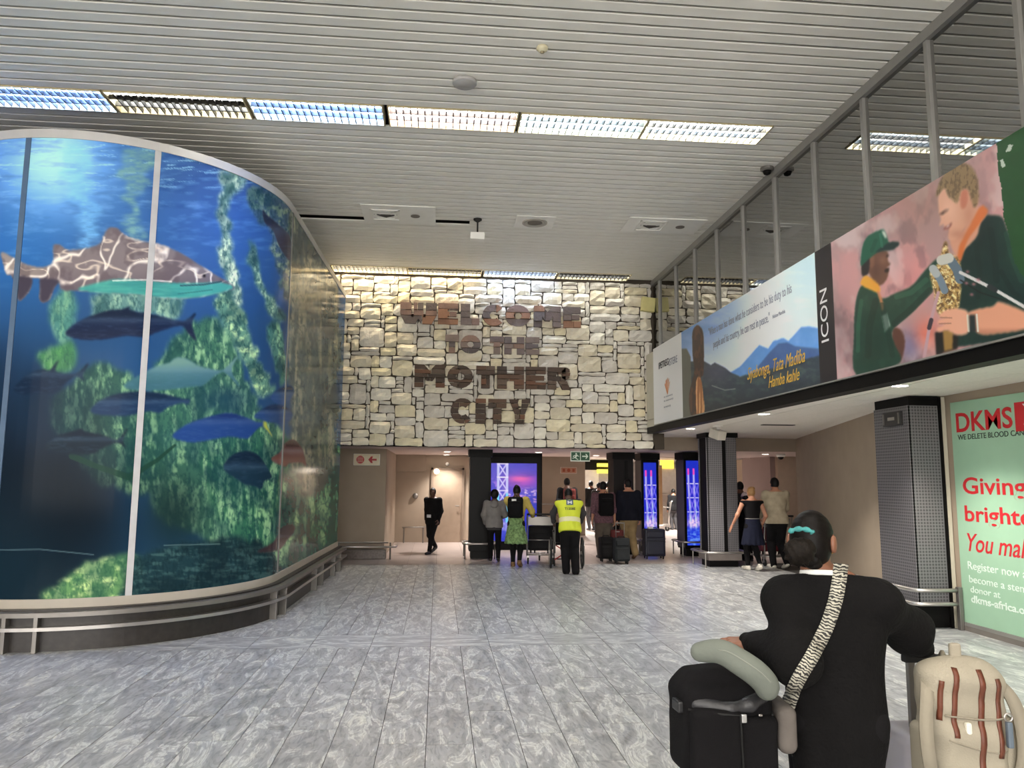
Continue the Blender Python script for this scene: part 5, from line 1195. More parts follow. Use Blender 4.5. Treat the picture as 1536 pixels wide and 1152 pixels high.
q = far_part(t, 'lit_board', 991, 1011, 690, 703, 30.9, mat('board_yellow', (250, 210, 110), 0.5, emit=(255, 206, 80), estr=0.3), 0.12); q['label'] = 'glowing yellow board'
far_part(t, 'low_ledge', 993.5, 1024, 742, 764, 30.7, mat('far_grey2', (176, 168, 160), 0.6), 0.3, foot=True)
for k, (y, X) in enumerate(((30, 4), (27, 5), (33, 8), (26, 1.5), (25.5, 8.2))):
    downlight((X, y, 2.61), 'bright downlight of the far arrivals area, '+('over the middle', 'between the shop and the tower screens', 'at the far right', 'closest to the exit wall', 'behind the recess walls')[k], 'far downlights', 130, 0.12, (1, 0.95, 0.88), 2.6)
# ------------------------------------------------------------------ smooth bodies: distance fields polygonised by surface nets
class Field:
    def __init__(s): s.ops = []; s.lo = np.array([9e9]*3); s.hi = -s.lo
    def _grow(s, pts, r):
        for p in pts: s.lo = np.minimum(s.lo, np.array(p)-r); s.hi = np.maximum(s.hi, np.array(p)+r)
    def cone(s, a, b, ra, rb, k=0.02, flat=None, sub=False):
        """tapered capsule; flat = (unit direction, factor) squashes it along a direction about its axis"""
        a, b = np.array(a, float), np.array(b, float)
        if not sub: s._grow([a, b], max(ra, rb)*1.05)
        s.ops.append(('cone', a, b, ra, rb, k, flat, sub)); return s
    def ell(s, c, r, k=0.02, rot=None, sub=False):
        c = np.array(c, float); r = np.array(r, float)
        if not sub: s._grow([c], r.max()*1.02)
        s.ops.append(('ell', c, r, k, rot, sub)); return s
    def rbox(s, c, h, rad, k=0.01, rot=None, sub=False):
        c = np.array(c, float); h = np.array(h, float)
        if not sub: s._grow([c], np.linalg.norm(h))
        s.ops.append(('box', c, h, rad, k, rot, sub)); return s
    def plane(s, p, n):
        """cuts away everything on the side the normal points to"""
        s.ops.append(('plane', np.array(p, float), np.array(n, float)/np.linalg.norm(n))); return s
    def shift(s, fn):
        s.ops.append(('fn', fn)); return s
    def eval(s, P):
        d = np.full(P.shape[:-1], 9.0, np.float32)
        for o in s.ops:
            if o[0] == 'plane': d = np.maximum(d, (P-o[1]) @ o[2]); continue
            if o[0] == 'fn': d = o[1](P, d); continue
            if o[0] == 'cone':
                _, a, b, ra, rb, k, flat, sub = o; Q = P-a; ba = b-a
                if flat is not None:
                    n, f = np.array(flat[0], float), flat[1]; dn = Q @ n; Q = Q+n*(dn*(1/f-1))[..., None]; ba = ba+n*((ba @ n)*(1/f-1))
                h = np.clip((Q @ ba)/(ba @ ba+1e-12), 0, 1)
                e = np.linalg.norm(Q-h[..., None]*ba, axis=-1)-(ra+(rb-ra)*h)
                if flat is not None: e = e*(0.5+0.5*flat[1])
            elif o[0] == 'ell':
                _, c, r, k, rot, sub = o; Q = P-c
                if rot is not None: Q = Q @ rot
                q = np.linalg.norm(Q/r, axis=-1); e = (q-1)*r.min()*(1.0+0*q); 
            else:
                _, c, hh, rad, k, rot, sub = o; Q = P-c
                if rot is not None: Q = Q @ rot
                q = np.abs(Q)-(hh-rad); e = np.linalg.norm(np.maximum(q, 0), axis=-1)+np.minimum(q.max(-1), 0)-rad
            if sub:
                d = np.maximum(d, -e)
            elif k > 0:
                h = np.clip(0.5+0.5*(d-e)/k, 0, 1); d = d*(1-h)+e*h-k*h*(1-h)
            else: d = np.minimum(d, e)
        return d
    def mesh(s, res, pad=3):
        lo = s.lo-res*pad; n = np.ceil((s.hi-s.lo)/res).astype(int)+2*pad+1
        ax = [lo[i]+res*np.arange(n[i]) for i in range(3)]
        P = np.stack(np.meshgrid(*ax, indexing='ij'), -1).astype(np.float32)
        return nets(s.eval(P), lo, res)
def nets(F, lo, res):
    S = F < 0; n = F.shape
    cnt = np.zeros((n[0]-1, n[1]-1, n[2]-1), np.int8)
    for i in (0, 1):
        for j in (0, 1):
            for k in (0, 1): cnt += S[i:n[0]-1+i, j:n[1]-1+j, k:n[2]-1+k]
    act = (cnt > 0) & (cnt < 8); idx = np.full(act.shape, -1, np.int64); C = np.argwhere(act); idx[act] = np.arange(len(C))
    acc = np.zeros((len(C), 3)); w = np.zeros(len(C))
    corners = [(i, j, k) for i in (0, 1) for j in (0, 1) for k in (0, 1)]
    val = {c: F[C[:, 0]+c[0], C[:, 1]+c[1], C[:, 2]+c[2]] for c in corners}
    for a in corners:
        for ax in range(3):
            if a[ax] == 0:
                b = list(a); b[ax] = 1; b = tuple(b); fa, fb = val[a], val[b]; m = (fa < 0) != (fb < 0)
                t = np.where(m, fa/np.where(m, fa-fb, 1), 0)
                p = np.array(a, float)[None].repeat(len(C), 0); p[:, ax] += t
                acc[m] += p[m]; w[m] += 1
    V = lo+(C+acc/np.maximum(w, 1)[:, None])*res
    Q = []
    for ax in range(3):
        u, v = (ax+1) % 3, (ax+2) % 3
        sl0 = [slice(1, n[i]-1) for i in range(3)]; sl1 = list(sl0); sl0[ax] = slice(0, n[ax]-1); sl1[ax] = slice(1, n[ax])
        A, B = S[tuple(sl0)], S[tuple(sl1)]; E = np.argwhere(A != B)
        if len(E) == 0: continue
        inside = A[tuple(E.T)]; base = E.copy()
        for i in range(3):
            if i != ax: base[:, i] += 1
        def ci(du, dv):
            q = base.copy(); q[:, u] += du; q[:, v] += dv; return idx[q[:, 0], q[:, 1], q[:, 2]]
        q = np.stack([ci(-1, -1), ci(0, -1), ci(0, 0), ci(-1, 0)], 1)
        q[~inside] = q[~inside][:, ::-1]; Q.append(q)
    Q = np.concatenate(Q); Q = Q[(Q >= 0).all(1)]
    return V, Q
def join(*ms):
    V, Q, n = [], [], 0
    for v, q in ms: V.append(v); Q.append(q+n); n += len(v)
    return np.concatenate(V), np.concatenate(Q)
def mesh_obj(name, vq, m, parent=None, colors=None):
    V, Q = vq; me = bpy.data.meshes.new(name); me.vertices.add(len(V)); me.vertices.foreach_set('co', np.asarray(V, np.float32).ravel())
    me.loops.add(Q.size); me.loops.foreach_set('vertex_index', Q.ravel().astype(np.int32)); me.polygons.add(len(Q))
    me.polygons.foreach_set('loop_start', np.arange(0, Q.size, 4, dtype=np.int32)); me.polygons.foreach_set('loop_total', np.full(len(Q), 4, np.int32))
    me.update(calc_edges=True); me.validate()
    return link(name, me, m, parent, True)
def sdf(name, field, res, m, parent=None): return mesh_obj(name, field.mesh(res), m, parent)

def rotx(a): c, s = math.cos(a), math.sin(a); return np.array([[1, 0, 0], [0, c, -s], [0, s, c]])
def roty(a): c, s = math.cos(a), math.sin(a); return np.array([[c, 0, s], [0, 1, 0], [-s, 0, c]])
def rotz(a): c, s = math.cos(a), math.sin(a); return np.array([[c, -s, 0], [s, c, 0], [0, 0, 1]])
def unit(v): v = np.array(v, float); return v/(np.linalg.norm(v)+1e-12)
def ik(a, b, l1, l2, hint):
    a, b = np.array(a, float), np.array(b, float); d = b-a; L_ = np.linalg.norm(d)
    if L_ > (l1+l2)*0.995: b = a+d/L_*(l1+l2)*0.995; d = b-a; L_ = np.linalg.norm(d)
    x = (l1*l1-l2*l2+L_*L_)/(2*L_); h = math.sqrt(max(0, l1*l1-x*x)); u = d/L_
    hn = np.array(hint, float); hn = hn-u*(hn @ u); hn = unit(hn)
    return a+u*x+hn*h, b
def hand_mesh(wrist, fdir, pnorm, side, h, curl=0.6, res=0.0045):
    """palm, four jointed fingers and a thumb; fdir towards the fingers, pnorm out of the palm, side +1 when the thumb lies along fdir x pnorm"""
    s = h/1.75; f = unit(fdir); n = unit(np.array(pnorm)-f*(np.array(pnorm) @ f)); t = np.cross(f, n)*side; w = np.array(wrist, float)
    F_ = Field(); F_.cone(w-f*0.05*s, w+f*0.01*s, 0.024*s, 0.023*s, 0.01)
    for k in range(4):
        o = (-0.030+0.020*k)*s
        F_.cone(w+f*0.012*s+t*o*0.7, w+f*0.085*s+t*o, 0.014*s, 0.0115*s, 0.012)
    for k, L_ in enumerate((0.062, 0.078, 0.084, 0.076)):
        o = (-0.032+0.0215*k)*s; p = w+f*0.088*s+t*o; ang = curl*0.35; r = 0.0088*s
        for seg in (0.45, 0.32, 0.23):
            d = f*math.cos(ang)+n*math.sin(ang); q = p+d*L_*seg*s; F_.cone(p, q, r, r*0.93, 0.004); p = q; r *= 0.93; ang += curl*(0.9 if seg > 0.3 else 0.7)
    p = w+f*0.025*s+t*0.028*s; d = unit(f*0.62+t*0.7+n*0.35); q = p+d*0.042*s; F_.cone(p, q, 0.0135*s, 0.011*s, 0.01)
    d2 = unit(f*0.85+t*0.15+n*(0.3+curl*0.4)); r_ = q+d2*0.034*s; F_.cone(q, r_, 0.0105*s, 0.0095*s, 0.005); F_.cone(r_, r_+unit(d2+n*0.3*curl)*0.022*s, 0.0093*s, 0.008*s, 0.004)
    return F_.mesh(res*s)
SKIN = {'dark': mat('skin_dark', (86, 58, 46), 0.5, var=0.06), 'brown': mat('skin_brown', (124, 82, 62), 0.5, var=0.06), 'tan': mat('skin_tan', (178, 126, 100), 0.5, var=0.06), 'fair': mat('skin_fair', (206, 158, 134), 0.5, var=0.06)}
def cloth(name, rgb, **kw):
    kw.setdefault('var', 0.14); kw.setdefault('scale', 9); kw.setdefault('bump', 0.35); kw.setdefault('bscale', 35)
    return mat('cloth_'+name, rgb, 0.9, spec=0.2, **kw)
HAIR_BLACK = mat('hair_black', (11, 9, 9), 0.5, spec=0.25, var=0.3, scale=30, bump=0.5, bscale=90); HAIR_BLOND = mat('hair_blond', (142, 106, 64), 0.5, var=0.25, scale=30, bump=0.5, bscale=90)
EYE = mat('eye_white', (226, 222, 214), 0.2); PUPIL = mat('pupil_dark', (28, 20, 16), 0.2)

class Person:
    """x to the person's right, y forward, z up; origin on the floor between the feet"""
    def __init__(s, name, label, loc, rz, h=1.72, build=1.0, lean=0.0, lhand=None, rhand=None, lfoot=None, rfoot=None, head_pitch=0.0, head_yaw=0.0, shoulder=0.112, hipw=0.052, res=0.014, skin='brown', twist=0.0, group=None, drop=0.0, lel=None, rel=None, girth=1.0, shz=0.285):
        s.t = thing(name, label, 'person', loc, rz, group); s.h = h; s.lean = lean; s.res = res; s.b = build; s.g = girth; s.skin = SKIN[skin]
        U = h; s.pel = np.array([0, 0, 0.525*U-drop]); s.Rt = rotz(twist) @ rotx(-lean)
        T = lambda v: s.pel+s.Rt @ np.array(v, float)
        s.T = T; s.waist = T((0, 0, 0.09*U)); s.chest = T((0, 0.004*U, 0.20*U)); s.upper = T((0, 0, 0.265*U)); s.neck = T((0, 0.0, 0.315*U))
        s.sh = {k: T((sg*shoulder*U, 0, shz*U)) for k, sg in (('l', -1), ('r', 1))}
        s.headR = rotz(head_yaw) @ rotx(-lean*0.4-head_pitch); s.head = s.neck+s.headR @ np.array([0, 0.018*U, 0.085*U])
        s.hip = {k: s.pel+np.array([sg*hipw*U, 0, -0.01*U]) for k, sg in (('l', -1), ('r', 1))}
        lf = lfoot if lfoot is not None else (-0.075, 0.02, 0); rf = rfoot if rfoot is not None else (0.075, -0.02, 0)
        s.foot = {'l': lf, 'r': rf}; s.ank = {}; s.knee = {}; s.toe = {}
        for k in 'lr':
            f = np.array(s.foot[k][:3], float); pitch = s.foot[k][3] if len(s.foot[k]) > 3 else 0.0
            # pitch lifts the heel: the sole stands on the toes
            heel = f+np.array([0, -0.03*U, 0]); s.ank[k] = f+np.array([0, -0.02*U*math.cos(pitch)-0.0, 0.045*U+0.115*U*math.sin(pitch)])
            s.toe[k] = f+np.array([(-1 if k == 'l' else 1)*0.012, 0.09*U, 0.016*U])
            if pitch < 0: s.ank[k] = f+np.array([0, -0.03*U, 0.045*U]); s.toe[k] = f+np.array([0, 0.085*U, 0.016*U-0.1*U*math.sin(pitch)])
            s.knee[k], s.ank[k] = ik(s.hip[k], s.ank[k], 0.245*U, 0.245*U, (0.0, 1, 0.05))
        s.elb = {}; s.wri = {}; s.hd = {}
        for k, v, el in (('l', lhand, lel), ('r', rhand, rel)):
            sg = -1 if k == 'l' else 1
            if v is None: v = (sg*0.155*U, 0.03*U, 0.485*U)
            hint = el if el is not None else (sg*0.5, -1, -0.3)
            s.elb[k], s.wri[k] = ik(s.sh[k], np.array(v, float), 0.172*U, 0.150*U, hint)
    # field builders ------------------------------------------------
    def f_torso(s, F_, e=0.0, k=0.05, girth=1.0):
        U, b = s.h, s.b*girth; n = s.Rt @ np.array([0, 1, 0]); fl_ = (n, 0.64*s.g)
        F_.cone(s.T((0, 0, -0.03*U)), s.waist, 0.088*U*b+e, 0.076*U*b+e, k, fl_); F_.cone(s.waist, s.chest, 0.076*U*b+e, 0.092*U*b+e, k, fl_); F_.cone(s.chest, s.upper, 0.092*U*b+e, 0.078*U*b+e, k, fl_)
        for q in 'lr': F_.cone(s.T((0, 0, 0.275*U)), s.sh[q]+np.array([0, 0, -0.006*U]), 0.040*U+e, 0.031*U*b+e, 0.05)
        F_.cone(s.upper, s.neck, 0.045*U+e, 0.034*U+e*0.6, 0.05)
    def f_arm(s, F_, q, e=0.0, frac=1.0, k=0.03, cuff=None):
        U, b = s.h, s.b
        F_.cone(s.sh[q], s.elb[q], 0.031*U*b+e, 0.025*U*b+e, k)
        if frac > 0.5:
            t = (frac-0.5)*2; w = s.elb[q]+(s.wri[q]-s.elb[q])*t; F_.cone(s.elb[q], w, 0.0245*U*b+e, (0.0245-0.0085*t)*U*b+(e if cuff is None else cuff), k)
    def f_leg(s, F_, q, e=0.0, z_end=None, k=0.03):
        U, b = s.h, s.b
        F_.cone(s.hip[q], s.knee[q], 0.054*U*b+e, 0.034*U*b+e, k); F_.cone(s.knee[q], s.ank[q], 0.034*U*b+e, 0.021*U*b+e, k)
        c = s.knee[q]+(s.ank[q]-s.knee[q])*0.3+np.array([0, -0.008*U, 0]); F_.ell(c, (0.030*U*b+e, 0.031*U*b+e, 0.07*U), 0.02)
    def f_foot(s, F_, q, e=0.0):
        U = s.h; a, t = s.ank[q], s.toe[q]; back = unit((a-t)*np.array([1, 1, 0])); heel = np.array([a[0], a[1], a[2]-0.028*U])+back*0.018*U
        heel[2] = max(heel[2], 0.016*U)
        F_.cone(heel, t, 0.020*U+e, 0.018*U+e, 0.015); F_.cone(a, heel+(t-heel)*0.45, 0.021*U+e, 0.020*U+e, 0.02)
    def body(s, hands=True, curl=(0.6, 0.6), fdir=None, pn=None):
        U = s.h; F_ = Field(); s.f_torso(F_, -0.004-0.07*s.lean); 
        F_.cone(s.neck, s.head+s.headR @ np.array([0, -0.01*U, -0.03*U]), 0.033*U, 0.031*U, 0.02)
        H = lambda v: s.head+s.headR @ (np.array(v)*U)
        F_.ell(s.head, (0.0425*U, 0.054*U, 0.062*U), 0.02, s.headR); F_.ell(H((0, 0.014, -0.034)), (0.033*U, 0.036*U, 0.036*U), 0.02, s.headR)
        F_.cone(H((0, 0.050, 0.004)), H((0, 0.062, -0.016)), 0.005*U, 0.0095*U, 0.008); F_.cone(H((-0.018, 0.046, 0.012)), H((0.018, 0.046, 0.012)), 0.007*U, 0.007*U, 0.01)
        F_.cone(H((-0.012, 0.048, -0.032)), H((0.012, 0.048, -0.032)), 0.0055*U, 0.0055*U, 0.006); F_.ell(H((0, 0.043, -0.056)), (0.014*U, 0.011*U, 0.010*U), 0.01)
        ea = getattr(s, 'ear', 1.0)
        for sg in (-1, 1): F_.ell(H((sg*(0.0435+(ea-1)*0.03), -0.004-(ea-1)*0.02, -0.006)), (0.006*U*ea, 0.013*U*ea, 0.019*U*ea), 0.006, s.headR)
        for q in 'lr': s.f_arm(F_, q, -0.002); s.f_leg(F_, q, -0.004); s.f_foot(F_, q, -0.004)
        ms = [F_.mesh(s.res)]
        if hands:
            for q, c in zip('lr', curl):
                d = unit(s.wri[q]-s.elb[q]) if fdir is None or fdir.get(q) is None else np.array(fdir[q], float); sg = -1 if q == 'l' else 1
                n_ = np.array([-sg, 0, 0.0]) if pn is None or pn.get(q) is None else np.array(pn[q], float)
                thumb = np.cross(unit(d), unit(n_-unit(d)*(n_ @ unit(d)))); sd = 1 if thumb[1]+0.3*thumb[2] > 0 else -1
                if pn is not None and pn.get(q+'t'): sd = pn[q+'t']
                ms.append(hand_mesh(s.wri[q]-d*0.012, d, n_, sd, U, c, 0.0075 if s.res > 0.011 else 0.0045)); s.hd[q] = s.wri[q]+d*0.09*U/1.75
        o = mesh_obj('body', join(*ms), s.skin, s.t)
        for sg in (-1, 1):
            c = H((sg*0.0165, 0.0475, -0.001)); e = mesh_obj('eye', Field().ell(c, (0.0065*U, 0.004*U, 0.0045*U), 0).mesh(0.0025), EYE, s.t)
            mesh_obj('pupil', Field().ell(c+s.headR @ np.array([0, 0.003*U, 0]), (0.0026*U, 0.002*U, 0.003*U), 0).mesh(0.0016), PUPIL, e)
        return o
    def H(s, v): return s.head+s.headR @ (np.array(v, float)*s.h)
    def hair(s, m, kind='short', name='hair'):
        U = s.h; F_ = Field()
        F_.ell(s.H((0, -0.004, 0.006)), (0.0475*U, 0.0585*U, 0.0645*U), 0.01, s.headR)
        if kind == 'afro': F_ = Field(); F_.ell(s.H((0, -0.008, 0.016)), (0.060*U, 0.066*U, 0.066*U), 0.01, s.headR); F_.ell(s.H((0, -0.03, -0.02)), (0.046*U, 0.036*U, 0.04*U), 0.02, s.headR)
        if kind == 'long':
            F_.cone(s.H((0, -0.030, 0.0)), s.H((0, -0.045, -0.115)), 0.042*U, 0.030*U, 0.02)
        if kind == 'bun': F_.ell(s.H((0, -0.055, 0.045)), (0.026*U, 0.024*U, 0.024*U), 0.01)
        if kind == 'full': F_.ell(s.H((0, -0.022, -0.02)), (0.046*U, 0.042*U, 0.052*U), 0.02, s.headR)
        f = s.headR @ np.array([0, 1, 0]); up = s.headR @ np.array([0, 0, 1])
        # keep the face free and stop at the nape
        low = -0.5 if kind == 'long' else -0.058
        F_.shift(lambda P, d: np.maximum(d, np.minimum((P-s.H((0, 0.020, 0))) @ f, -((P-s.H((0, 0, 0.032))) @ up))))
        F_.plane(s.H((0, 0, low)), -up)
        return mesh_obj(name, F_.mesh(min(s.res*0.8, 0.011)), m, s.t)
    def top(s, m, e=0.012, sleeve=1.0, hem=-0.06, name='top', girth=1.0, neck=0.312, collar_e=None, cuff=None, arms='lr', k=0.05, extra=None):
        U = s.h; F_ = Field(); s.f_torso(F_, e, k, girth)
        if hem < -0.03:
            n = s.Rt @ np.array([0, 1, 0]); F_.cone(s.T((0, 0, -0.02*U)), s.T((0, 0, hem*U-0.02)), 0.090*U*s.b*girth+e, 0.092*U*s.b*girth+e, k, (n, 0.68*s.g))
            for q in ('lr' if s.lean < 0.2 else ''): F_.cone(s.hip[q]+np.array([0, -0.004, 0.03*U]), s.hip[q]+np.array([0, -0.004, -0.03*U]), 0.059*U*s.b+e, 0.060*U*s.b+e, 0.04)
        if extra: extra(F_)
        up = s.Rt @ np.array([0, 0, 1]); F_.plane(s.T((0, 0, neck*U)), up); F_.plane(s.T((0, 0, hem*U)), -up)
        if sleeve > 0:
            for q in arms: s.f_arm(F_, q, e, sleeve, 0.035, cuff)
        return mesh_obj(name, F_.mesh(s.res), m, s.t)
    def trousers(s, m, e=0.010, hem=None, name='trousers', top=0.06, flare=0.0):
        U = s.h; F_ = Field(); n = np.array([0, 1, 0]); 
        F_.cone(s.pel+np.array([0, 0, -0.02*U]), s.pel+(s.Rt @ np.array([0, 0, top*U])), 0.088*U*s.b+e, 0.082*U*s.b+e, 0.04, (n, 0.68*s.g))
        for q in 'lr': F_.cone(s.hip[q], s.knee[q], 0.055*U*s.b+e, 0.036*U*s.b+e+flare*0.5, 0.03); F_.cone(s.knee[q], s.ank[q]+unit(s.ank[q]-s.knee[q])*(0.012*U if hem is None else -hem*U), 0.036*U*s.b+e+flare*0.5, 0.024*U*s.b+e+flare, 0.02); F_.ell(s.hip[q]+np.array([0, -0.012*U, 0.0]), (0.042*U*s.b+e, 0.036*U*s.b+e*0.8, 0.06*U), 0.05); F_.ell(s.knee[q]+(s.ank[q]-s.knee[q])*0.3+np.array([0, -0.008*U, 0]), (0.032*U*s.b+e, 0.034*U*s.b+e, 0.08*U), 0.03)
        return mesh_obj(name, F_.mesh(s.res), m, s.t)
    def skirt(s, m, z0, r0, r1, name='skirt', top=0.075, fl_=0.8):
        U = s.h; F_ = Field(); F_.cone(s.pel+np.array([0, 0, top*U]), (s.pel[0], s.pel[1], z0), r0, r1, 0.02, (np.array([0, 1, 0]), fl_)); F_.plane((0, 0, z0), (0, 0, -1)); F_.plane(s.pel+np.array([0, 0, top*U]), (0, 0, 1))
        F_.shift(lambda P, d: d+0.008*np.sin(np.arctan2(P[..., 1], P[..., 0]-s.pel[0])*11)*np.clip((s.pel[2]-P[..., 2])*3, 0, 1))
        return mesh_obj(name, F_.mesh(s.res), m, s.t)
    def shoes(s, m, e=0.006, sole=None):
        for q in 'lr':
            F_ = Field(); s.f_foot(F_, q, e); F_.plane(s.ank[q]+np.array([0, 0, 0.012*s.h]), (0, 0, 1))
            F_.plane((0, 0, 0.001), (0, 0, -1)); mesh_obj('shoe', F_.mesh(0.009), m, s.t)
# ------------------------------------------------------------------ luggage
M_RUB = mat('black_rubber', (24, 24, 24), 0.7); M_BLKF = mat('black_fabric', (17, 16, 18), 0.9, bump=0.4, bscale=300, var=0.15, spec=0.15); M_STRAPB = mat('black_webbing', (20, 20, 21), 0.8)
def caster(parent, x, y, r=0.03):
    c = MB().lathe([(r*0.4, -0.012), (r, -0.010), (r, 0.010), (r*0.4, 0.012)], (x, y, r), 14, 'x').obj('wheel', M_RUB, parent)
    MB().box((x-0.018, y-0.012, r), (x+0.018, y+0.012, r*2+0.012), 0.003).obj('wheel_fork', M_RUB, c)
def suitcase(name, label, loc, rz, w, d, h, m, handle=0.0, soft=True, group=None, ribs=0):
    t = thing(name, label, 'suitcase', loc, rz, group)
    F_ = Field().rbox((0, 0, 0.06+h/2), (w/2, d/2, h/2), 0.035 if soft else 0.05, 0)
    sdf('shell', F_, 0.012, m, t)
    if soft:
        sdf('front_pocket', Field().rbox((0, -d/2-0.008, 0.06+h*0.33), (w*0.42, 0.026, h*0.26), 0.022, 0), 0.009, m, t); sdf('front_pocket', Field().rbox((0, -d/2-0.004, 0.06+h*0.80), (w*0.42, 0.022, h*0.12), 0.018, 0), 0.009, m, t)
        MB().tube([(-w*0.4, -d/2-0.036, 0.06+h*0.55), (w*0.4, -d/2-0.036, 0.06+h*0.55)], 0.004, 6).obj('zip', M_STRAPB, t)
    for k in range(ribs):
        xx = -w*0.36+w*0.72*k/(ribs-1); MB().box((xx-0.012, -d/2-0.006, 0.12), (xx+0.012, -d/2+0.01, 0.06+h-0.06), 0.004).obj('rib', m, t)
    MB().tube([(-0.07, 0, 0.055+h), (-0.06, 0, 0.085+h), (0.06, 0, 0.085+h), (0.07, 0, 0.055+h)], 0.011, 8).obj('carry_handle', M_STRAPB, t, True)
    for a in (-1, 1):
        for b in (-1, 1): caster(t, a*(w/2-0.05), b*(d/2-0.05))
    if handle > 0:
        hh = MB()
        for a in (-1, 1): hh.tube([(a*0.09, d/2-0.04, 0.05+h), (a*0.09, d/2-0.04, 0.06+h+handle)], 0.009, 8)
        hh.tube([(-0.10, d/2-0.04, 0.06+h+handle), (0.10, d/2-0.04, 0.06+h+handle)], 0.015, 8).obj('pull_handle', M_STEELD, t, True)
    return t
def rucksack(name, label, person, m, w=0.30, h=0.42, d=0.17, zc=0.17, tagm=None, straps=True):
    """hangs on the person's back; a thing of its own"""
    mw = Matrix.LocRotScale(Vector(person.t.location), person.t.rotation_euler.to_quaternion(), None)
    t = thing(name, label, 'backpack', person.t.location, person.t.rotation_euler.z)
    c = person.T((0, -0.115*person.h*0.64*person.b*person.g-d/2-0.008, zc*person.h)); R = person.Rt
    F_ = Field().rbox(c, (w/2, d/2, h/2), 0.06, 0, R).rbox(c+R @ np.array([0, -d/2+0.01, -h*0.14]), (w*0.38, 0.04, h*0.27), 0.035, 0.015, R)
    F_.shift(lambda P, q: q); sdf('pack', F_, 0.012, m, t)
    mb = MB(); a, b = c+R @ np.array([-w*0.35, -d/2-0.012, h*0.26]), c+R @ np.array([w*0.35, -d/2-0.012, h*0.26]); mb.tube([tuple(a), tuple((a+b)/2+np.array([0, -0.01, 0.015])), tuple(b)], 0.004, 6).obj('zip', M_STRAPB, t)
    if straps:
        for sg in (-1, 1):
            q = 'l' if sg < 0 else 'r'; s_ = person.sh[q]; e = 0.045*person.h
            top = person.T((sg*0.07*person.h, -0.02, 0.292*person.h))+np.array([0, 0, 0.022]); fr = person.T((sg*0.075*person.h, 0.075*person.h, 0.23*person.h)); lo = person.T((sg*0.085*person.h, 0.05*person.h, 0.11*person.h)); st = c+R @ np.array([sg*w*0.35, d*0.3, h*0.42]); en = c+R @ np.array([sg*w*0.45, d*0.3, -h*0.38])
            pts = smooth_open([st, top, fr, lo, en]); MB().tube([tuple(p) for p in pts], 0.014, 6).obj('shoulder_strap', M_STRAPB, t, True)
    g = c+R @ np.array([0, d*0.3, h/2]); MB().tube([tuple(g+np.array([-0.03, 0, 0])), tuple(g+np.array([-0.02, 0, 0.03])), tuple(g+np.array([0.02, 0, 0.03])), tuple(g+np.array([0.03, 0, 0]))], 0.006, 6).obj('grab_loop', M_STRAPB, t, True)
    if tagm is not None:
        p = c+R @ np.array([-0.02, -d/2-0.004, h*0.34]); MB().box((-0.045, -0.012, -0.02), (0.045, 0.006, 0.02), 0.004).obj('label_patch', tagm, t, loc=p)
    return t
def smooth_open(pts, n=6):
    P_ = [np.array(p, float) for p in pts]; P_ = [2*P_[0]-P_[1]]+P_+[2*P_[-1]-P_[-2]]; out = []
    for i in range(1, len(P_)-2):
        for t in np.linspace(0, 1, n, endpoint=False):
            p0, p1, p2, p3 = P_[i-1:i+3]; out.append(0.5*(2*p1+(p2-p0)*t+(2*p0-5*p1+4*p2-p3)*t*t+(3*p1-p0-3*p2+p3)*t**3))
    return out+[P_[-2]]
def trolley(name, label, loc, rz):
    """airport luggage trolley: it is pushed along +y"""
    t = thing(name, label, 'luggage trolley', loc, rz); T_ = MB()
    T_.tube([(-0.28, 0.0, 0.20), (-0.28, 0.85, 0.16), (0.28, 0.85, 0.16), (0.28, 0.0, 0.20)], 0.016, 8, closed=True)
    for xx in (-0.14, 0.0, 0.14): T_.tube([(xx, 0.0, 0.20), (xx, 0.85, 0.16)], 0.010, 6)
    tag(T_.obj('base_frame', M_STEEL, t, True), kind='stuff')
    for sg in (-1, 1): MB().tube([(sg*0.28, 0.0, 0.18), (sg*0.28, -0.02, 0.6), (sg*0.28, -0.10, 1.0), (sg*0.26, -0.15, 1.03)], 0.017, 8).obj('upright', M_STEEL, t, True)
    MB().tube([(-0.29, -0.15, 1.03), (0.29, -0.15, 1.03)], 0.020, 10).obj('push_bar', M_RUB, t, True)
    MB().box((-0.26, -0.06, 0.80), (0.26, -0.04, 0.98), 0.005).obj('basket_plate', M_STEELD, t); MB().tube([(-0.26, -0.05, 0.80), (-0.25, 0.16, 0.82), (0.25, 0.16, 0.82), (0.26, -0.05, 0.80)], 0.009, 6).obj('basket_rim', M_STEEL, t, True)
    MB().tube([(-0.28, -0.02, 0.5), (0.28, -0.02, 0.5)], 0.010, 6).obj('cross_bar', M_STEEL, t, True)
    for (a, b) in ((-0.26, 0.06), (0.26, 0.06), (0.0, 0.78)):
        c = MB().lathe([(0.02, -0.018), (0.07, -0.015), (0.07, 0.015), (0.02, 0.018)], (a, b, 0.07), 16, 'x').obj('wheel', M_RUB, t); MB().box((a-0.024, b-0.015, 0.07), (a+0.024, b+0.015, 0.18), 0.003).obj('wheel_fork', M_STEEL, c)
    return t
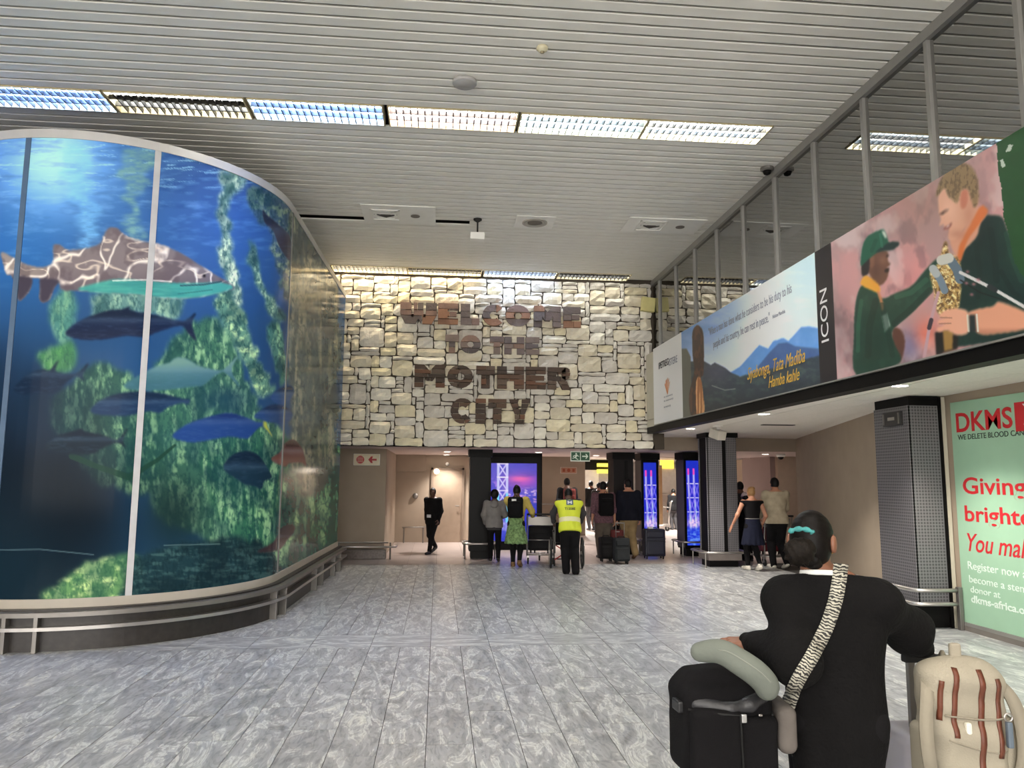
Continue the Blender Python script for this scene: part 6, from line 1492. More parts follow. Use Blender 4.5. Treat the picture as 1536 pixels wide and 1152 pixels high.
# ------------------------------------------------------------------ the people in the hall
def at(px, py): v = fl(px, py); return (v.x, v.y, 0)
WHITE_SHOE = mat('shoe_white', (214, 208, 196), 0.6); BLK_SHOE = mat('shoe_black', (22, 21, 21), 0.45); BRN_SHOE = mat('shoe_brown', (112, 82, 52), 0.6)
BLK = cloth('black', (17, 16, 18)); DGREY = cloth('dark_grey', (62, 60, 62)); MGREY = cloth('grey', (128, 124, 122)); NAVY = cloth('navy', (17, 18, 29)); KHAKI = cloth('khaki', (136, 116, 84)); MUST = cloth('mustard', (188, 168, 92)); CREAMC = cloth('oatmeal', (172, 160, 138)); PLUM = cloth('plum', (84, 58, 66)); GTROU = cloth('stone_grey', (92, 84, 76)); NAVYSK = cloth('deep_navy', (24, 27, 44))

p = Person('person', 'security guard in a black uniform with a white badge walking past the taupe door', at(648, 830), math.radians(150), 1.54, 1.0, 0.0, (-0.22, 0.10, 0.78), (0.23, -0.08, 0.78), (-0.05, 0.24, 0), (0.06, -0.22, 0, 0.45), skin='dark', head_yaw=0.15)
p.body(); p.hair(HAIR_BLACK); p.top(BLK, 0.016, 1.0, -0.10, 'jacket'); p.trousers(BLK, 0.012); p.shoes(BLK_SHOE)
MB().box((-0.055, 0, -0.035), (0.055, 0.008, 0.035), 0.003).obj('badge', mat('badge_white', (214, 216, 222), 0.4), p.t, loc=p.T((0.02, 0.092*p.h, 0.04*p.h)))
MB().box((-0.03, 0, -0.012), (0.03, 0.008, 0.012), 0.003).obj('collar_badge', MATS['badge_white'], p.t, loc=p.T((0.0, 0.062*p.h, 0.262*p.h)))

p = Person('person', 'person in a two tone grey hooded top walking beside the black pillar', at(741, 842), math.radians(-6), 1.52, 0.95, 0.03, (-0.20, 0.10, 0.80), (0.16, 0.24, 0.92), (-0.08, 0.14, 0), (0.09, -0.12, 0, 0.25), skin='dark')
p.body(); p.hair(HAIR_BLACK, 'afro'); p.top(MGREY, 0.022, 1.0, -0.06, 'hooded_top'); p.trousers(BLK, 0.010); p.shoes(BLK_SHOE)
sdf('hood', Field().ell(p.T((0, -0.065*p.h, 0.27*p.h)), (0.085, 0.05, 0.085), 0.0), 0.012, MGREY, p.t)
sdf('dark_hem', Field().cone(p.T((0, 0, -0.075*p.h)), p.T((0, 0, 0.0)), 0.1605, 0.158, 0, (np.array([0, 1, 0]), 0.70)).plane(p.T((0, 0, 0.01)), (0, 0, 1)).plane(p.T((0, 0, -0.09*p.h)), (0, 0, -1)), 0.014, DGREY, p.t)

green_skirt = mat('cloth_green_pattern', (112, 138, 92), 0.9, var=0.5, scale=22, bump=0.4, bscale=20, spec=0.2)
py_ = Person('person', 'woman in a mustard top and green patterned skirt pushing a luggage trolley', at(774, 850), math.radians(-12), 1.64, 1.0, 0.06, (0.02, 0.34, 0.98), (0.30, 0.36, 1.00), (-0.07, 0.10, 0), (0.08, -0.10, 0, 0.3), skin='dark', head_pitch=0.1)
p = py_; p.body(); p.hair(HAIR_BLACK, 'bun'); p.top(MUST, 0.022, 1.0, -0.028, 'top', girth=1.05); p.trousers(BLK, 0.004, name='leggings', top=0.0); p.skirt(green_skirt, 0.46, 0.15, 0.235); p.shoes(BRN_SHOE, 0.012)
rucksack('backpack', 'black backpack with a white label on the back of the woman in mustard', p, M_BLKF, 0.31, 0.42, 0.16, 0.19, mat('patch_white', (226, 226, 226), 0.5))

HIVIS = mat('cloth_hi_vis', (216, 226, 60), 0.7, var=0.05, scale=8, bump=0.2, bscale=30); REFL = mat('cloth_reflective_pale', (226, 222, 176), 0.5, var=0.05)
pv = Person('person', 'airport porter in a yellow high visibility vest bending over a wheelchair', at(855, 861), math.radians(-4), 1.66, 1.08, 0.38, (-0.27, 0.52, 0.93), (0.27, 0.52, 0.93), (-0.07, 0.05, 0), (0.10, -0.03, 0), skin='dark', head_pitch=0.35, lel=(-1, -0.2, -0.2), rel=(1, -0.2, -0.2))
p = pv; p.body(); p.hair(HAIR_BLACK); p.top(DGREY, 0.014, 1.0, -0.04, 'shirt'); p.trousers(BLK, 0.018, flare=0.012, top=0.10); p.shoes(BLK_SHOE)
p.top(HIVIS, 0.030, 0.0, -0.065, 'vest', 1.08, 0.296)
U = p.h
sdf('reflective_band', Field().cone(p.T((0, 0, 0.035*U)), p.T((0, 0, 0.11*U)), 0.090*U*p.b*1.06+0.034, 0.090*U*p.b*1.06+0.034, 0, (p.Rt @ np.array([0, 1, 0]), 0.655)).plane(p.T((0, 0, 0.035*U)), -(p.Rt @ np.array([0, 0, 1]))).plane(p.T((0, 0, 0.095*U)), p.Rt @ np.array([0, 0, 1])), 0.012, REFL, p.t)
def back_text(p, body, m, z, w, capw, off, name='lettering'):
    me = text_mesh(body, 1.0, 0.004, bold=0.02); co = np.array([v.co for v in me.vertices]); x0, x1 = co[:, 0].min(), co[:, 0].max(); sc = w/(x1-x0)
    sz = capw/0.73
    for v in me.vertices: v.co = Vector(p.T(((v.co.x-(x0+x1)/2)*sc, -off-v.co.z*0.5, z+v.co.y*sz)))
    return link(name, me, m, p.t)
M_INKV = mat('ink_vest', (70, 78, 60), 0.6)
yoff = 0.092*U*p.b*1.08*0.66+0.034
back_text(p, 'T1258E', M_INKV, 0.165*U, 0.20, 0.045, yoff+0.004)
MB().box((-0.065, -0.004, -0.05), (0.065, 0.004, 0.05), 0.003).obj('blue_patch', mat('patch_blue', (70, 92, 120), 0.5), p.t, loc=p.T((0, -yoff+0.004, 0.255*U)), rot=(-0.38, 0, 0)); back_text(p, 'M', M_INKW, 0.237*U, 0.085, 0.06, yoff+0.001, 'lettering')

p = Person('person', 'man carrying a red rucksack in front of the far exit wall', at_y(851, 780, 20.8)[:2]+(0,), 0.1, 1.80, 1.05, 0.0, None, None, skin='dark', res=0.016)
p.body(); p.hair(HAIR_BLACK); p.top(BLK, 0.02, 1.0, -0.06, 'jacket'); p.trousers(BLK, 0.014); p.shoes(BLK_SHOE)
rucksack('backpack', 'red rucksack on the man in front of the far exit wall', p, cloth('rust_red', (84, 34, 30)), 0.33, 0.46, 0.18, 0.18)

plaid = mat('cloth_plum_check', (104, 76, 84), 0.9, var=0.35, scale=40, spec=0.2)
p = Person('person', 'man in a plum shirt and grey trousers carrying a black backpack, right of the wheelchair', at(906, 838), 0.05, 1.72, 1.06, 0.02, (-0.26, 0.03, 0.80), (0.24, -0.05, 0.82), (-0.06, 0.12, 0), (0.07, -0.16, 0, 0.35), skin='tan')
p.body(); p.hair(HAIR_BLACK); p.top(plaid, 0.018, 0.62, -0.07, 'shirt'); p.trousers(GTROU, 0.018, flare=0.008); p.shoes(BLK_SHOE)
sdf('collar', Field().cone(p.T((-0.05, -0.02, 0.305*p.h)), p.T((0.05, -0.02, 0.305*p.h)), 0.042, 0.042, 0), 0.01, cloth('coral', (214, 130, 120)), p.t)
rucksack('backpack', 'black backpack on the man in the plum shirt', p, M_BLKF, 0.33, 0.50, 0.18, 0.17)
suitcase('suitcase', 'small black suitcase on wheels behind the wheelchair', at(909, 842), 0.1, 0.30, 0.20, 0.46, cloth('case_black', (30, 29, 30)), 0.0)
suitcase('suitcase', 'black carry-on suitcase between the man in plum and the man in navy', at(932, 846), 0.05, 0.33, 0.22, 0.48, cloth('case_charcoal', (38, 40, 42)), 0.30)

pn_ = Person('person', 'man in a navy jumper and khaki trousers walking away', at(944, 838), 0.02, 1.78, 1.08, 0.0, (-0.27, 0.02, 0.84), (0.27, 0.06, 0.86), (-0.07, 0.15, 0), (0.08, -0.16, 0, 0.4), skin='tan', head_yaw=0.35)
p = pn_; p.body(); p.hair(HAIR_BLACK); p.top(NAVY, 0.022, 1.0, -0.05, 'jumper'); p.trousers(KHAKI, 0.018, flare=0.010); p.shoes(BRN_SHOE)
hb = thing('handbag', 'dark red handbag hanging from the left hand of the man in navy', 'handbag', Vector(p.t.location)+Vector((p.hd['l'][0], p.hd['l'][1], 0)))
zt = p.hd['l'][2]; sdf('bag_body', Field().rbox((0, 0, zt-0.26), (0.15, 0.06, 0.11), 0.04, 0), 0.01, cloth('oxblood', (100, 50, 50)), hb); MB().tube([tuple(q) for q in smooth_open([(-0.09, 0, zt-0.17), (-0.05, 0, zt-0.03), (0.05, 0, zt-0.03), (0.09, 0, zt-0.17)])], 0.007, 6).obj('bag_handle', M_STRAPB, hb, True); MB().box((-0.05, -0.066, zt-0.20), (0.05, -0.058, zt-0.18), 0.003).obj('clasp', M_STEEL, hb)
big = suitcase('suitcase', 'large navy suitcase with a white tag on top, in front of the tower screen', at(981, 838), 0.0, 0.47, 0.28, 0.60, mat('navy_shell', (17, 20, 40), 0.5, var=0.08), 0.0)
MB().box((-0.13, -0.05, 0.66), (-0.02, 0.05, 0.70), 0.01).obj('white_tag', mat('tag_white', (222, 220, 216), 0.6), big)
MB().tube([(-0.235, -0.142, 0.38), (0.235, -0.142, 0.38)], 0.005, 6).obj('zip', M_STRAPB, big)

pb = Person('person', 'blond woman in a black sleeveless top, navy skirt and white trainers', at(1131, 856), 0.04, 1.64, 0.96, 0.0, (-0.40, 0.06, 0.86), (0.24, 0.10, 0.86), (-0.06, 0.16, 0), (0.07, -0.10, 0, 0.3), skin='tan')
p = pb; p.body(curl=(0.25, 0.5)); p.hair(HAIR_BLOND, 'bun'); p.top(BLK, 0.010, 0.0, 0.03, 'sleeveless_top', neck=0.305); p.trousers(BLK, 0.004, name='leggings', top=0.0); p.skirt(NAVYSK, 0.50, 0.145, 0.235, top=0.085); p.shoes(WHITE_SHOE, 0.010)
sdf('waist_band', Field().cone(p.pel+np.array([-0.005, 0, 0.088*p.h]), p.pel+np.array([0.005, 0, 0.094*p.h]), 0.148, 0.148, 0, (np.array([0, 1, 0]), 0.74)).plane(p.pel+np.array([0, 0, 0.094*p.h]), (0, 0, 1)).plane(p.pel+np.array([0, 0, 0.083*p.h]), (0, 0, -1)), 0.009, MGREY, p.t)
MB().lathe([(0.024, -0.006), (0.027, 0), (0.024, 0.006)], (0, 0, 0), 14).obj('bracelet', M_STEEL, p.t, loc=Vector(p.wri['l']+unit(p.elb['l']-p.wri['l'])*0.03), rot=(0, 0.5, 0))

pc = Person('person', 'man in an oatmeal jumper and black trousers pushing a trolley', at(1168, 853), -0.04, 1.83, 1.08, 0.05, (-0.20, 0.36, 1.02), (0.24, 0.36, 1.02), (-0.06, 0.14, 0), (0.09, -0.16, 0, 0.35), skin='tan')
p = pc; p.body(); p.hair(HAIR_BLACK); p.top(CREAMC, 0.020, 1.0, -0.04, 'jumper'); p.trousers(BLK, 0.014); p.shoes(WHITE_SHOE, 0.008)

p = Person('person', 'dark haired person behind the woman with blond hair', at_y(1112, 780, 17.2)[:2]+(0,), 0.0, 1.74, 1.0, 0.0, skin='brown', res=0.016)
p.body(); p.hair(HAIR_BLACK); p.top(DGREY, 0.018, 1.0, -0.06, 'top'); p.trousers(BLK, 0.012); p.shoes(BLK_SHOE)
p = Person('person', 'person in a pale cap between the perforated pillar and the woman with blond hair', at_y(1119, 780, 16.5)[:2]+(0,), 0.0, 1.50, 0.95, 0.0, skin='brown', res=0.016)
p.body(); p.hair(HAIR_BLACK, 'long'); p.top(BLK, 0.014, 1.0, -0.06, 'top'); p.trousers(BLK, 0.010); p.shoes(BLK_SHOE)
F_ = Field().ell(p.H((0, -0.004, 0.016)), (0.052*p.h, 0.063*p.h, 0.058*p.h), 0, p.headR).plane(p.H((0, 0, 0.004)), (0, 0, -1)); c_ = sdf('cap', F_, 0.01, cloth('pale_pink', (226, 206, 206)), p.t)
sdf('cap_peak', Field().ell(p.H((0, 0.068, 0.010)), (0.036*p.h, 0.044*p.h, 0.007*p.h), 0), 0.007, MATS['cloth_pale_pink'], c_)
for (px, Y, lb, cm, hh) in ((887, 26.5, 'distant person in black in front of the pale shop panel', BLK, 1.72), (899, 25.2, 'distant person in dark grey in front of the grey shop panel', DGREY, 1.66), (913, 25.8, 'distant person in a pale top under the yellow lamps', CREAMC, 1.70), (1011, 26.8, 'distant person in black beyond the two tower screens', BLK, 1.45)):
    p = Person('person', lb, at_y(px, 780, Y)[:2]+(0,), 0.2, hh, 1.0, 0.0, skin='brown', res=0.02)
    p.body(); p.hair(HAIR_BLACK); p.top(cm, 0.018, 1.0, -0.06, 'top'); p.trousers(DGREY if cm is not DGREY else BLK, 0.012); p.shoes(BLK_SHOE)
trolley('luggage_trolley', 'empty distant luggage trolley beyond the two tower screens', at_y(1003, 780, 26.2)[:2]+(0,), 1.3)

# trolley of the woman in mustard: it stands to her right, loaded with black cases
Pt = at_y(811, 800, 15.9); t1 = trolley('luggage_trolley', 'luggage trolley loaded with black cases, pushed by the woman in mustard', (Pt.x, Pt.y, 0), -0.10)
CB = cloth('case_black', (30, 29, 30))
def on_trolley(t, dx, dy, dz): 
    a = t.rotation_euler.z; return (t.location.x+dx*math.cos(a)-dy*math.sin(a), t.location.y+dx*math.sin(a)+dy*math.cos(a), dz)
suitcase('suitcase', 'black suitcase standing on the trolley of the woman in mustard', on_trolley(t1, -0.02, 0.22, 0.215), -0.10, 0.46, 0.26, 0.50, CB, 0)
suitcase('suitcase', 'second black suitcase, at the front of the trolley of the woman in mustard', on_trolley(t1, 0.06, 0.56, 0.195), -0.10, 0.44, 0.26, 0.54, cloth('case_charcoal', (38, 40, 42)), 0)
jk = thing('folded_coat', 'dark folded coat lying on the black case of the trolley', 'coat', on_trolley(t1, 0.0, 0.22, 0.86), -0.10)
sdf('fabric', Field().rbox((0, 0, 0.05), (0.2, 0.11, 0.05), 0.045, 0).ell((0.08, 0.0, 0.08), (0.10, 0.09, 0.05), 0.03), 0.012, cloth('slate', (70, 72, 84)), jk)
# trolley of the man in oatmeal
Pt = at_y(1163, 800, 15.42); t2 = trolley('luggage_trolley', 'luggage trolley with a maroon case, pushed by the man in the oatmeal jumper', (Pt.x+0.04, Pt.y, 0), -0.04)
suitcase('suitcase', 'maroon suitcase standing on the trolley of the man in oatmeal', on_trolley(t2, -0.05, 0.33, 0.215), -0.04, 0.44, 0.26, 0.56, mat('maroon_shell', (92, 30, 40), 0.45), 0, False, None, 5)

# wheelchair
w = pv.t.location; wc = thing('wheelchair', 'dark wheelchair with a red cross brace, pushed by the porter in the yellow vest', 'wheelchair', (w.x+0.06, w.y+0.68, 0), math.radians(-6))
for sg in (-1, 1):
    wh = MB().tube([(sg*0.31, 0.20+0.29*math.cos(a), 0.305+0.29*math.sin(a)) for a in np.linspace(0, 2*PI, 32, endpoint=False)], 0.017, 8, closed=True).obj('wheel', M_RUB, wc, True)
    MB().tube([(sg*0.34, 0.20+0.25*math.cos(a), 0.305+0.25*math.sin(a)) for a in np.linspace(0, 2*PI, 28, endpoint=False)], 0.008, 6, closed=True).obj('push_rim', M_STEEL, wh, True)
    sp = MB()
    for k in range(12): a = 2*PI*k/12; sp.tube([(sg*0.31, 0.20, 0.305), (sg*0.31, 0.20+0.28*math.cos(a), 0.305+0.28*math.sin(a))], 0.0025, 4)
    tag(sp.obj('spokes', M_STEELD, wh), kind='stuff'); MB().lathe([(0.03, -0.03), (0.03, 0.03)], (sg*0.31, 0.20, 0.305), 12, 'x').obj('hub', M_STEELD, wh)
    MB().tube([(sg*0.23, 0.02, 0.95), (sg*0.23, 0.08, 0.93), (sg*0.23, 0.10, 0.50), (sg*0.23, 0.16, 0.30)], 0.013, 8).obj('back_post', M_STEELD, wc, True); MB().tube([(sg*0.23, -0.10, 0.94), (sg*0.23, 0.02, 0.95)], 0.018, 8).obj('push_grip', M_RUB, wc, True)
    MB().tube([(sg*0.25, 0.10, 0.70), (sg*0.25, 0.48, 0.70), (sg*0.25, 0.52, 0.48), (sg*0.22, 0.66, 0.14)], 0.013, 8).obj('side_frame', M_STEELD, wc, True); MB().box((sg*0.25-0.025, 0.12, 0.705), (sg*0.25+0.025, 0.46, 0.735), 0.01).obj('arm_pad', M_RUB, wc)
    MB().lathe([(0.02, -0.015), (0.08, -0.013), (0.08, 0.013), (0.02, 0.015)], (sg*0.22, 0.60, 0.08), 16, 'x').obj('caster_wheel', M_RUB, wc); MB().box((sg*0.12-0.08, 0.68, 0.12), (sg*0.12+0.08, 0.82, 0.135), 0.004).obj('foot_plate', M_RUB, wc)
M_RB = mat('red_enamel', (170, 40, 44), 0.4); MB().tube([(-0.23, 0.25, 0.46), (0.23, 0.25, 0.16)], 0.012, 8).obj('cross_brace', M_RB, wc, True); MB().tube([(0.23, 0.27, 0.46), (-0.23, 0.27, 0.16)], 0.012, 8).obj('cross_brace', M_RB, wc, True)
MB().box((-0.23, 0.10, 0.46), (0.23, 0.52, 0.50), 0.015).obj('seat', M_BLKF, wc); MB().box((-0.22, 0.08, 0.52), (0.22, 0.11, 0.90), 0.012).obj('backrest', M_BLKF, wc)
# ------------------------------------------------------------------ the woman in the foreground
FY0 = 2.92
c0 = at_y(1246, 900, FY0); woman_loc = (c0.x, FY0, 0)
RZ = -0.32; RL = rotz(-RZ)
def loc_of(px, py, Y): v = at_y(px, py, Y); return RL @ np.array([v.x-c0.x, v.y-FY0, v.z])
lw, rw = loc_of(1122, 963, FY0+0.10), loc_of(1388, 984, FY0+0.27)
w = Person('person', 'woman in a long black cardigan with dark tied hair standing between her bags', woman_loc, RZ, 1.635, 1.08, 0.0, lw, rw, (-0.10, 0.02, 0), (0.10, 0.0, 0), res=0.0095, skin='brown', head_yaw=-0.42, head_pitch=0.04, shoulder=0.106, shz=0.270, lel=(0.25, -0.8, -0.6), rel=(1.0, -0.5, -0.55))
U = w.h
w.neck = w.neck+RL @ np.array([-0.05, -0.005, 0.0]); w.head = w.head+RL @ np.array([-0.075, 0.0, 0.004])
w.ear = 1.25; w.body(curl=(0.35, 0.9), fdir={'l': RL @ unit((-0.95, 0.25, -0.05)), 'r': RL @ unit((0.35, 0.85, -0.2))}, pn={'l': RL @ np.array((0.1, 0.2, -1)), 'r': RL @ np.array((0, 0.1, -1)), 'lt': 1, 'rt': -1})
CARD = cloth('black_knit', (9, 8, 9), var=0.2, scale=14, bump=0.6, bscale=60)
# cardigan: loose, almost straight to the thigh, wide sleeves
def wide(F_):
    n = np.array([0, 1, 0.0])
    F_.cone(w.T((0, 0, 0.23*U)), w.T((0, 0, 0.0)), 0.150, 0.158, 0.05, (n, 0.72)); F_.cone(w.T((0, 0, 0.0)), w.T((0.0, -0.01, -0.24*U)), 0.158, 0.170, 0.05, (n, 0.74))
    for q, sg in (('l', -1), ('r', 1)): F_.cone(w.T((0, 0, 0.268*U)), w.sh[q]+np.array([sg*0.0, 0, -0.02]), 0.050, 0.054, 0.07)
Fc = Field(); w.f_torso(Fc, 0.022, 0.05); wide(Fc)
Fc.plane(w.neck+np.array([0, 0, 0.012]), (0, 0.28, 1)); Fc.plane(w.T((0, 0, -0.215*U)), (0, 0, -1))
for q, sg in (('l', -1), ('r', 1)):
    Fc.cone(w.sh[q]+np.array([0, 0, -0.01]), w.elb[q], 0.059, 0.088, 0.06); Fc.cone(w.elb[q], w.elb[q]+(w.wri[q]-w.elb[q])*0.72, 0.084, 0.058, 0.05); Fc.cone(w.elb[q]+(w.wri[q]-w.elb[q])*0.72, w.wri[q], 0.055, 0.036, 0.03)
def folds(P, d):
    x, y, z = P[..., 0], P[..., 1], P[..., 2]
    return d+0.0035*np.sin(x*55+np.sin(z*7)*1.4)*np.clip((1.10-z)*2.2, 0, 1)+0.004*np.sin(z*38+x*22)*np.clip(np.abs(x)*5-1.0, 0, 1)
Fc.shift(folds)
mesh_obj('cardigan', Fc.mesh(0.0105), CARD, w.t)
sdf('shirt_collar', Field().cone(w.neck+np.array([0.012, -0.008, 0.0]), w.neck+np.array([0, -0.006, 0.05]), 0.086, 0.070, 0.0, (np.array([0, 1, 0]), 0.92)).plane(w.neck+np.array([0, 0, 0.030]), (0, 0.15, 1)).plane(w.neck+np.array([0, 0, 0.006]), (0, -0.2, -1)), 0.008, mat('cloth_collar_white', (222, 222, 220), 0.8, bump=0.2), w.t)
w.trousers(BLK, 0.002); w.shoes(BLK_SHOE)
# sleek hair drawn into a low bun with a turquoise band
HB = mat('hair_sleek', (16, 13, 12), 0.42, var=0.35, scale=40, bump=0.15, bscale=120, spec=0.12)
Fh = Field(); Fh.ell(w.H((0, -0.006, 0.008)), (0.0495*U, 0.0605*U, 0.0655*U), 0.01, w.headR); Fh.ell(w.H((0, -0.020, -0.022)), (0.045*U, 0.044*U, 0.045*U), 0.02, w.headR)
fv = w.headR @ np.array([0, 1, 0]); uv = w.headR @ np.array([0, 0, 1])
Fh.shift(lambda P, d: np.maximum(d, np.minimum((P-w.H((0, -0.010, 0))) @ fv, -((P-w.H((0, 0, 0.012))) @ uv-0.6*np.maximum((P-w.head) @ fv, 0))))); Fh.plane(w.H((0, 0, -0.066)), -uv)
Fh.shift(lambda P, d: d+0.0007*np.sin(((P-w.head) @ uv)*260+((P-w.head) @ fv)*90))
hair = mesh_obj('hair', Fh.mesh(0.007), HB, w.t)
bc = loc_of(1200, 824, FY0-0.125)
Fb = Field(); Fb.ell(bc+RL @ np.array([0.006, 0.0, 0.0]), (0.052, 0.042, 0.044), 0.01); Fb.ell(bc+np.array([-0.020, -0.008, -0.014]), (0.034, 0.03, 0.042), 0.02)
for k in range(7): a = 2.6+0.5*k; Fb.cone(bc+np.array([0.03*math.cos(a), -0.01, 0.03*math.sin(a)]), bc+np.array([0.062*math.cos(a), -0.012, 0.056*math.sin(a)-0.01]), 0.016, 0.003, 0.012)
Fb.shift(lambda P, d: d+0.0016*np.sin(P[..., 0]*240+P[..., 2]*120))
mesh_obj('tied_hair', Fb.mesh(0.005), mat('hair_tie_brown', (20, 15, 11), 0.6, var=0.5, scale=60, bump=0.4, bscale=150, spec=0.15), w.t)
sdf('hair_neck', Field().cone(w.H((0.01, -0.040, -0.045)), w.neck+np.array([0, -0.022, 0.045]), 0.036, 0.022, 0.02), 0.008, HB, w.t)
bt = loc_of(1201, 798, FY0-0.140); pts = [tuple(bt+np.array([0.042*math.cos(a), -0.012+0.012*math.sin(a)*0, 0.018*math.sin(a)-0.006])) for a in np.linspace(0.15, PI-0.15, 12)]
MB().tube(pts, [0.009+0.003*math.sin(i*2.2) for i in range(12)], 8).obj('hair_band', mat('turquoise_cloth', (54, 132, 132), 0.7, var=0.2, scale=60), w.t, True)
sdf('earring', Field().ell(w.H((0.046, -0.004, -0.026)), (0.004, 0.004, 0.004), 0), 0.002, mat('gold_stud', (206, 170, 96), 0.3, metal=0.9), w.t)
for k in range(4): sdf('cuff_button', Field().ell(w.wri['r']+np.array([0.010+0.012*k, -0.047+0.004*k, -0.02]), (0.005, 0.004, 0.005), 0), 0.002, mat('pearl_white', (220, 218, 214), 0.3), w.t)
# strap with a zebra weave from the right shoulder across the back to the bag on the left hip
def on_back(px, py, F_, off=0.004):
    d = RL @ ray(px, py); d = d/np.linalg.norm(d); o = RL @ (np.array([0, 0, CAMH])-np.array([c0.x, FY0, 0])); ts = np.arange(2.2, 3.6, 0.004); P_ = o+ts[:, None]*d; v = F_.eval(P_.astype(np.float32))
    k = np.argmax(v < off) if (v < off).any() else np.argmin(v); return P_[k]-d*off
zeb = bpy.data.materials.new('zebra_weave'); zeb.use_nodes = True; nt = zeb.node_tree; b_ = nt.nodes['Principled BSDF']
at_ = nt.nodes.new('ShaderNodeAttribute'); at_.attribute_name = 'along'; wv = nt.nodes.new('ShaderNodeTexWave'); wv.inputs['Scale'].default_value = 26; wv.inputs['Distortion'].default_value = 7; wv.inputs['Detail'].default_value = 2; wv.inputs['Detail Scale'].default_value = 1.6
nt.links.new(at_.outputs['Vector'], wv.inputs['Vector']); rp = nt.nodes.new('ShaderNodeValToRGB'); rp.color_ramp.elements[0].position = 0.42; rp.color_ramp.elements[0].color = (*lin((34, 33, 32)), 1); rp.color_ramp.elements[1].position = 0.55; rp.color_ramp.elements[1].color = (*lin((178, 174, 160)), 1)
nt.links.new(wv.outputs['Fac'], rp.inputs['Fac']); nt.links.new(rp.outputs[0], b_.inputs['Base Color']); b_.inputs['Roughness'].default_value = 0.7
cl = smooth_open([(1262, 846, 0), (1259, 870, 0), (1252, 905, 0), (1238, 945, 0), (1218, 985, 0), (1200, 1015, 0), (1186, 1045, 0), (1178, 1068, 0)], 8); cl = [c[:2] for c in cl]
vs, al = [], []
L_ = 0
for i, c in enumerate(cl):
    t_ = np.array(cl[min(i+1, len(cl)-1)])-np.array(cl[max(i-1, 0)]); t_ = t_/np.linalg.norm(t_); n_ = np.array([-t_[1], t_[0]])
    for s_ in (1, 0.33, -0.33, -1):
        q = np.array(c)+n_*11*s_; vs.append(on_back(q[0], q[1], Fc)); al.append((L_, s_*0.028, 0))
    if i+1 < len(cl): L_ += np.linalg.norm(np.array(cl[i+1])-np.array(c))*FY0/FPX
n = len(cl); fs = [(4*i+j, 4*i+j+1, 4*i+5+j, 4*i+4+j) for i in range(n-1) for j in range(3)]
bag = thing('crossbody_bag', 'small grey crossbody bag on a zebra patterned strap, worn by the woman in black', 'bag', woman_loc, RZ)
me = MB().add([tuple(v) for v in vs], fs).mesh('strap'); at2 = me.attributes.new('along', 'FLOAT_VECTOR', 'POINT'); at2.data.foreach_set('vector', np.array(al, np.float32).ravel())
so = link('strap', me, zeb, bag, True); sol = so.modifiers.new('thickness', 'SOLIDIFY'); sol.thickness = 0.004; sol.offset = 1; so['label'] = 'black and white zebra patterned strap'
bp_ = loc_of(1171, 1085, FY0-0.02)
sdf('pouch', Field().rbox(bp_, (0.035, 0.10, 0.085), 0.03, 0, rotz(0.2)), 0.008, cloth('taupe_grey', (98, 92, 88)), bag); MB().tube([tuple(bp_+np.array([-0.036, -0.08, 0.05])), tuple(bp_+np.array([-0.036, 0.06, 0.05]))], 0.004, 6).obj('zip', M_STRAPB, bag)

# ------------------------------------------------------------------ her bags
def P3(px, py, Y): return np.array(at_y(px, py, Y))
# purple case with a big black bag standing on it, left of her
bx_ = P3(1083, 1060, 2.92); L0 = np.array([bx_[0], 2.92, 0])
pc_ = suitcase('suitcase', 'purple blue hard suitcase under the big black bag', (bx_[0], 2.94, 0), 0.08, 0.36, 0.25, 0.565, mat('purple_shell', (58, 60, 120), 0.4), 0, False, None, 5)
bb = thing('black_bag', 'large black soft bag with a drooping front pocket, standing on the purple suitcase', 'bag', (bx_[0], 2.92, 0.662), 0.06)
F_ = Field().rbox((0, 0.02, 0.165), (0.175, 0.115, 0.165), 0.05, 0).rbox((-0.01, 0.05, 0.32), (0.135, 0.07, 0.055), 0.04, 0.05)
F_.shift(lambda P, d: d+0.004*np.sin(P[..., 2]*45+P[..., 0]*16)*np.clip((P[..., 2]-0.16)*6, 0, 1))
sdf('body', F_, 0.009, M_BLKF, bb)
F_ = Field().rbox((-0.075, -0.110, 0.135), (0.095, 0.035, 0.135), 0.028, 0); F_.shift(lambda P, d: np.maximum(d, (P[..., 2]-(0.268-0.10*np.clip(P[..., 0]+0.10, 0, 1)))*0.9)); sdf('front_pocket', F_, 0.008, M_BLKF, bb)
F_ = Field().rbox((0.088, -0.095, 0.115), (0.078, 0.030, 0.115), 0.026, 0); F_.shift(lambda P, d: d+0.004*np.sin(P[..., 2]*55)*np.clip((P[..., 2]-0.10)*9, 0, 1)); sdf('side_pocket', F_, 0.008, M_BLKF, bb)
sdf('folded_flap', Field().cone((-0.13, -0.075, 0.275), (-0.02, -0.112, 0.262), 0.028, 0.020, 0.02).cone((-0.02, -0.112, 0.262), (0.06, -0.105, 0.272), 0.020, 0.024, 0.02).cone((0.06, -0.105, 0.272), (0.15, -0.065, 0.30), 0.024, 0.026, 0.02), 0.007, mat('black_nylon', (44, 44, 47), 0.45, bump=0.6, bscale=30, var=0.2), bb)
MB().tube([(-0.170, -0.09, 0.26), (-0.06, -0.147, 0.254), (0.005, -0.146, 0.248), (0.015, -0.14, 0.0)], 0.004, 6).obj('piping', M_STRAPB, bb, True)
MB().box((0.008, -0.150, 0.222), (0.028, -0.140, 0.252), 0.004).obj('zip_pull', mat('zip_silver', (190, 190, 190), 0.3, metal=0.6), bb, rot=(0, 0, 0))
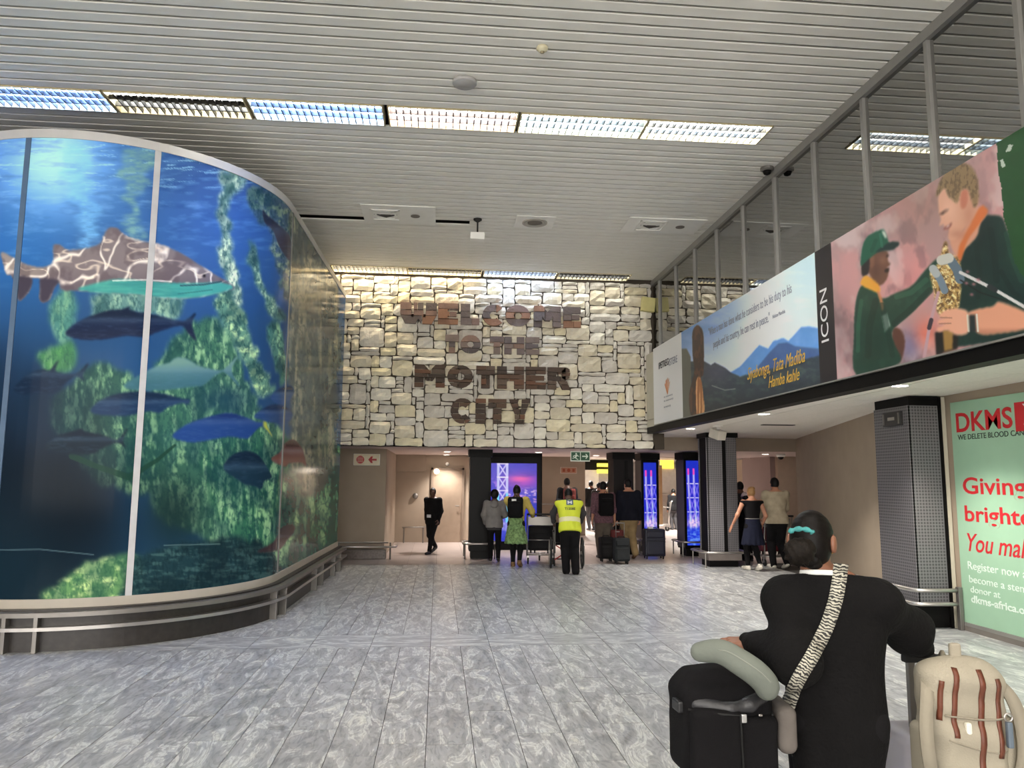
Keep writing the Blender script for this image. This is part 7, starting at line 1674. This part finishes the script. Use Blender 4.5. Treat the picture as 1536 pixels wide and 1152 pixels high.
MB().box((-0.192, -0.05, 0.235), (-0.17, 0.02, 0.275), 0.006).obj('side_buckle', mat('buckle_grey', (34, 34, 36), 0.4), bb); MB().box((0.085, -0.128, 0.235), (0.100, -0.118, 0.243), 0.003).obj('rivet', M_STEEL, bb)
# grey neck pillow curled over the bag
pw = [P3(1050, 978, 2.84), P3(1080, 977, 2.80), P3(1108, 992, 2.775), P3(1134, 1010, 2.765), P3(1149, 1026, 2.77), P3(1150, 1034, 2.775)]
np_ = thing('neck_pillow', 'pale grey neck pillow draped over the big black bag', 'pillow', tuple(pw[2]))
F_ = Field(); sm_ = smooth_open(pw, 3)
for i in range(len(sm_)-1): F_.cone(sm_[i]-pw[2], sm_[i+1]-pw[2], 0.035+0.010*math.sin(i/len(sm_)*PI), 0.035+0.010*math.sin((i+1)/len(sm_)*PI), 0.01)
sdf('cushion', F_, 0.007, cloth('pillow_grey', (108, 113, 106), var=0.06), np_)
mb = MB(); mb.tube([tuple(p-pw[2]+np.array([0.0, -0.046, 0.012])) for p in sm_[2:-3]], 0.003, 6).obj('piping', mat('piping_grey', (122, 126, 118), 0.8), np_, True)
# silver case with a long handle on her right, cream rucksack strapped to it
sx = P3(1440, 1100, 3.06); sc_ = suitcase('suitcase', 'silver grey hard suitcase with a tall handle, right of the woman in black', (sx[0]-0.07, 3.06, 0), -0.05, 0.44, 0.27, 0.70, mat('silver_shell', (176, 172, 180), 0.4, var=0.03), 0, False, None, 6)
hp = P3(1366, 990, 3.06); lx0 = hp[0]-sc_.location.x
for a in (0, 0.13): MB().box((lx0-0.014+a, -0.012, 0.74), (lx0+0.014+a, 0.012, hp[2]), 0.003).obj('handle_bar', M_STEELD, sc_)
MB().box((lx0-0.03, -0.018, hp[2]-0.01), (lx0+0.16, 0.018, hp[2]+0.02), 0.008).obj('pull_handle', M_RUB, sc_)
CR = cloth('cream_canvas', (154, 147, 132), var=0.05, scale=5, bump=0.25, bscale=160); M_LEA = mat('brown_leather', (96, 50, 32), 0.5, var=0.2, scale=30); CRS = cloth('cream_strap', (140, 133, 119), var=0.06)
rc = P3(1441, 1080, 2.80); rk = thing('rucksack', 'cream canvas rucksack with brown leather straps hung on the silver suitcase', 'backpack', (rc[0], 2.80, rc[2]-0.23), -0.12)
F_ = Field().rbox((0, 0, 0.215), (0.150, 0.085, 0.215), 0.075, 0).ell((0, 0.0, 0.40), (0.12, 0.075, 0.062), 0.06).rbox((0, -0.062, 0.13), (0.115, 0.045, 0.115), 0.04, 0.02)
F_.shift(lambda P, d: d+0.003*np.sin(P[..., 2]*60+P[..., 0]*10)); sdf('pack', F_, 0.008, CR, rk)
sdf('side_pocket', Field().rbox((0.145, 0.0, 0.14), (0.032, 0.062, 0.12), 0.03, 0), 0.008, CR, rk); sdf('side_pocket', Field().rbox((-0.145, 0.0, 0.12), (0.028, 0.060, 0.10), 0.028, 0), 0.008, CR, rk)
Fr = F_
def front_y(x, z):
    ys = np.arange(-0.25, 0.1, 0.003); v = F_.eval(np.stack([np.full_like(ys, x), ys, np.full_like(ys, z)], -1).astype(np.float32)); k = np.argmax(v < 0); return ys[k] if (v < 0).any() else -0.02
def ribbon_on(name, xz, wd, m, off=0.006):
    vs = []; pts = smooth_open([(x, 0, z) for x, z in xz], 6)
    for i, p in enumerate(pts):
        t_ = pts[min(i+1, len(pts)-1)]-pts[max(i-1, 0)]; t_ = t_/(np.linalg.norm(t_)+1e-9); n_ = np.array([-t_[2], 0, t_[0]])
        for s_ in (-1, 1): q = p+n_*wd*s_; vs.append((q[0], front_y(q[0], q[2])-off, q[2]))
    n = len(pts); o = MB().add(vs, [(2*i, 2*i+1, 2*i+3, 2*i+2) for i in range(n-1)]).obj(name, m, rk, True); so_ = o.modifiers.new('thickness', 'SOLIDIFY'); so_.thickness = 0.005; return o
ribbon_on('leather_strap', [(0.036, 0.43), (0.034, 0.34), (0.024, 0.24), (0.012, 0.12), (0.004, 0.02)], 0.010, M_LEA)
ribbon_on('leather_strap', [(0.098, 0.40), (0.096, 0.32), (0.088, 0.22), (0.080, 0.13)], 0.009, M_LEA)
ribbon_on('leather_strap', [(-0.050, 0.435), (-0.060, 0.36), (-0.068, 0.28), (-0.074, 0.20)], 0.009, M_LEA)
ribbon_on('leather_strap', [(-0.104, 0.39), (-0.112, 0.33), (-0.116, 0.25)], 0.008, M_LEA)
ribbon_on('lid_seam', [(-0.10, 0.27), (-0.03, 0.262), (0.05, 0.258), (0.11, 0.262)], 0.003, CRS, 0.004); ribbon_on('pocket_seam', [(-0.10, 0.19), (-0.02, 0.165), (0.06, 0.15), (0.11, 0.15)], 0.003, CRS, 0.004)
sdf('top_loop', Field().rbox((-0.006, 0.0, 0.475), (0.022, 0.012, 0.034), 0.01, 0), 0.006, CR, rk)
MB().box((-0.038, front_y(-0.028, 0.235)-0.016, 0.205), (-0.016, front_y(-0.028, 0.235)+0.004, 0.25), 0.008).obj('toggle', mat('toggle_cream', (226, 222, 208), 0.4), rk)
for sg, x_ in ((-1, -0.165), (1, 0.165)):
    pts = smooth_open([(sg*0.10, 0.03, 0.42), (sg*0.150, -0.06, 0.34), (sg*0.172, -0.085, 0.22), (sg*0.165, -0.085, 0.10), (sg*0.13, -0.05, 0.0)], 6); vs = []
    for p in pts: vs += [tuple(p+np.array([-0.022, 0, 0])), tuple(p+np.array([0.022, -0.01, 0]))]
    o = MB().add(vs, [(2*i, 2*i+1, 2*i+3, 2*i+2) for i in range(len(pts)-1)]).obj('shoulder_strap', CRS, rk, True); q = o.modifiers.new('thickness', 'SOLIDIFY'); q.thickness = 0.012
MB().tube([tuple(p) for p in smooth_open([(-0.13, -0.09, 0.05), (-0.10, -0.12, 0.085), (-0.05, -0.125, 0.06), (-0.03, -0.12, 0.02)])], 0.007, 6).obj('webbing_loop', CRS, rk, True)
kt = MB().box((0.098, -0.125, 0.17), (0.118, -0.105, 0.26), 0.006).obj('key_fob', mat('fob_blue_grey', (92, 104, 116), 0.4), rk); MB().tube([(0.108+0.014*math.cos(a), -0.115, 0.275+0.014*math.sin(a)) for a in np.linspace(0, 2*PI, 14, endpoint=False)], 0.003, 6, closed=True).obj('ring', M_STEEL, kt)
MB().box((-0.15, -0.115, 0.0), (-0.115, -0.10, 0.02), 0.004).obj('strap_buckle', M_RUB, rk); MB().box((0.02, -0.125, -0.004), (0.05, -0.105, 0.016), 0.004).obj('strap_buckle', M_RUB, rk)
# webbing that holds the rucksack to the handle of the case
hb_ = np.array([hp[0]+0.06, 3.06, hp[2]+0.0])-np.array(rk.location)
MB().tube([tuple(q) for q in smooth_open([(-0.02, 0.06, 0.43), (hb_[0]*0.7, 0.16, 0.44), (hb_[0], hb_[1]-0.02, hb_[2]-0.02)])], 0.009, 6).obj('hanging_strap', CRS, rk, True)
